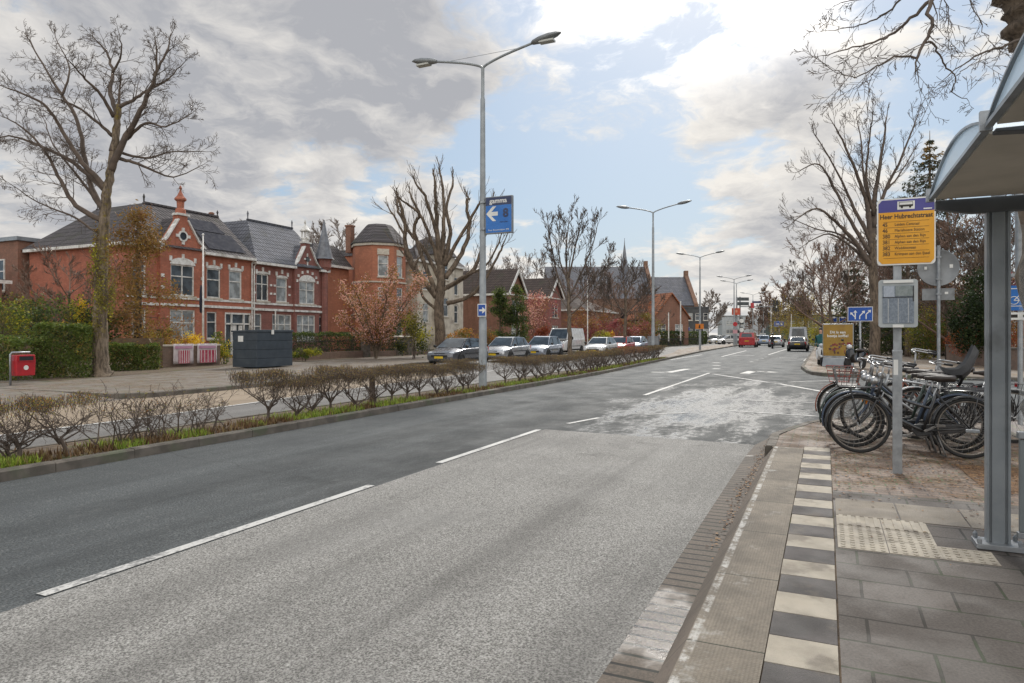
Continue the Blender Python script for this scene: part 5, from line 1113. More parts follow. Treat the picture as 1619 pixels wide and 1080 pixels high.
m_black = plain('black_print', (.02, .015, .01), .5); m_red = mat('red_paint', (.45, .012, .02), (.36, .01, .018), 4, .4, coat=.3); m_signback = mat('sign_back', (.27, .285, .295), (.21, .22, .23), 4, .5, metal=.3, c3=(.17, .175, .18), s3=3)
m_orange = plain('sign_orange', (.65, .2, .02), .4); m_darkblue = plain('sign_dark_blue', (.01, .05, .25), .4)
FACE = (R(90), 0, R(-90))                                 # lettering on a board that faces back down the street
def street_lamp(label, s, l, z, H=9.05, arm=1.9, seg=12):
    t = thing('street_lamp', label, 'street lamp', W(s, l, z), ROAD, 'double armed street lamps')
    mb = MB(); mb.path([(0, 0, -.1), (0, 0, 1.9), (0, 0, 1.93), (0, 0, H*.55), (0, 0, H*.9), (0, 0, H*.905), (0, 0, H)], [.115, .11, .098, .082, .068, .05, .048], 16); mb.box((-.116, 0, .7), (.01, .1, .45)); mb.build('pole', m_lampgrey, t, 40)
    for sy in (1, -1):
        mb = MB(); mb.path(spline([(0, 0, H-.05), (0, sy*.12, H+.06), (0, sy*.7, H+.24), (0, sy*(arm-.35), H+.42)], 4), .036, 8); a = mb.build('arm', m_lampgrey, t, True)
        mb = MB(); n = 10; rings = []
        for f, w, h0, h1 in ((0, .05, -.04, .04), (.06, .09, -.06, .07), (.3, .14, -.09, .10), (.6, .15, -.09, .10), (.85, .11, -.05, .07), (1, .03, -.01, .02)):
            y = sy*(arm-.4+f*.85); zc = H+.42+(f-.0)*.13; rings.append([(w*math.cos(2*math.pi*j/n), y, zc+(h1 if math.sin(2*math.pi*j/n) > 0 else -h0)*math.sin(2*math.pi*j/n)) for j in range(n)])
        vs = [v for r in rings for v in r]; fs = [(i*n+j, i*n+(j+1) % n, (i+1)*n+(j+1) % n, (i+1)*n+j) for i in range(5) for j in range(n)]
        if sy > 0: fs = [f[::-1] for f in fs]
        mb.add(vs, fs); h = mb.build('lamp_head', m_signback, a, True)
        mb = MB(); mb.box((0, sy*(arm+.05), H+.42-.035), (.2, .42, .05)); mb.build('lens', m_lens, h)
    return t
sL = street_lamp('nearest street lamp, on the median carrying the blue advertising sign', 17.2, 8.8, .1)
mb = MB(); mb.path([(0, -1.35, 9.40), (0, 1.35, 9.40)], .006, 4); mb.build('stay_wire', m_signback, sL)
for lb, s, l in [('second street lamp on the median beside the parked cars and church', 42.1, 9.7), ('third street lamp on the median with an orange diversion board', 68.7, 11.2), ('fourth street lamp at the tip of the median beside the red van', 98, 11.4), ('street lamp just behind the fourth one, its arms slightly lower', 106, 12.0), ('far street lamp above the traffic light gantry', 138, 12.6), ('farthest tiny street lamp behind the gantry sign', 175, 13.6)]:
    dup(sL, W(s, l, .1), ROAD, lb)
for o in list(bpy.data.objects):
    if o.name.startswith('stay_wire.'): bpy.data.objects.remove(o)
# blue advertising sign on the lamp
t = thing('advertising_sign', 'blue advertising board with white arrow and number 8 on the nearest lamp post', 'sign', W(17.2, 8.8, 4.42), ROAD)
mb = MB(); mb.box((0, -.52, .52), (.1, .84, 1.04)); mb.build('case', m_signback, t, False, .012)
mb = MB(); mb.box((-.052, -.52, .41), (.008, .79, .76)); mb.build('panel', m_cyan, t); mb = MB(); mb.box((-.052, -.52, .905), (.008, .79, .22)); mb.build('header_panel', m_navy, t)
text('lettering', 'gamma', .19, m_signw, t, (-.058, -.51, .91), FACE, bold=.004); text('numeral', '8', .34, m_navy, t, (-.058, -.74, .55), FACE, bold=.012); text('lettering', 'minuten', .075, m_navy, t, (-.058, -.68, .32), FACE); text('lettering', 'Pres. Rooseveltlaan 390', .066, m_signw, t, (-.058, -.52, .1), FACE)
mb = MB(); mb.prism([(.0, .56), (-.2, .76), (-.31, .76), (-.16, .61), (-.36, .61), (-.36, .50), (-.16, .50), (-.31, .35), (-.2, .35)], -.062, -.057, 'x'); mb.M = None
mb.v = [(v[0], v[1]-.14, v[2]) for v in mb.v]; mb.build('arrow', m_signw, t)
mb = MB()
for z in (.15, .9): mb.box((0, -.04, z), (.22, .14, .05))
mb.build('clamp', m_galv, t)
def signpanel(name, label, cat, loc, w, h, z0, face, border=m_signw, pole_r=.03, pole_h=None, back=m_signback, y0=0.0, rz=ROAD, group=None, rim=.025):
    t = thing(name, label, cat, loc, rz, group)
    if pole_h: mb = MB(); mb.tube((.03, y0, -.1), (.03, y0, pole_h), pole_r, n=10); mb.build('pole', m_galv, t, True)
    mb = MB(); mb.box((0, 0, z0+h/2), (.02, w, h)); mb.build('rim', border, t, False, .004); mb = MB(); mb.box((-.0115, 0, z0+h/2), (.006, w-2*rim, h-2*rim)); p = mb.build('face', face, t); return t
def arrow(mb, pts, w, x=-.0165, head=None):               # pts (y, z): shaft then tip
    for a, b in zip(pts, pts[1:]):
        a = Vector(a); b = Vector(b); d = (b-a).normalized(); n = Vector((-d.y, d.x))*w/2; mb.add([(x, *(a-n)), (x, *(a+n)), (x, *(b+n)), (x, *(b-n))], [(0, 1, 2, 3)])
    d = (Vector(pts[-1])-Vector(pts[-2])).normalized(); n = Vector((-d.y, d.x)); hd = head or w*2.4; e = Vector(pts[-1]); mb.add([(x-.001, *(e+d*hd)), (x-.001, *(e-n*hd*.75)), (x-.001, *(e+n*hd*.75))], [(0, 2, 1)])
t = signpanel('direction_sign', 'small square blue sign with white arrow pointing right low on the nearest lamp post', 'sign', W(17.05, 8.75, 2.1), .27, .36, 0, m_blue); mb = MB(); arrow(mb, [(.08, .18), (-.02, .18)], .05); mb.build('arrow', m_signw, t)
# bus stop flag
t = thing('bus_stop', 'bus stop pole with violet and yellow stop sign and grey timetable case', 'bus stop', W(8.13, -.68, .157), ROAD); t.scale = (1, .82, .985)
mb = MB(); mb.box((0, 0, .6), (.055, .105, 1.4)); mb.box((.0, 0, 1.9), (.045, .09, 1.3)); mb.box((0, 0, 1.285), (.06, .112, .03)); mb.build('pole', m_galv, t, False, .004)
mb = MB(); mb.box((-.03, .02, 1.12), (.004, .05, .16)); mb.build('sticker', m_signw, t)
def rrect(w, h, r, n=5):
    pts = []
    for cx, cz, a0 in ((w/2-r, h/2-r, 0), (-w/2+r, h/2-r, 90), (-w/2+r, -h/2+r, 180), (w/2-r, -h/2+r, 270)):
        for i in range(n+1): a = R(a0+90*i/n); pts.append((cx+r*math.cos(a), cz+r*math.sin(a)))
    return pts
ZS = 2.545
def rplate(w, h, r, x0, x1, yc, zc, name, m, parent, z_lo=None, z_hi=None):
    pts = [(p[0]+yc, p[1]+zc) for p in rrect(w, h, r)]; mb = MB(); mb.prism(pts, x0, x1, 'x'); return mb.build(name, m, parent)
y0 = -.09
bd = rplate(.64, .70, .045, -.045, -.015, y0, ZS, 'sign_board', m_signw, t)
mb = MB(); mb.prism([(y0-.305, ZS+.205), (y0+.305, ZS+.205), (y0+.305, ZS-.297), (y0+.267, ZS-.335), (y0-.267, ZS-.335), (y0-.305, ZS-.297)], -.049, -.04, 'x'); mb.build('yellow_panel', m_yel, bd)
mb = MB(); mb.prism([(y0-.305, ZS+.207), (y0-.305, ZS+.297), (y0-.267, ZS+.335), (y0+.267, ZS+.335), (y0+.305, ZS+.297), (y0+.305, ZS+.207)], -.049, -.04, 'x'); mb.build('blue_panel', m_busblue, bd)
mb = MB(); mb.box((-.05, y0, ZS+.272), (.004, .19, .085)); mb.build('bus_symbol', m_signw, bd)
mb = MB(); mb.box((-.0535, y0, ZS+.268), (.002, .15, .02)); mb.box((-.0535, y0, ZS+.305), (.002, .15, .004)); mb.box((-.0535, y0+.074, ZS+.285), (.002, .005, .04)); mb.box((-.0535, y0-.074, ZS+.285), (.002, .005, .04))
for y in (-.045, .045): mb.M = Matrix.Translation((-.0545, y0+y, ZS+.254)) @ Matrix.Rotation(R(90), 4, 'Y'); mb.lathe([(.013, 0), (.013, .002)], 10)
mb.M = None; mb.build('bus_pictogram', m_black, bd); mb = MB(); mb.box((-.05, y0-.235, ZS+.225), (.004, .09, .012)); mb.build('sticker', m_signw, bd)
text('lettering', 'Heer Hubrechtstraat', .068, m_black, bd, (-.0505, y0, ZS+.158), FACE, .001, bold=.0012)
rows = [('45', 'Leiden Centraal'), ('46', 'Mariahoeve Station'), ('380', 'Alphen aan den Rijn'), ('381', 'Alphen aan den Rijn'), ('382', 'Waddinxveen'), ('383', 'Krimpen aan den IJssel')]
mb = MB()
for i, (a, b_) in enumerate(rows):
    z = ZS+.075-.062*i; text('lettering', a, .058, m_black, bd, (-.0505, y0+.26, z), FACE, .001, 'LEFT', bold=.0006); text('lettering', b_, .042, m_black, bd, (-.0505, y0+.125, z), FACE, .001, 'LEFT'); mb.box((-.05, y0, z+.031), (.002, .5, .0025))
mb.box((-.05, y0, ZS-.277), (.002, .5, .0025)); mb.build('rule_lines', m_black, bd)
ZT = 1.79
cs = rplate(.43, .50, .03, -.085, -.0305, 0, ZT, 'timetable_case', mat('case_grey', (.4, .43, .44), (.33, .355, .365), 4, .45), t)
mb = MB(); mb.box((-.088, 0, ZT-.012), (.006, .345, .395)); mb.build('timetable', mat('timetable_paper', (.22, .255, .30), (.15, .18, .22), 50, .25, detail=2), cs)
mb = MB(); mb.box((-.093, .1, ZT+.125), (.003, .12, .115)); mb.build('notice', m_signw if False else mat('notice_paper', (.38, .42, .48), (.32, .36, .42), 30, .3), cs); mb = MB(); mb.box((-.094, -.065, ZT+.13), (.002, .19, .105)); mb.build('notice', mat('route_map', (.24, .27, .27), (.18, .21, .21), 25, .3), cs)
mb = MB(); mb.box((-.094, 0, ZT+.065), (.003, .345, .008)); mb.box((-.094, -.165, ZT+.1), (.003, .012, .16)); mb.build('divider', m_dark, cs)
mb = MB()
for y in (.11, .0, -.11): mb.box((-.093, y, ZT-.075), (.002, .004, .25))
mb.box((-.094, 0, ZT+.228), (.01, .33, .028)); mb.box((-.09, 0, ZT-.236), (.012, .12, .03)); mb.build('label_strip', m_signw, cs)
# bus shelter
sh = thing('bus_shelter', 'grey steel bus shelter with beige ceiling and arched translucent roof bays at the right edge', 'bus shelter', W(5.58, -1.06, .157), ROAD)
m_shel = mat('shelter_grey', (.26, .285, .305), (.2, .222, .24), 3, .42, metal=.25, c3=(.14, .15, .16), s3=2.5); m_beam = mat('shelter_beam', (.085, .092, .1), (.065, .07, .078), 4, .5); m_ceil = mat('shelter_ceiling', (.5, .46, .39), (.42, .39, .33), 2.5, .7, c3=(.36, .33, .28), s3=1.2)
def Hsec(): return [(q[0]*.62, q[1]*.6) for q in [(-.11, -.065), (-.085, -.065), (-.085, -.03), (-.06, -.03), (-.06, -.06), (.06, -.06), (.06, -.03), (.085, -.03), (.085, -.065), (.11, -.065), (.11, .065), (.085, .065), (.085, .03), (.06, .03), (.06, .06), (-.06, .06), (-.06, .03), (-.085, .03), (-.085, .065), (-.11, .065)]]
def post(x, y):
    mb = MB(); mb.prism([(x+q[1], y+q[0]) for q in Hsec()], 0.02, 2.3); p = mb.build('post', m_shel, sh, False, .003)
    mb = MB(); mb.box((x, y, .02), (.2, .27, .035)); 
    for a in (-1, 1):
        for b_ in (-1, 1): mb.lathe([(.016, 0), (.016, .03), (.006, .045)], 6, (x+a*.075, y+b_*.115, .035))
    mb.build('base_plate', m_galv, p, False, .003); mb = MB(); mb.lathe([(.035, 2.28), (.035, 2.4)], 8, (x, y, 0)); mb.build('post_cap', m_galv, p)
post(0, 0); post(-3.72, 0); post(0, -1.15); post(-3.72, -1.15)
ZR = 2.385; YF, YB = .385, -1.4
m_shell, tt, bb = matbase('acrylic_shell'); bb.inputs['Base Color'].default_value = (.8, .87, .93, 1); bb.inputs['Roughness'].default_value = .12
trn = tt.new('ShaderNodeBsdfTranslucent'); trn.inputs[0].default_value = (.8, .88, .95, 1); mxs = tt.new('ShaderNodeMixShader'); mxs.inputs[0].default_value = .6
tt.l.new(bb.outputs[0], mxs.inputs[1]); tt.l.new(trn.outputs[0], mxs.inputs[2]); tt.l.new(mxs.outputs[0], tt.n['Material Output'].inputs[0])
for k in range(3):
    xa, xb = -.02-1.86*k, -1.84-1.86*k; n = 12
    mb = MB(); mb.box(((xa+xb)/2, (YF+YB)/2, ZR-.006), (xa-xb-.12, YF-YB-.03, .012)); mb.build('ceiling_panel', m_ceil, sh)
    arc = [(xa+(xb-xa)*i/n, ZR+.02+.15*math.sin(math.pi*i/n)**.85) for i in range(n+1)]
    mb = MB()
    for (x0, z0), (x1, z1) in zip(arc, arc[1:]):
        mb.quad((x0, YF, z0), (x0, YB, z0), (x1, YB, z1), (x1, YF, z1))
    mb.prism([(p[0], p[1]) for p in arc]+[(xb, ZR), (xa, ZR)], YF, YF-.012, 'y'); mb.build('roof_shell', m_shell, sh, 30)
    mb = MB()
    for (x0, z0), (x1, z1) in zip(arc, arc[1:]): mb.bar((x0, YF+.004, z0), (x1, YF+.004, z1), .024, .012)
    mb.bar((xa, YF+.004, ZR+.004), (xb, YF+.004, ZR+.004), .03, .02); mb.build('roof_edge', m_shel, sh)
for x in (-.02, -1.85, -3.71, -5.57):
    mb = MB(); pr = [(YF-.02, ZR-.014), (YF-.02, ZR-.075), (YF-.15, ZR-.1), (.15, ZR-.115), (YB+.2, ZR-.115), (YB+.03, ZR-.05), (YB+.03, ZR-.014)]
    if x == -1.85: pr = [(YF-.02, ZR-.014), (YF-.02, ZR-.03), (.2, ZR-.04), (.06, ZR-.06), (-.05, ZR-.11), (-.15, ZR-.12), (YB+.1, ZR-.12), (YB+.03, ZR-.05), (YB+.03, ZR-.014)]
    mb.prism(pr, x-.035, x+.035, 'x'); mb.build('beam', m_beam, sh, False, .004)
    mb = MB(); mb.box((x, YF+.01, ZR+.03), (.03, .05, .09)); mb.build('bracket', m_galv, sh)
mb = MB(); mb.box((0, -.63, .43), (.03, 1.02, .62)); mb.build('side_panel', mat('panel_grey', (.2, .225, .235), (.16, .18, .19), 2, .4, c3=(.13, .145, .15), s3=2), sh, False, .004)
mb = MB(); mb.box((0, -.63, .77), (.06, 1.04, .045)); mb.box((0, -.63, .1), (.05, 1.04, .04)); mb.bar((.0, .18, .78), (0, .1, .78), .03, .02); mb.build('rail', m_galv, sh, False, .004)
m_clear, tt, bb = matbase('clear_glass'); bb.inputs['Base Color'].default_value = (.8, .85, .86, 1); bb.inputs['Roughness'].default_value = .03; bb.inputs['Alpha'].default_value = .1
mb = MB(); mb.box((0, -.63, 1.5), (.01, 1.02, 1.36)); mb.build('side_glass', m_clear, sh)
mb = MB()
for x in (-1.86, -2.8): mb.box((x, -1.15, 1.15), (1.8 if x > -2 else 1.8, .01, 1.9)); break
mb.build('rear_glass', m_clear, sh); mb = MB(); mb.box((-1.86, -.85, .5), (2.4, .32, .04))
for x in (-.9, -2.8): mb.box((x, -.85, .25), (.06, .2, .48))
mb.build('bench', m_galv, sh)
# signs on the right
t = thing('traffic_sign', 'grey backs of a round sign and small plate on a post behind the bicycles', 'sign', at(1484, 11.8, .157), ROAD)
mb = MB(); mb.tube((0, 0, -.1), (0, 0, 1.0), .038, n=12); mb.tube((0, 0, 1.0), (0, 0, 2.98), .027, n=12); mb.build('pole', m_galv, t, 40)
mb = MB(); mb.M = Matrix.Translation((.035, 0, 2.6)) @ Matrix.Rotation(R(90), 4, 'Y'); mb.lathe([(.0, 0), (.285, 0), (.3, -.012), (.315, -.012), (.315, .02), (0, .02)], 32); mb.build('round_sign', m_signback, t, 40)
mb = MB(); mb.box((.04, 0, 2.14), (.02, .48, .2)); mb.box((.03, 0, 2.235), (.012, .48, .012)); mb.box((.03, 0, 2.045), (.012, .48, .012)); mb.build('lower_plate', m_signback, t)
mb = MB(); mb.box((.026, .19, 2.6), (.004, .04, .05)); mb.box((.026, -.19, 2.62), (.004, .05, .06)); mb.box((.028, -.12, 2.16), (.004, .05, .04)); mb.build('sticker', m_signw, t); mb = MB()
for z in (2.78, 2.4, 2.14): mb.box((0, 0, z), (.075, .075, .025))
mb.build('clamp', m_galv, t)
t = thing('cycle_sign', 'blue cycle path sign with white plate on a grey post right of the shelter post', 'sign', at(1613, 11, .157), ROAD)
mb = MB(); mb.tube((0, 0, -.1), (0, 0, 2.3), .035, n=12); mb.tube((0, 0, 2.3), (0, 0, 3.75), .07, n=12); mb.box((0, .06, 2.4), (.16, .26, .05)); mb.build('pole', m_galv, t, 40)
rplate(.44, .40, .04, -.075, -.055, 0, 2.03, 'sign_board', m_cyan, t); mb = MB(); mb.box((-.065, 0, 1.74), (.015, .44, .12)); mb.build('lower_plate', m_signw, t)
mb = MB(); X = -.0765
for y in (-.1, .1):
    n = 16; ring = [(X, y+.062*math.cos(2*math.pi*i/n), 1.99+.062*math.sin(2*math.pi*i/n)) for i in range(n)]; mb.path(ring, .007, 4, False, True)
for a, b_ in (((.1, 1.99), (.03, 2.07)), ((.03, 2.07), (-.07, 2.07)), ((-.07, 2.07), (-.1, 1.99)), ((.03, 2.07), (-.02, 1.99)), ((-.02, 1.99), (-.07, 2.07)), ((.1, 1.99), (-.02, 1.99)), ((-.07, 2.07), (-.065, 2.11))): mb.bar((X, *a), (X, *b_), .012)
mb.box((X, 0, 1.9), (.004, .34, .012)); mb.box((X, 0, 2.18), (.004, .3, .012)); mb.build('bicycle_pictogram', m_signw, t); mb = MB(); mb.box((-.074, .1, 1.74), (.004, .1, .05)); mb.box((-.074, -.08, 1.74), (.004, .12, .04)); mb.build('moped_pictogram', m_black, t)
t = signpanel('lane_sign', 'wide blue lane sign with three white arrows right of the yellow advertising board', 'sign', at(1360, 31, .12), 1.02, .66, 2.08, m_blue, pole_h=2.2, pole_r=.045)
mb = MB(); zz = 2.12
arrow(mb, [(.2, zz+.06), (.2, zz+.36)], .045); arrow(mb, [(.2, zz+.14), (.34, zz+.3)], .04); arrow(mb, [(.02, zz+.06), (.02, zz+.2), (-.12, zz+.36)], .045); arrow(mb, [(-.24, zz+.06), (-.24, zz+.28), (-.36, zz+.4)], .045); mb.build('arrow', m_signw, t)
# advertising board
t = thing('advertising_board', 'yellow poster board on a grey foot standing on the far street corner', 'billboard', at(1325, 31.5, .12), ROAD-R(8))
m_poster = mat('poster_yellow', (.32, .19, .025), (.25, .145, .02), 1.5, .3, c3=(.2, .1, .03), s3=1.2)
mb = MB(); mb.box((0, 0, 1.2), (.16, 1.3, 1.56)); mb.build('case', m_galv, t, False, .02); mb = MB(); mb.box((-.083, 0, 1.22), (.01, 1.24, 1.44)); mb.build('poster', m_poster, t)
mb = MB(); mb.box((0, 0, .2), (.46, 1.32, .4), taper=.92); mb.build('foot', mat('foot_grey', (.34, .37, .40), (.27, .3, .33), 3, .4), t, False, .02)
text('lettering', 'Dit is een\nbeetje koffie!', .17, m_signw, t, (-.092, 0, 1.5), FACE, .002, bold=.004)
mb = MB(); rq = random.Random(2)
for i in range(26): mb.m(rq.randrange(3)); mb.box((-.089, rq.uniform(-.5, .35), rq.uniform(.62, 1.08)), (.006+.0004*i, rq.uniform(.04, .11), rq.uniform(.04, .11)))
mb.m(1).box((-.09, -.47, 1.02), (.02, .18, .2)); mb.build('poster_picture', [plain('poster_brown', (.09, .035, .02)), plain('poster_red', (.22, .03, .03)), plain('poster_plum', (.1, .04, .09))], t)
# litter bin, storage box, walls, railings, fence
t = thing('litter_bin', 'red litter bin with slanted mouth on a grey post left of the clipped hedge', 'bin', W(12.4, 21.7, .1), ROAD)
mb = MB(); mb.prism([(-.26, .28), (.26, .28), (.28, .72), (.26, .9), (-.26, .9), (-.28, .72)], -.16, .17, 'y'); mb.build('body', m_red, t, False, .02); mb = MB(); mb.box((0, -.165, .79), (.4, .02, .13)); mb.build('mouth', m_dark, t); mb = MB(); mb.box((0, -.17, .865), (.44, .03, .02)); mb.box((0, -.175, .72), (.44, .035, .02)); mb.box((-.21, -.172, .79), (.02, .03, .16)); mb.box((.21, -.172, .79), (.02, .03, .16)); mb.build('mouth_frame', m_red, t); mb = MB(); mb.path([(-.34, 0, 0), (-.34, 0, .92), (-.3, 0, .97), (.2, 0, .97)], .03, 8); mb.build('post', m_galv, t, True)
mb = MB(); mb.M = Matrix.Translation((0, -.163, .52)) @ Matrix.Rotation(R(90), 4, 'X') @ Matrix.Rotation(R(-30), 4, 'Z'); mb.lathe([(.045, 0), (.07, 0), (.07, .004), (.045, .004)], 14); mb.v = [(v[0], v[1], v[2]) for v in mb.v]; mb.build('emblem', m_signw, t)
m_box = mat('dark_slats', (.048, .062, .078), (.036, .047, .06), 3, .5, c3=(.06, .075, .09), s3=1.5)
t = thing('storage_box', 'dark blue grey slatted storage box with sloping lid on the left pavement', 'storage box', W(22.5, 22.6, .112), ROAD)
mb = MB()
for i in range(4):
    z = .05+.39*i+.18; mb.box((1.1, .72, z), (2.2, 1.44, .37)); mb.box((1.1, .72, z+.19), (2.17, 1.41, .03))
mb.build('body', m_box, t, False, .012); mb = MB(); mb.prism([(-.04, 1.6), (1.5, 1.6), (1.5, 1.66), (-.04, 1.7)], -.03, 2.23, 'x'); mb.build('lid', m_box, t, False, .012); mb = MB(); mb.box((-.006, .95, 1.3), (.012, .3, .26)); mb.build('notice', m_signw, t); mb = MB(); mb.box((.9, -.04, 1.6), (.14, .03, .2)); mb.build('latch', m_signw, t)
def wall(name, label, a, b, h, w, m, cop=None, pill=0, group=None):
    a = Vector(a); b = Vector(b); L = (b-a).length; t = thing(name, label, 'wall', a, math.atan2((b-a).y, (b-a).x), group); mb = MB(); mb.box((L/2, 0, h/2), (L, w, h)); mb.build('wall', m, t)
    if cop: mb = MB(); mb.box((L/2, 0, h+.04), (L+.06, w+.1, .08)); mb.build('coping', cop, t, False, .01)
    return t
m_wallb = brickmat('garden_brick', (.26, .17, .13), (.19, .13, .10), (.22, .18, .15), .22, .07, wear=(.12, .10, .07))
wall('garden_wall', 'low brown garden wall with pale coping carrying two red banners', at(240, 30.6, .11), at(346, 33.3, .11), .95, .22, m_wallb, m_stone)
for i, (pa, Ya, pb, Yb, lb) in enumerate([(271, 31.2, 303, 32.0, 'left faded pink and white banner on the garden wall'), (309, 32.2, 340, 33.0, 'right brighter red and white banner on the garden wall')]):
    a = at(pa, Ya, .25); b = at(pb, Yb, .25); L = (b-a).length; nrm_ = Vector(((b-a).y, -(b-a).x, 0)).normalized()*.16
    t = thing('banner', lb, 'banner', a+nrm_, math.atan2((b-a).y, (b-a).x), 'banners on the garden wall'); mb = MB()
    nx = 10; vs = [(L*i_/nx, .015*math.sin(i_*1.7+j*1.2), .92*j/5) for j in range(6) for i_ in range(nx+1)]; mb.add(vs, [(j*(nx+1)+i_, j*(nx+1)+i_+1, (j+1)*(nx+1)+i_+1, (j+1)*(nx+1)+i_) for j in range(5) for i_ in range(nx)]); sol = mb.build('cloth', mat('banner_white', (.62, .56, .56), (.5, .44, .46), 3, .7), t, True); md = sol.modifiers.new('thickness', 'SOLIDIFY'); md.thickness = .01
    mb = MB(); mb.box((L*.52, -.03, .32), (L*(.55 if i == 0 else .8), .012, .6)); mb.build('red_print', mat('banner_red', (.38, .04, .08), (.5, .16, .2), 3, .7), t); mb = MB()
    for k in range(5): mb.box((L*(.3+.11*k) if i == 0 else L*(.18+.17*k), -.04, .33), (.025, .012, .58))
    mb.build('white_print', m_signw, t)
    mb = MB(); mb.box((L*.5, -.035, .76), (L*.85, .012, .12)); mb.build('heading_print', mat('banner_pink', (.45, .2, .32), (.5, .3, .4), 5, .7), t)
def railing(name, label, a, b, h, wallh, group=None):
    a = Vector(a); b = Vector(b); L = (b-a).length; t = thing(name, label, 'fence', a, math.atan2((b-a).y, (b-a).x), group)
    if wallh: mb = MB(); mb.box((L/2, 0, wallh/2), (L, .22, wallh)); mb.build('base_wall', m_wallb, t)
    mb = MB()
    for z in (wallh+.12, h-.08): mb.box((L/2, 0, z), (L, .03, .04))
    for i in range(int(L/.13)): mb.lathe([(.011, wallh), (.011, h-.03), (.018, h-.02), (.002, h+.05)], 5, (.07+.13*i, 0, 0))
    mb.build('bars', plain('black_iron', (.018, .018, .018), .5), t); return t
railing('iron_railing', 'iron railing on a low brick wall in front of the long dark hedge', W(29.7, 27.5, .12), W(36.4, 27.5, .12), 1.15, .42)
railing('iron_railing', 'iron railing right of the magnolia trunk between stone pillars', W(36.9, 27.5, .12), W(41.3, 27.5, .12), 1.2, .35)
railing('iron_railing', 'taller black railing behind the bonnet of the nearest parked car', W(41.8, 27.5, .12), W(48, 27.5, .12), 1.5, .2)
railing('iron_railing', 'thin railing over grass just right of the dark storage box', W(26.6, 27.0, .12), W(28.6, 27.4, .12), 1.1, .05)
for s, lb, wood in [(28.75, 'dark wooden gate post left of the stone pillar', 1), (29.35, 'broad stone pillar right of the dark wooden gate post', 0), (36.65, 'stone pillar just right of the magnolia stem', 0), (41.55, 'stone pillar left of the tall black railing', 0), (40.4, 'stone pillar halfway along the railing right of the magnolia', 0)]:
    t = thing('gate_pillar', lb, 'pillar', W(s, 27.35, .12), ROAD, None if wood else 'stone pillars of the garden fence'); mb = MB(); mb.box((0, 0, .65), (.26 if wood else .45, .3 if wood else .45, 1.3)); mb.build('shaft', m_kerb if not wood else mat('old_wood', (.16, .11, .07)), t, False, .01); mb = MB(); mb.box((0, 0, 1.36), (.34 if wood else .55, .38 if wood else .55, .1), taper=.7); mb.build('cap', m_stone if not wood else m_dark, t)
t = thing('wooden_fence', 'brown wooden board fence between the hedges at the left edge', 'fence', at(-20, 24.6, .0), math.atan2(.3, 2)); mb = MB()
for i in range(5): mb.box((1.3, 0, .25+.27*i), (2.6, .03, .2))
for x in (.1, 1.3, 2.5): mb.box((x, .06, .75), (.1, .1, 1.5))
mb.build('boards', mat('fence_wood', (.17, .11, .06), (.11, .07, .045), 7, .8, .3), t)
t = thing('wooden_beam', 'low wooden beam fence right of the big bare trunk above the clipped hedge', 'fence', at(176, 29, .1), math.atan2(1.4, 2.2)); mb = MB(); mb.box((1.0, 0, 1.22), (2.0, .1, .25)); mb.box((.1, 0, .6), (.1, .1, 1.2)); mb.box((1.9, 0, .6), (.1, .1, 1.2)); mb.build('beam', mat('fence_wood', (.17, .11, .06)), t)
t = thing('flagpole', 'slender white flagpole with furled dark flag in front of the gabled villa', 'flagpole', at(321, 36, .12)); mb = MB(); mb.path([(0, 0, 0), (0, 0, 3), (0, 0, 6.7)], [.055, .05, .03], 10); mb.ball((0, 0, 6.75), .06); mb.build('pole', m_white, t, True); mb = MB(); mb.lathe([(.02, 2.6), (.08, 2.7), (.1, 3.2), (.07, 3.8), (.03, 4.1)], 8, (-.1, 0, 0)); mb.build('flag', plain('dark_cloth', (.02, .022, .04), .9), t, True)
wall('garden_wall', 'low brown brick wall along the right hand gardens behind the cycle path', W(40, -7.7, .12), W(95, -7.4, .12), .95, .25, m_wallb, m_kerb)
for i, (px, Y) in enumerate([(1447, 50), (1478, 44), (1498, 40), (1513, 38), (1553, 33.5)]):
    t = thing('wooden_post', 'dark wooden post before the right hand brick wall', 'post', at(px, Y, .12), ROAD, 'dark wooden posts before the right hand wall'); mb = MB(); mb.box((0, 0, .7), (.22, .22, 1.4)); mb.build('shaft', mat('dark_wood', (.05, .038, .03), (.035, .028, .022), 8, .9), t, False, .01); mb = MB(); mb.box((0, 0, 1.43), (.28, .28, .06), taper=.6); mb.build('cap', mat('dark_wood', (.05, .038, .03)), t)
wall('garden_wall', 'nearer stretch of brick wall under the orange red bush', at(1500, 38, .12), at(1640, 27, .12), .85, .25, m_wallb, m_kerb)
# far traffic lights and signs
GY = 105
def far(px, py): return P3(px, py, GY)
b0 = P3(1170, 545, GY); b0.z = .1
t = thing('traffic_light', 'tall dark traffic light mast with cantilever arm and two stacked signals', 'traffic light', b0, 0)
mb = MB(); mb.tube((0, 0, 0), (0, 0, 7.3), .14, .1, 8); mb.bar((0, 0, 5.8), (5.5, 0, 5.8), .12); mb.build('mast', m_signback, t)
for z in (2.2, 3.6):
    mb = MB(); mb.box((.15, -.1, z), (.36, .3, 1.0)); h_ = mb.build('signal_head', m_dark, t); mb = MB(); mb.M = Matrix.Translation((.15, -.24, z)) @ Matrix.Rotation(R(90), 4, 'X'); mb.lathe([(.28, -.01), (.34, -.01), (.34, .03), (.28, .03)], 14); mb.build('signal_rim', m_signw, h_)
mb = MB(); mb.box((5.5, -.1, 5.9), (.75, .3, 1.7)); h_ = mb.build('signal_head', m_dark, t); mb = MB(); mb.box((5.5, -.27, 5.75), (.16, .03, .3)); mb.build('lens', m_signw, h_)
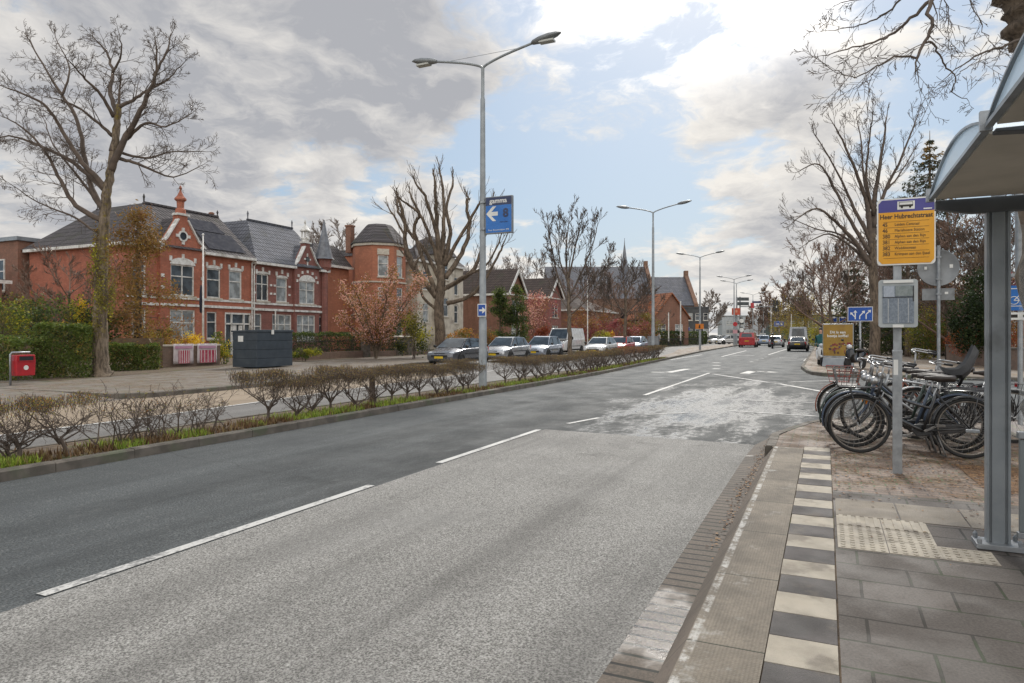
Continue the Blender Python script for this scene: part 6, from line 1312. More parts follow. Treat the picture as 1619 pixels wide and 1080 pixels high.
t = thing('direction_board', 'pair of dark direction boards on a mast above the red van', 'sign', P3(1165, 545, GY-1), 0); t.location.z = .1; mb = MB(); mb.tube((0, 0, 0), (0, 0, 7.2), .1, n=8); mb.build('mast', m_signback, t)
for z in (6.9, 6.2): mb = MB(); mb.box((.95, 0, z), (1.75, .1, .5)); mb.build('board', mat('dark_board', (.07, .08, .085), (.05, .055, .06), 3, .5), t)
t = thing('shop_sign', 'orange red box sign on a mast beside the fourth street lamp', 'sign', P3(1163, 545, GY-4), 0); t.location.z = .1; mb = MB(); mb.tube((0, 0, 0), (0, 0, 5), .08, n=8); mb.build('mast', m_signback, t); mb = MB(); mb.box((.05, -.05, 4.9), (1.15, .3, 1.0)); bd = mb.build('board', mat('sign_vermilion', (.5, .08, .03), (.42, .06, .03), 3, .4), t); mb = MB(); mb.box((.05, -.22, 4.95), (.3, .02, .4)); mb.build('emblem', plain('sign_peach', (.6, .25, .15)), bd)
t = thing('stop_board', 'dark gantry board with a red end hanging from the cantilever arm', 'sign', P3(1190, 484, GY), 0); mb = MB(); mb.box((.55, -.1, .6), (1.3, .1, .3)); mb.build('board', m_navy, t); mb = MB(); mb.box((-.1, -.1, .1), (.5, .12, .8)); mb.build('red_end', m_red, t)
t = thing('keep_sign', 'small round red and white sign on a short post at the median tip', 'sign', P3(1162, 545, 92), 0); t.location.z = .1; mb = MB(); mb.tube((0, 0, 0), (0, 0, 2.7), .05, n=8); mb.build('pole', m_galv, t); mb = MB(); mb.M = Matrix.Translation((0, -.07, 2.9)) @ Matrix.Rotation(R(90), 4, 'X'); mb.lathe([(.2, 0), (.3, 0), (.3, .04), (.2, .04)], 16); mb.build('ring', m_red, t); mb = MB(); mb.M = Matrix.Translation((0, -.06, 2.9)) @ Matrix.Rotation(R(90), 4, 'X'); mb.lathe([(0, 0), (.2, 0), (.2, .02), (0, .02)], 16); mb.build('disc', plain('sign_dark_red', (.2, .03, .04)), t); mb = MB(); mb.box((0, -.07, 1.9), (.6, .04, .5)); mb.build('plate', plain('sign_pink', (.55, .3, .33)), t)
t = thing('diversion_board', 'small orange board with black arrow strapped to the third street lamp', 'sign', W(68.5, 11.2, 2.1), ROAD); mb = MB(); mb.box((-.02, 0, .3), (.04, .8, .5)); mb.build('board', m_orange, t); mb = MB(); mb.box((-.045, 0, .35), (.01, .12, .2)); mb.prism([(-.14, .25), (.14, .25), (0, .1)], -.05, -.042, 'x'); mb.build('arrow', m_black, t)
t = signpanel('road_sign', 'far wide blue road sign above the green bush', 'sign', P3(1232, 548, 120)*1.0, 1.8, .95, 2.9, m_blue, pole_h=3.0, rz=R(90)); t.location.z = .1; mb = MB(); mb.box((-.02, -.4, 3.35), (.01, .3, .4)); mb.box((-.02, .3, 3.35), (.01, .5, .12)); mb.build('legend', m_signw, t)
for px, Y, w, lb in ((1083, 112, 1.6, 'blue sign board among railings by the dark office'), (1318, 50, .5, 'small blue sign behind the advertising board, left of two'), (1332, 50, .5, 'small blue sign behind the advertising board, right of two')):
    t = signpanel('road_sign', lb, 'sign', at(px, Y, .1), w, w*.75 if w < 1 else .8, 2.4 if w < 1 else 1.9, m_darkblue, pole_h=2.5, rz=R(90)); mb = MB(); mb.box((-.02, 0, 2.75 if w < 1 else 2.4), (.01, w*.4, .12)); mb.build('legend', m_signw, t)
for px, Y, h, r, lb in ((1057, 90, 4.4, .09, 'slim white post with black foot left of the cottage windows'), (1076, 96, 6.2, .1, 'taller white post with black foot right of the cottage windows'), (929, 70, 7.0, .06, 'thin pale flagpole behind the white van'), (1219, 118, 6.5, .07, 'thin pale post beside the far green bush'), (1251, 100, 4.5, .05, 'thin pale post beside the yellow willow')):
    t = thing('white_post', lb, 'post', at(px, Y, .1)); mb = MB(); mb.tube((0, 0, .6), (0, 0, h), r, r*.8, 8); mb.build('shaft', m_white, t); mb = MB(); mb.tube((0, 0, 0), (0, 0, .6), r*1.25, n=8); mb.build('foot', m_dark, t)
railing('low_fence', 'low dark fence along the pavement before the cottage', at(1040, 84, .1), at(1112, 96, .1), 1.0, 0)
t = thing('utility_cabinet', 'grey utility cabinet beside the second street lamp', 'cabinet', at(1033, 58, .1), ROAD); mb = MB(); mb.box((0, 0, .65), (.5, .9, 1.3)); mb.build('body', m_signback, t, False, .02); mb = MB(); mb.box((0, 0, 1.33), (.56, .96, .06)); mb.build('lid', m_signback, t)
# ---------------------------------------------------------------- vehicles
def paint(name, c, metal=.2): return mat(name, c, tuple(x*.92 for x in c), 2, .28, metal=metal, coat=.8)
p_dark = paint('car_dark_grey', (.035, .037, .042), .5); p_silver = paint('car_silver', (.42, .43, .45), .6); p_grey = paint('car_grey', (.13, .135, .15), .5); p_white = paint('car_white', (.68, .68, .67), 0); p_red = paint('car_red', (.42, .012, .018), 0); p_blue = paint('car_pale_blue', (.3, .36, .46), .4); p_black = paint('car_black', (.012, .012, .014), .3); p_van = paint('van_grey', (.3, .32, .35), .4)
m_cglass = glassmat('car_glass', (.03, .038, .045), .04); m_tyre = plain('tyre', (.018, .018, .018), .85); m_rim = plain('alloy_rim', (.42, .43, .44), .3, .7); m_head = plain('headlight_glass', (.62, .65, .68), .08, .2); m_tail = plain('tail_light_red', (.4, .01, .012), .15); m_trim = plain('black_trim', (.014, .014, .015), .5); m_platey = plain('plate_yellow', (.7, .48, .02), .4)
def car(name, label, cat, loc, rz, pm, L=4.0, Wd=1.72, H=1.47, typ='hatch', group=None):
    t = thing(name, label, cat, loc, rz, group); w = Wd/2; van = typ == 'van'
    if van: st = [(.5, .34, .72, .86, .55), (.485, .26, .9, .93, .80), (.42, .22, 1.05, .98, .97), (.33, .22, 1.2, 1, 1.1), (.25, .22, 1.22, 1, 1.15), (-.2, .22, 1.22, 1, 1.18), (-.46, .24, 1.22, 1, 1.2), (-.5, .3, 1.2, .97, 1.2)]; gh = [(.36, 1.19, .93), (.22, H-.05, .80), (.1, H, .83), (-.46, H-.02, .83), (-.495, 1.2, .95)]
    else: st = [(.5, .36, .55, .72, .56), (.485, .27, .64, .86, .68), (.43, .2, .72, .95, .78), (.33, .2, .79, .99, .87), (.24, .2, .87, 1, .94), (0, .2, .89, 1, .93), (-.3, .2, .92, .99, .95), (-.44, .24, .93, .95, .96), (-.485, .3, .9, .89, .93), (-.5, .38, .78, .80, .8)]; gh = [(.26, .90, .90), (.07, H-.05, .70), (-.08, H, .71), (-.32, H-.06, .68), (-.465, .93, .82)]
    if typ == 'saloon': gh = [(.24, .90, .90), (.08, H-.04, .70), (-.05, H, .71), (-.2, H-.05, .68), (-.38, .93, .84)]
    rings = []
    for f, zs, zb, ww, zt in st:
        x = f*L; y = w*ww; zm = (zs+zb)/2
        h = [(y*.88, zs), (y*.985, zs+.07), (y, zm), (y*.985, zb-.03), (y*.93, zb), (y*.5, zt), (0, zt+.012)]; rings.append([(x, q[0], q[1]) for q in h]+[(x, -q[0], q[1]) for q in h[-2::-1]])
    n = len(rings[0]); mb = MB(); vs = [v for r in rings for v in r]; fs = [(i*n+j, (i+1)*n+j, (i+1)*n+(j+1) % n, i*n+(j+1) % n) for i in range(len(rings)-1) for j in range(n)]
    fs.append(tuple(range(n))); fs.append(tuple((len(rings)-1)*n+j for j in range(n))[::-1]); mb.add(vs, fs)
    G_ = [(f*L, z, w*q) for f, z, q in gh]; k = len(G_); vs = []
    for x, z, y in G_: vs += [(x, y, z), (x, -y, z)]
    gs = [(2*i, 2*i+1, 2*i+3, 2*i+2) for i in range(k-1)]+[tuple(2*i for i in range(k))[::-1], tuple(2*i+1 for i in range(k))]; mb.add(vs, [f[::-1] for f in gs]); body = mb.build('body', pm, t, 38, .018)
    # glass follows the faces of the cabin, a little proud of them
    def pane(nm, quad, ins=.08, off=.012, mt=m_cglass, par=t):
        q = [Vector(p) for p in quad]; c = sum(q, Vector())/len(q); nn = (q[1]-q[0]).cross(q[2]-q[1]).normalized()
        if nn.dot(c-Vector((0, 0, .9))) < 0: nn = -nn; q = q[::-1]
        m_ = MB(); m_.poly([p+(c-p).normalized()*ins*min(1.4, (c-p).length)+nn*off for p in q]); return m_.build(nm, mt, par)
    def gp_(i, s): return Vector((G_[i][0], s*G_[i][2], G_[i][1]))
    pane('windscreen', [gp_(0, 1), gp_(0, -1), gp_(1, -1), gp_(1, 1)], .1, .022)
    pane('rear_window', [gp_(k-1, -1), gp_(k-1, 1), gp_(k-2, 1), gp_(k-2, -1)], .16 if not van else .3, .022)
    for s in (1, -1):
        a0, a1, a2, a3, a4 = [gp_(i, s) for i in range(5)]
        xm = .02*L if not van else .12*L
        def bl(x): f = (x-a0.x)/(a4.x-a0.x); return a0.lerp(a4, f)
        def tp(x):
            pl_ = [a1, a2, a3]
            for p, q in zip(pl_, pl_[1:]):
                if q.x <= x <= p.x: return p.lerp(q, (x-p.x)/(q.x-p.x))
            return a3 if x < a3.x else a1
        up = Vector((0, 0, .03))
        pane('side_window', [bl(a0.x-.06)+up, bl(xm+.03)+up, tp(xm+.03), a1+Vector((-.02, 0, 0))], .05, .02)
        if not van: pane('side_window', [bl(xm-.03)+up, bl(-.24*L)+up, tp(-.24*L), tp(xm-.03)], .05, .02); pane('side_window', [bl(-.26*L)+up, bl(-.40*L)+up, a3+Vector((0, 0, -.02)), tp(-.26*L)], .06, .02)
        m_ = MB(); m_.ball((.21*L, s*(w+.09), .99 if not van else 1.3), (.06, .1, .075 if not van else .14)); m_.build('mirror', m_trim, t, True)
        m_ = MB(); m_.ball((.452*L if not van else .475*L, s*w*.70, .66 if not van else .85), (.11, .17, .075)); m_.build('headlight', m_head, t, True)
        m_ = MB(); m_.box((-.485*L if not van else -.497*L, s*w*.80, .8 if not van else 1.0), (.09, .16, .26)); m_.build('tail_light', m_tail, t, False, .02)
        m_ = MB(); m_.box((-.08*L, s*w*.993, .33), (.55*L, .03, .1)); m_.box((-.05*L, s*w*1.0, .62), (.55*L, .02, .05)); m_.build('side_trim', m_trim, t)
        for x in ((.31*L, -.31*L) if not van else (.33*L, -.30*L)):
            wr = .31 if not van else .33
            m_ = MB(); m_.M = Matrix.Translation((x, s*(w-.015), wr)) @ Matrix.Rotation(R(90), 4, 'X'); m_.lathe([(.0, -.012), (wr+.06, -.012), (wr+.06, .012), (0, .012)], 20); m_.build('wheel_arch', m_trim, t)
            m_ = MB(); m_.M = Matrix.Translation((x, s*(w-.05), wr)) @ Matrix.Rotation(R(90), 4, 'X'); m_.lathe([(wr*.62, -.1), (wr*.93, -.1), (wr, -.07), (wr, .07), (wr*.93, .1), (wr*.62, .1)], 20); wh = m_.build('wheel', m_tyre, t, 40)
            m_ = MB(); m_.M = Matrix.Translation((x, s*(w-.05), wr)) @ Matrix.Rotation(R(90), 4, 'X'); m_.lathe([(0, -.085), (wr*.64, -.085), (wr*.64, .085), (0, .085)], 20)
            for a in range(5): m_.box((wr*.36*math.cos(a*1.2566), wr*.36*math.sin(a*1.2566), 0), (wr*.5, .05, .2), a*1.2566)
            m_.build('rim', m_rim, wh)
    mb = MB(); mb.box((.494*L, 0, .5 if not van else .55), (.05, w*1.1, .12)); mb.box((.488*L, 0, .63 if not van else .78), (.05, w*.7, .06)); mb.build('grille', m_trim, t); mb = MB(); mb.box((.512*L, 0, .44), (.012, .5, .11)); mb.box((-.506*L, 0, .7 if not van else .8), (.012, .5, .11)); mb.build('number_plate', m_platey, t)
    mb = MB(); mb.box((-.492*L, 0, .45), (.06, w*1.7, .14)); mb.build('rear_bumper', m_trim if typ == 'saloon' else pm, t, False, .02); return t
PB = ROAD+math.pi
def zc(l): return 0.0
car('parked_car', 'dark grey hatchback with silver bonnet, nearest of the three cars parked behind the median hedge', 'car', W(31.9, 17.75, 0), PB, p_grey, 4.1, 1.74, 1.42, group='cars parked on the left')
car('parked_car', 'dark silver hatchback just right of the nearest lamp post', 'car', W(37.6, 17.6, 0), PB, p_silver, 4.0, 1.72, 1.47, group='cars parked on the left')
car('parked_car', 'silver compact car parked third behind the hedge, left of the white van', 'car', W(43.3, 17.5, 0), PB, paint('car_silver_blue', (.36, .39, .45), .5), 3.8, 1.7, 1.5, group='cars parked on the left')
car('parked_van', 'white delivery van parked behind the slim young tree', 'van', W(56.0, 20.6, 0), PB, p_white, 5.3, 1.95, 2.15, 'van')
car('parked_car', 'white small car right of the white van', 'car', W(49.0, 15.2, 0), PB, p_white, 3.9, 1.68, 1.42, group='cars parked on the left')
car('parked_car', 'red bonneted car right of the small white car', 'car', W(54.8, 15.3, 0), PB, paint('car_bright_red', (.5, .03, .025), 0), 3.9, 1.68, 1.45, group='cars parked on the left')
car('parked_car', 'pale blue car, farthest of the row behind the orange end of the hedge', 'car', W(60.0, 15.4, 0), PB, p_blue, 3.9, 1.68, 1.45, group='cars parked on the left')
car('black_car', 'black saloon car with red tail lights driving away in the right lane', 'car', W(71.5, 2.4, 0), ROAD, p_black, 4.3, 1.75, 1.42, 'saloon')
car('grey_van', 'tall grey van in front of the black saloon', 'van', W(83, 2.7, 0), ROAD, p_van, 5.2, 2.0, 2.45, 'van')
car('red_van', 'red van seen from behind next to the median tip', 'van', W(91.5, 8.9, 0), ROAD, p_red, 4.3, 1.95, 1.85, 'van')
car('silver_car', 'silver car ahead of the motorcyclist', 'car', W(93.5, 5.7, 0), ROAD, p_silver, 4.0, 1.72, 1.45, group='cars far down the road')
car('silver_car', 'pale car waiting right of the red van', 'car', W(106, 8.0, 0), ROAD, p_blue, 4.2, 1.74, 1.5, group='cars far down the road')
car('white_car', 'white car just ahead of the red van', 'car', W(100, 9.6, 0), ROAD, p_white, 4.2, 1.74, 1.6, group='cars far down the road')
for px, Y, rz, pm, lb in ((1138, 118, R(200), p_white, 'white car turning far left of the fourth lamp'), (1153, 112, R(185), p_white, 'white off road style car behind the fourth lamp'), (1126, 125, R(170), p_dark, 'dark car far left by the office'), (1208, 135, R(80), p_blue, 'far pale car at the crossing left of the motorcyclist'), (1233, 140, R(75), p_dark, 'far dark car under the blue road sign'), (1196, 128, R(75), p_white, 'far white car behind the red van')):
    car('distant_car', lb, 'car', at(px, Y, 0), rz, pm, 4.2, 1.75, 1.5, group='cars far down the road')
# ---------------------------------------------------------------- bicycles
m_chrome = plain('chrome', (.42, .42, .42), .32, .7); m_rimdull = mat('dull_rim', (.2, .18, .155), (.13, .11, .095), 9, .5, metal=.3); m_bikeblack = mat('bike_black', (.014, .015, .017), (.03, .03, .032), 9, .35, coat=.3); m_saddle = mat('saddle', (.035, .028, .025), (.06, .05, .045), 6, .5); m_spoke = plain('spoke_steel', (.26, .25, .24), .45, .5); m_reflect = plain('reflector_amber', (.7, .22, .01), .2); m_mud = mat('dull_steel', (.2, .2, .2), (.13, .12, .11), 8, .45, metal=.5)
def ring(mb, c, r, tr, n=40, m=8):
    mb.path([(c[0]+r*math.cos(2*math.pi*i/n), 0, c[2]+r*math.sin(2*math.pi*i/n)) for i in range(n)], tr, m, False, True)
def bike(label, s, l, rz, fm, seed, rack=True, frontrack=False, child=False, basket=None, diamond=False, guard=True, lean=2.0, group='parked bicycles by the bus stop', wheel=.35, hb=1.03):
    rng = random.Random(seed); t = thing('bicycle', label, 'bicycle', W(s, l, .162), ROAD+rz, group); t.rotation_euler = (R(lean), 0, ROAD+rz); r = wheel; B = (-.52, 0, r); F = (.62, 0, r)
    mb = MB(); bb = Vector((-.06, 0, .30)); st = Vector((-.22, 0, .80)); hd0 = Vector((.42, 0, .68)); hd1 = Vector((.37, 0, .90))
    mb.path([bb, st], .017, 8); mb.path([hd0, hd1], .02, 8); mb.path(spline([hd0+Vector((0, 0, .04)), Vector((.22, 0, .45)), bb], 4) if not diamond else [hd0, bb], .018, 8)
    if diamond: mb.path([hd1-Vector((0, 0, .06)), st+Vector((0, 0, -.05))], .017, 8)
    else: mb.path(spline([hd1-Vector((0, 0, .05)), Vector((.15, 0, .66)), Vector((-.17, 0, .56))], 4), .015, 8)
    for y in (-.045, .045): mb.path([(-.2, y*.4, .74), (B[0], y*1.3, B[2])], .008, 6); mb.path([(-.06, y, .30), (B[0], y*1.3, B[2])], .009, 6)
    mb.build('frame', fm, t, True)
    mb = MB()
    for y in (-.05, .05): mb.path(spline([(.43, y*.9, .66), (.50, y, .5), (F[0], y, F[2])], 4), .011, 7)
    mb.box((.435, 0, .67), (.05, .11, .03)); mb.build('fork', fm, t, True)
    for c, nm in ((B, 'rear'), (F, 'front')):
        mb = MB(); ring(mb, c, r-.018, .019); wh = mb.build('wheel', m_tyre, t, True)
        mb = MB(); ring(mb, c, r-.042, .009, 40, 6); mb.build('rim', m_rimdull, wh, True)
        mb = MB(); N = 28
        for i in range(N):
            a = 2*math.pi*i/N; b_ = a+(.5 if i % 2 else -.5); y = .028 if i % 4 < 2 else -.028; mb.tube((c[0]+.02*math.cos(b_), y, c[2]+.02*math.sin(b_)), (c[0]+(r-.045)*math.cos(a), 0, c[2]+(r-.045)*math.sin(a)), .0016, n=3)
        mb.build('spokes', m_spoke, wh); mb = MB(); mb.tube((c[0], -.06, c[2]), (c[0], .06, c[2]), .022, n=10); mb.build('hub', m_chrome, wh, 40)
    if guard:
        for c, a0, a1 in ((B, 5, 205), (F, -15, 150)):
            mb = MB(); n = 18; vs = []
            for i in range(n+1):
                a = R(a0+(a1-a0)*i/n)
                for y, dr in ((-.03, -.012), (-.018, .006), (.018, .006), (.03, -.012)): vs.append((c[0]+(r+.022+dr)*math.cos(a), y, c[2]+(r+.022+dr)*math.sin(a)))
            mb.add(vs, [(4*i+j, 4*i+j+1, 4*i+j+5, 4*i+j+4) for i in range(n) for j in range(3)]); o = mb.build('mudguard', fm, t, True); sd2 = o.modifiers.new('thickness', 'SOLIDIFY'); sd2.thickness = .002
    mb = MB(); mb.path([st-Vector((0, 0, .1)), st+Vector((-.025, 0, .1))], .013, 8); mb.build('seat_post', m_chrome, t, True)
    mb = MB(); n = 12; prof = [(.17, .02), (.12, .028), (.04, .045), (-.04, .085), (-.10, .1), (-.14, .08)]; cz = .93; vs = []
    for x, ww in prof:
        for j in range(n): a = 2*math.pi*j/n; vs.append((-.25+x, ww*math.cos(a), cz+(.028 if math.sin(a) > 0 else .05)*math.sin(a)*(1 if x < .1 else .6)))
    k = len(prof); mb.add(vs, [(i*n+j, (i+1)*n+j, (i+1)*n+(j+1) % n, i*n+(j+1) % n) for i in range(k-1) for j in range(n)]+[tuple(range(n)), tuple(range((k-1)*n, k*n))[::-1]]); mb.build('saddle', m_saddle, t, True)
    mb = MB(); mb.path([hd1, (.35, 0, hb)], .012, 8); w = .29
    for sy in (1, -1): mb.path(spline([(.35, 0, hb), (.40, sy*.12, hb+.03), (.36, sy*.25, hb+.05), (.2, sy*w, hb+.02), (.1, sy*w*1.02, hb)], 4), .011, 7)
    hbar = mb.build('handlebar', m_chrome, t, True)
    for sy in (1, -1): mb = MB(); mb.path([(.19, sy*w, hb+.018), (.08, sy*w*1.02, hb-.003)], .017, 8); mb.build('grip', m_dark, hbar, True)
    mb = MB(); mb.ball((.45, 0, .88), (.05, .05, .05)); mb.build('headlight', m_chrome, t, True)
    mb = MB(); mb.M = Matrix.Translation((-.06, -.05, .30)) @ Matrix.Rotation(R(90), 4, 'X'); mb.lathe([(0, 0), (.09, 0), (.09, .006), (0, .006)], 18); mb.M = None; a = rng.uniform(-.6, .2)
    for sy, sg in ((-.08, 1), (.08, -1)): e = Vector((-.06+sg*.17*math.cos(a), sy, .30+sg*.17*math.sin(a))); mb.bar((-.06, sy, .30), e, .016, .022); mb.box((e.x, e.y+(.05 if sy > 0 else -.05), e.z), (.09, .08, .024))
    mb.build('crankset', m_mud, t)
    mb = MB(); mb.prism([(-.58, .31), (-.55, .39), (.02, .37), (.05, .30), (.0, .225), (-.55, .305)], -.062, -.03, 'y'); mb.build('chain_guard', m_bikeblack, t, False, .008)
    if rack:
        mb = MB(); z = .78
        for y in (-.06, -.02, .02, .06): mb.path([(-.30, y, z), (-.86, y, z)], .006, 5)
        for x in (-.3, -.5, -.7, -.86): mb.path([(x, -.065, z), (x, .065, z)], .006, 5)
        for y in (-.07, .07): mb.path([(-.62, y, z), (B[0], y, B[2])], .006, 5); mb.path([(-.82, y, z), (B[0], y, B[2])], .006, 5)
        mb.build('rear_rack', m_bikeblack, t, True); mb = MB(); mb.box((-.88, 0, .72), (.03, .1, .05)); mb.build('tail_light', m_tail, t)
    if frontrack:
        mb = MB(); z = .80
        for y in (-.15, -.075, 0, .075, .15): mb.path([(.42, y, z), (.86, y, z)], .008, 5)
        for x in (.42, .64, .86): mb.path([(x, -.155, z), (x, .155, z)], .008, 5)
        mb.path([(.86, -.155, z), (.89, -.155, z+.06), (.89, .155, z+.06), (.86, .155, z)], .008, 5)
        for y in (-.07, .07): mb.path([(.72, y, z), (F[0], y, F[2])], .008, 5); 
        mb.build('front_rack', m_bikeblack, t, True)
    if basket:
        mb = MB()
        for z in (.72, .8, .88, .96): k = .13+.05*(z-.72)/.24; mb.path([(.66+sx*k, sy*(k+.05), z) for sx, sy in ((-1, -1), (1, -1), (1, 1), (-1, 1))], .006, 4, False, True)
        for i in range(16):
            f = i/16*4; sd_ = int(f); u = (f-sd_)*2-1; q = [(u, -1), (1, u), (-u, 1), (-1, -u)][sd_]; mb.path([(.66+q[0]*.13, q[1]*.18, .72), (.66+q[0]*.18, q[1]*.23, .96)], .005, 4)
        mb.box((.66, 0, .72), (.26, .36, .01)); mb.build('basket', basket, t)
    if child:
        mb = MB(); rings = []
        for (x, z, ww, dp) in ((-.42, .97, .11, .04), (-.5, .945, .13, .05), (-.6, .95, .14, .06), (-.67, 1.01, .14, .05), (-.72, 1.12, .13, .04), (-.77, 1.25, .10, .035)): rings.append([(x, -ww, z), (x+.04, -ww, z+.07), (x+.012, -ww*.8, z+.015), (x, 0, z), (x+.012, ww*.8, z+.015), (x+.04, ww, z+.07), (x, ww, z), (x-dp*.6, 0, z-dp)])
        n = 8; mb.add([v for r_ in rings for v in r_], [(i*n+j, (i+1)*n+j, (i+1)*n+(j+1) % n, i*n+(j+1) % n) for i in range(5) for j in range(n)]+[tuple(range(n)), tuple(range(5*n, 6*n))[::-1]]); cs_ = mb.build('child_seat', mat('seat_grey', (.07, .072, .076), (.04, .042, .046), 5, .5), t, 40)
        mb = MB(); 
        for sy in (1, -1): mb.path([(-.42, sy*.15, .94), (-.44, sy*.17, .62), (-.5, sy*.14, .48)], .025, 6)
        mb.bar((-.78, 0, 1.25), (-.58, 0, .8), .05, .03); mb.build('foot_rest', m_dark, cs_, True)
    mb = MB(); mb.box((.47, -.025, .58) if not frontrack else (.40, -.03, .60), (.03, .02, .05)); mb.build('reflector', m_reflect, t); mb = MB()
    for y in (-.07, .07): mb.path([(-.2, y*.5, .26), (-.27, y*1.7, .02)], .01, 6)
    mb.path([(-.27, -.12, .02), (-.27, .12, .02)], .01, 6); mb.build('kickstand', m_mud, t, True); return t
bk_green = mat('bike_dark_green', (.02, .04, .03), (.03, .05, .04), 6, .4, coat=.3); bk_silver = mat('bike_silver', (.5, .51, .52), (.36, .37, .38), 6, .35, metal=.5); bk_grey = mat('bike_grey', (.16, .165, .17), (.11, .115, .12), 6, .4, metal=.3); bk_slate = mat('bike_slate_blue', (.06, .085, .13), (.045, .06, .095), 6, .4, coat=.3); bk_red = mat('bike_copper', (.3, .09, .05), (.22, .07, .04), 6, .4, coat=.3)
bike('black bicycle with flat front carrier rack, nearest to the bus stop pole', 9.36, -.99, R(95), m_bikeblack, 1, True, True, hb=1.06)
bike('slate blue bicycle directly behind the nearest one', 9.78, -.95, R(91), bk_slate, 2, True, False, lean=-3)
bike('dark green bicycle with grey child seat on its rear rack', 10.05, -.92, R(88), bk_green, 3, True, False, True, lean=-2, hb=1.1)
bike('silver diamond frame bicycle in the middle of the parked row', 10.55, -1.15, R(93), bk_silver, 4, True, False, diamond=True, lean=3)
bike('grey bicycle with wire basket of dull steel', 11.0, -.95, R(86), bk_grey, 5, True, False, basket=m_mud, lean=-2)
bike('copper red bicycle with reddish wire basket near the corner kerb', 11.55, -.85, R(90), bk_red, 6, True, False, basket=mat('basket_red', (.3, .07, .05), (.22, .05, .04), 6, .5), lean=2)
bike('black diamond frame bicycle with high curved handlebar at the far end of the row', 12.0, -1.6, R(84), m_bikeblack, 7, True, False, diamond=True, hb=1.16, lean=-2)
bike('grey bicycle leaning in the middle of the row behind the saddle of the nearest one', 10.95, -1.75, R(97), bk_silver, 8, True, False, lean=4)
# ---------------------------------------------------------------- scooters
def scooter(label, loc, rz, bm, group=None):
    t = thing('scooter', label, 'scooter', loc, rz, group); r = .23
    for x, in ((-.62,), (.62,)):
        mb = MB(); mb.M = Matrix.Translation((x, 0, r)) @ Matrix.Rotation(R(90), 4, 'X'); mb.lathe([(r*.55, -.06), (r*.9, -.06), (r, -.03), (r, .03), (r*.9, .06), (r*.55, .06)], 18); wh = mb.build('wheel', m_tyre, t, 40); mb = MB(); mb.M = Matrix.Translation((x, 0, r)) @ Matrix.Rotation(R(90), 4, 'X'); mb.lathe([(0, -.04), (r*.57, -.04), (r*.57, .04), (0, .04)], 14); mb.build('rim', m_rim, wh)
    mb = MB(); rings = []; n = 10
    for x, zc_, hz, wy in ((.52, .45, .06, .05), (.5, .62, .22, .17), (.42, .66, .3, .2), (.36, .5, .24, .15), (.25, .33, .07, .16), (-.1, .32, .07, .17), (-.2, .5, .2, .17), (-.4, .56, .22, .18), (-.7, .62, .16, .14), (-.85, .66, .06, .06)): rings.append([(x, wy*math.cos(2*math.pi*j/n), zc_+hz*math.sin(2*math.pi*j/n)) for j in range(n)])
    mb.add([v for q in rings for v in q], [(i*n+j, i*n+(j+1) % n, (i+1)*n+(j+1) % n, (i+1)*n+j) for i in range(len(rings)-1) for j in range(n)]); mb.ball((.62, 0, .44), (.2, .09, .08)); mb.build('body', bm, t, True)
    mb = MB(); mb.ball((-.42, 0, .8), (.4, .15, .07)); mb.build('seat', m_saddle, t, True)
    mb = MB(); mb.path([(.6, 0, .25), (.42, 0, 1.0)], .03, 8); mb.path([(.3, -.33, 1.04), (.42, -.1, 1.0), (.42, .1, 1.0), (.3, .33, 1.04)], .018, 7); mb.build('handlebar', m_dark, t, True); mb = MB(); mb.ball((.47, 0, .96), (.09, .12, .1)); mb.build('headlight', m_head, t, True)
    for s in (1, -1): mb = MB(); mb.path([(.38, s*.2, 1.02), (.36, s*.34, 1.2)], .008, 5); mb.ball((.36, s*.36, 1.24), (.02, .07, .05)); mb.build('mirror', m_dark, t, True)
    mb = MB(); mb.box((-.86, 0, .62), (.03, .14, .08)); mb.build('tail_light', m_tail, t); return t
scooter('white scooter parked at the kerb left of the yellow advertising board', at(1297, 33, .12), ROAD+math.pi+R(6), p_white)
scooter('dark scooter parked right of the yellow advertising board', at(1352, 29.5, .12), ROAD+R(150), p_black)
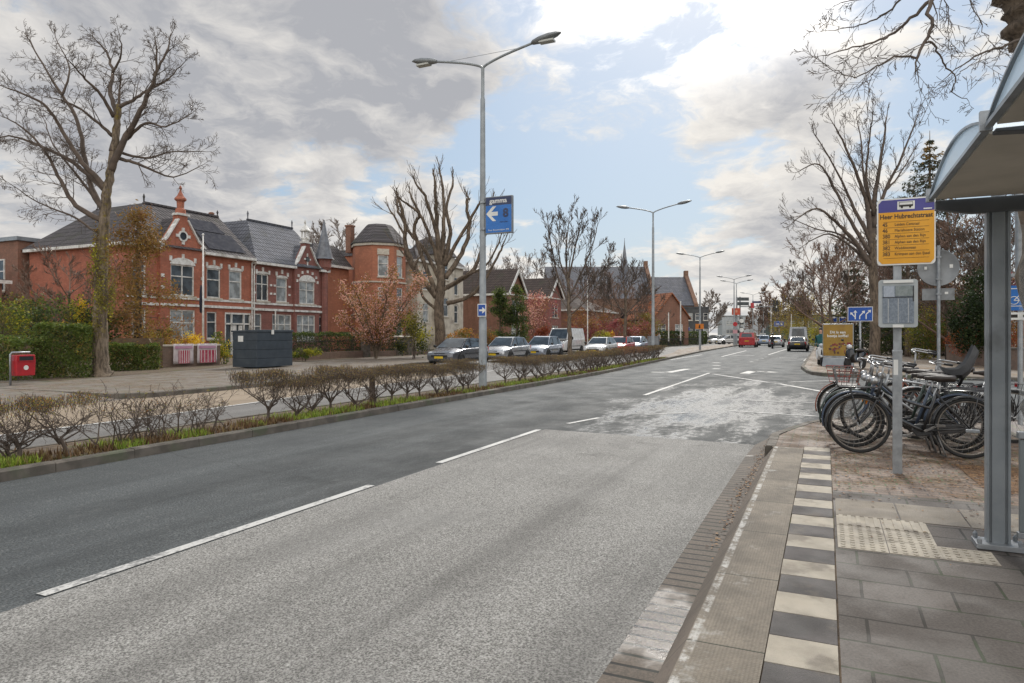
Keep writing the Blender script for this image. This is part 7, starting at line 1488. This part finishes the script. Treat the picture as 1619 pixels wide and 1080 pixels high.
# ---------------------------------------------------------------- people
m_skin = plain('skin', (.5, .3, .22), .5); m_teal = mat('teal_jacket', (.02, .11, .11), (.015, .08, .085), 8, .8); m_jeans = mat('dark_trousers', (.02, .022, .03), (.03, .032, .04), 8, .8); m_hair = plain('dark_hair', (.015, .012, .01), .6); m_leather = mat('black_jacket', (.015, .015, .016), (.025, .025, .026), 8, .45)
def person(label, loc, rz, pose, jacket, group=None, helmet=None):
    o = bpy.data.objects.new('person', bpy.data.meshes.new('person')); C.objects.link(o)
    nodes = [((0, 0, .95), .135), ((0, 0, 1.12), .13), ((0, 0, 1.34), .155), ((0, 0, 1.47), .075), ((.01, 0, 1.56), .055), ((.015, 0, 1.66), .095), ((.01, 0, 1.75), .08)]
    v = [n[0] for n in nodes]; r = [n[1] for n in nodes]; e = [(i, i+1) for i in range(6)]
    def chain(a, pts):
        for p, q in pts: v.append(p); r.append(q); e.append((a, len(v)-1)); a = len(v)-1
    if pose == 'stand':
        for s in (1, -1): chain(0, [((0, s*.1, .88), .11), ((.02, s*.11, .5), .065), ((-.02, s*.11, .1), .045), ((.12, s*.12, .04), .04)]); chain(2, [((0, s*.19, 1.38), .07), ((-.03, s*.25, 1.1), .047), ((.12, s*.22, .92), .035), ((.17, s*.21, .86), .03)])
    else:
        for s in (1, -1): chain(0, [((.05, s*.1, .9), .11), ((.42, s*.17, .82), .07), ((.3, s*.18, .42), .05), ((.42, s*.18, .36), .04)]); chain(2, [((.04, s*.19, 1.38), .07), ((.22, s*.27, 1.18), .05), ((.5, s*.27, 1.08), .038), ((.56, s*.25, 1.07), .03)])
    me = o.data; me.from_pydata(v, e, []); me.update()
    sk = o.modifiers.new('skin', 'SKIN'); 
    for i, q in enumerate(r): me.skin_vertices[0].data[i].radius = (q, q)
    me.skin_vertices[0].data[0].use_root = True; ss = o.modifiers.new('sub', 'SUBSURF'); ss.levels = ss.render_levels = 1
    dg = bpy.context.evaluated_depsgraph_get(); m2 = bpy.data.meshes.new_from_object(o.evaluated_get(dg)); o.modifiers.clear(); o.data = m2; m2.materials.clear()
    for mm in (jacket, m_jeans, m_skin): m2.materials.append(mm)
    for p in m2.polygons:
        c = p.center; p.use_smooth = True; hand = (pose == 'stand' and abs(c.y) > .17 and c.z < .9) or (pose != 'stand' and c.x > .53 and c.z > 1.0); leg = c.z < .93 if pose == 'stand' else (c.z < .96); p.material_index = 2 if (c.z > 1.5 or hand) else 1 if leg else 0
    o.location = loc; o.rotation_euler = (0, 0, rz); tag(o, label, 'person', group)
    mb = MB()
    if helmet: mb.ball((.02, 0, 1.7), (.15, .135, .15)); mb.build('helmet', helmet, o, True)
    else: mb.ball((-.015, 0, 1.73), (.105, .095, .1)); mb.build('hair', m_hair, o, True)
    return o
person('person in a teal jacket standing half hidden behind the yellow advertising board', at(1297.5, 34, .12), ROAD+R(160), 'stand', m_teal)
mc = scooter('dark motorcycle ridden away from the camera between red van and black saloon', W(83.5, 5.5, 0), ROAD, p_black)
person('motorcyclist in dark jacket and helmet riding away on the motorcycle', W(83.1, 5.5, -.08), ROAD, 'ride', m_leather, helmet=plain('helmet_dark', (.02, .02, .025), .2))
person('tiny figure in pale clothes on the pavement before the cottage', at(1042, 88, .1), R(20), 'stand', mat('pale_coat', (.5, .5, .5), (.4, .4, .4), 5, .8))
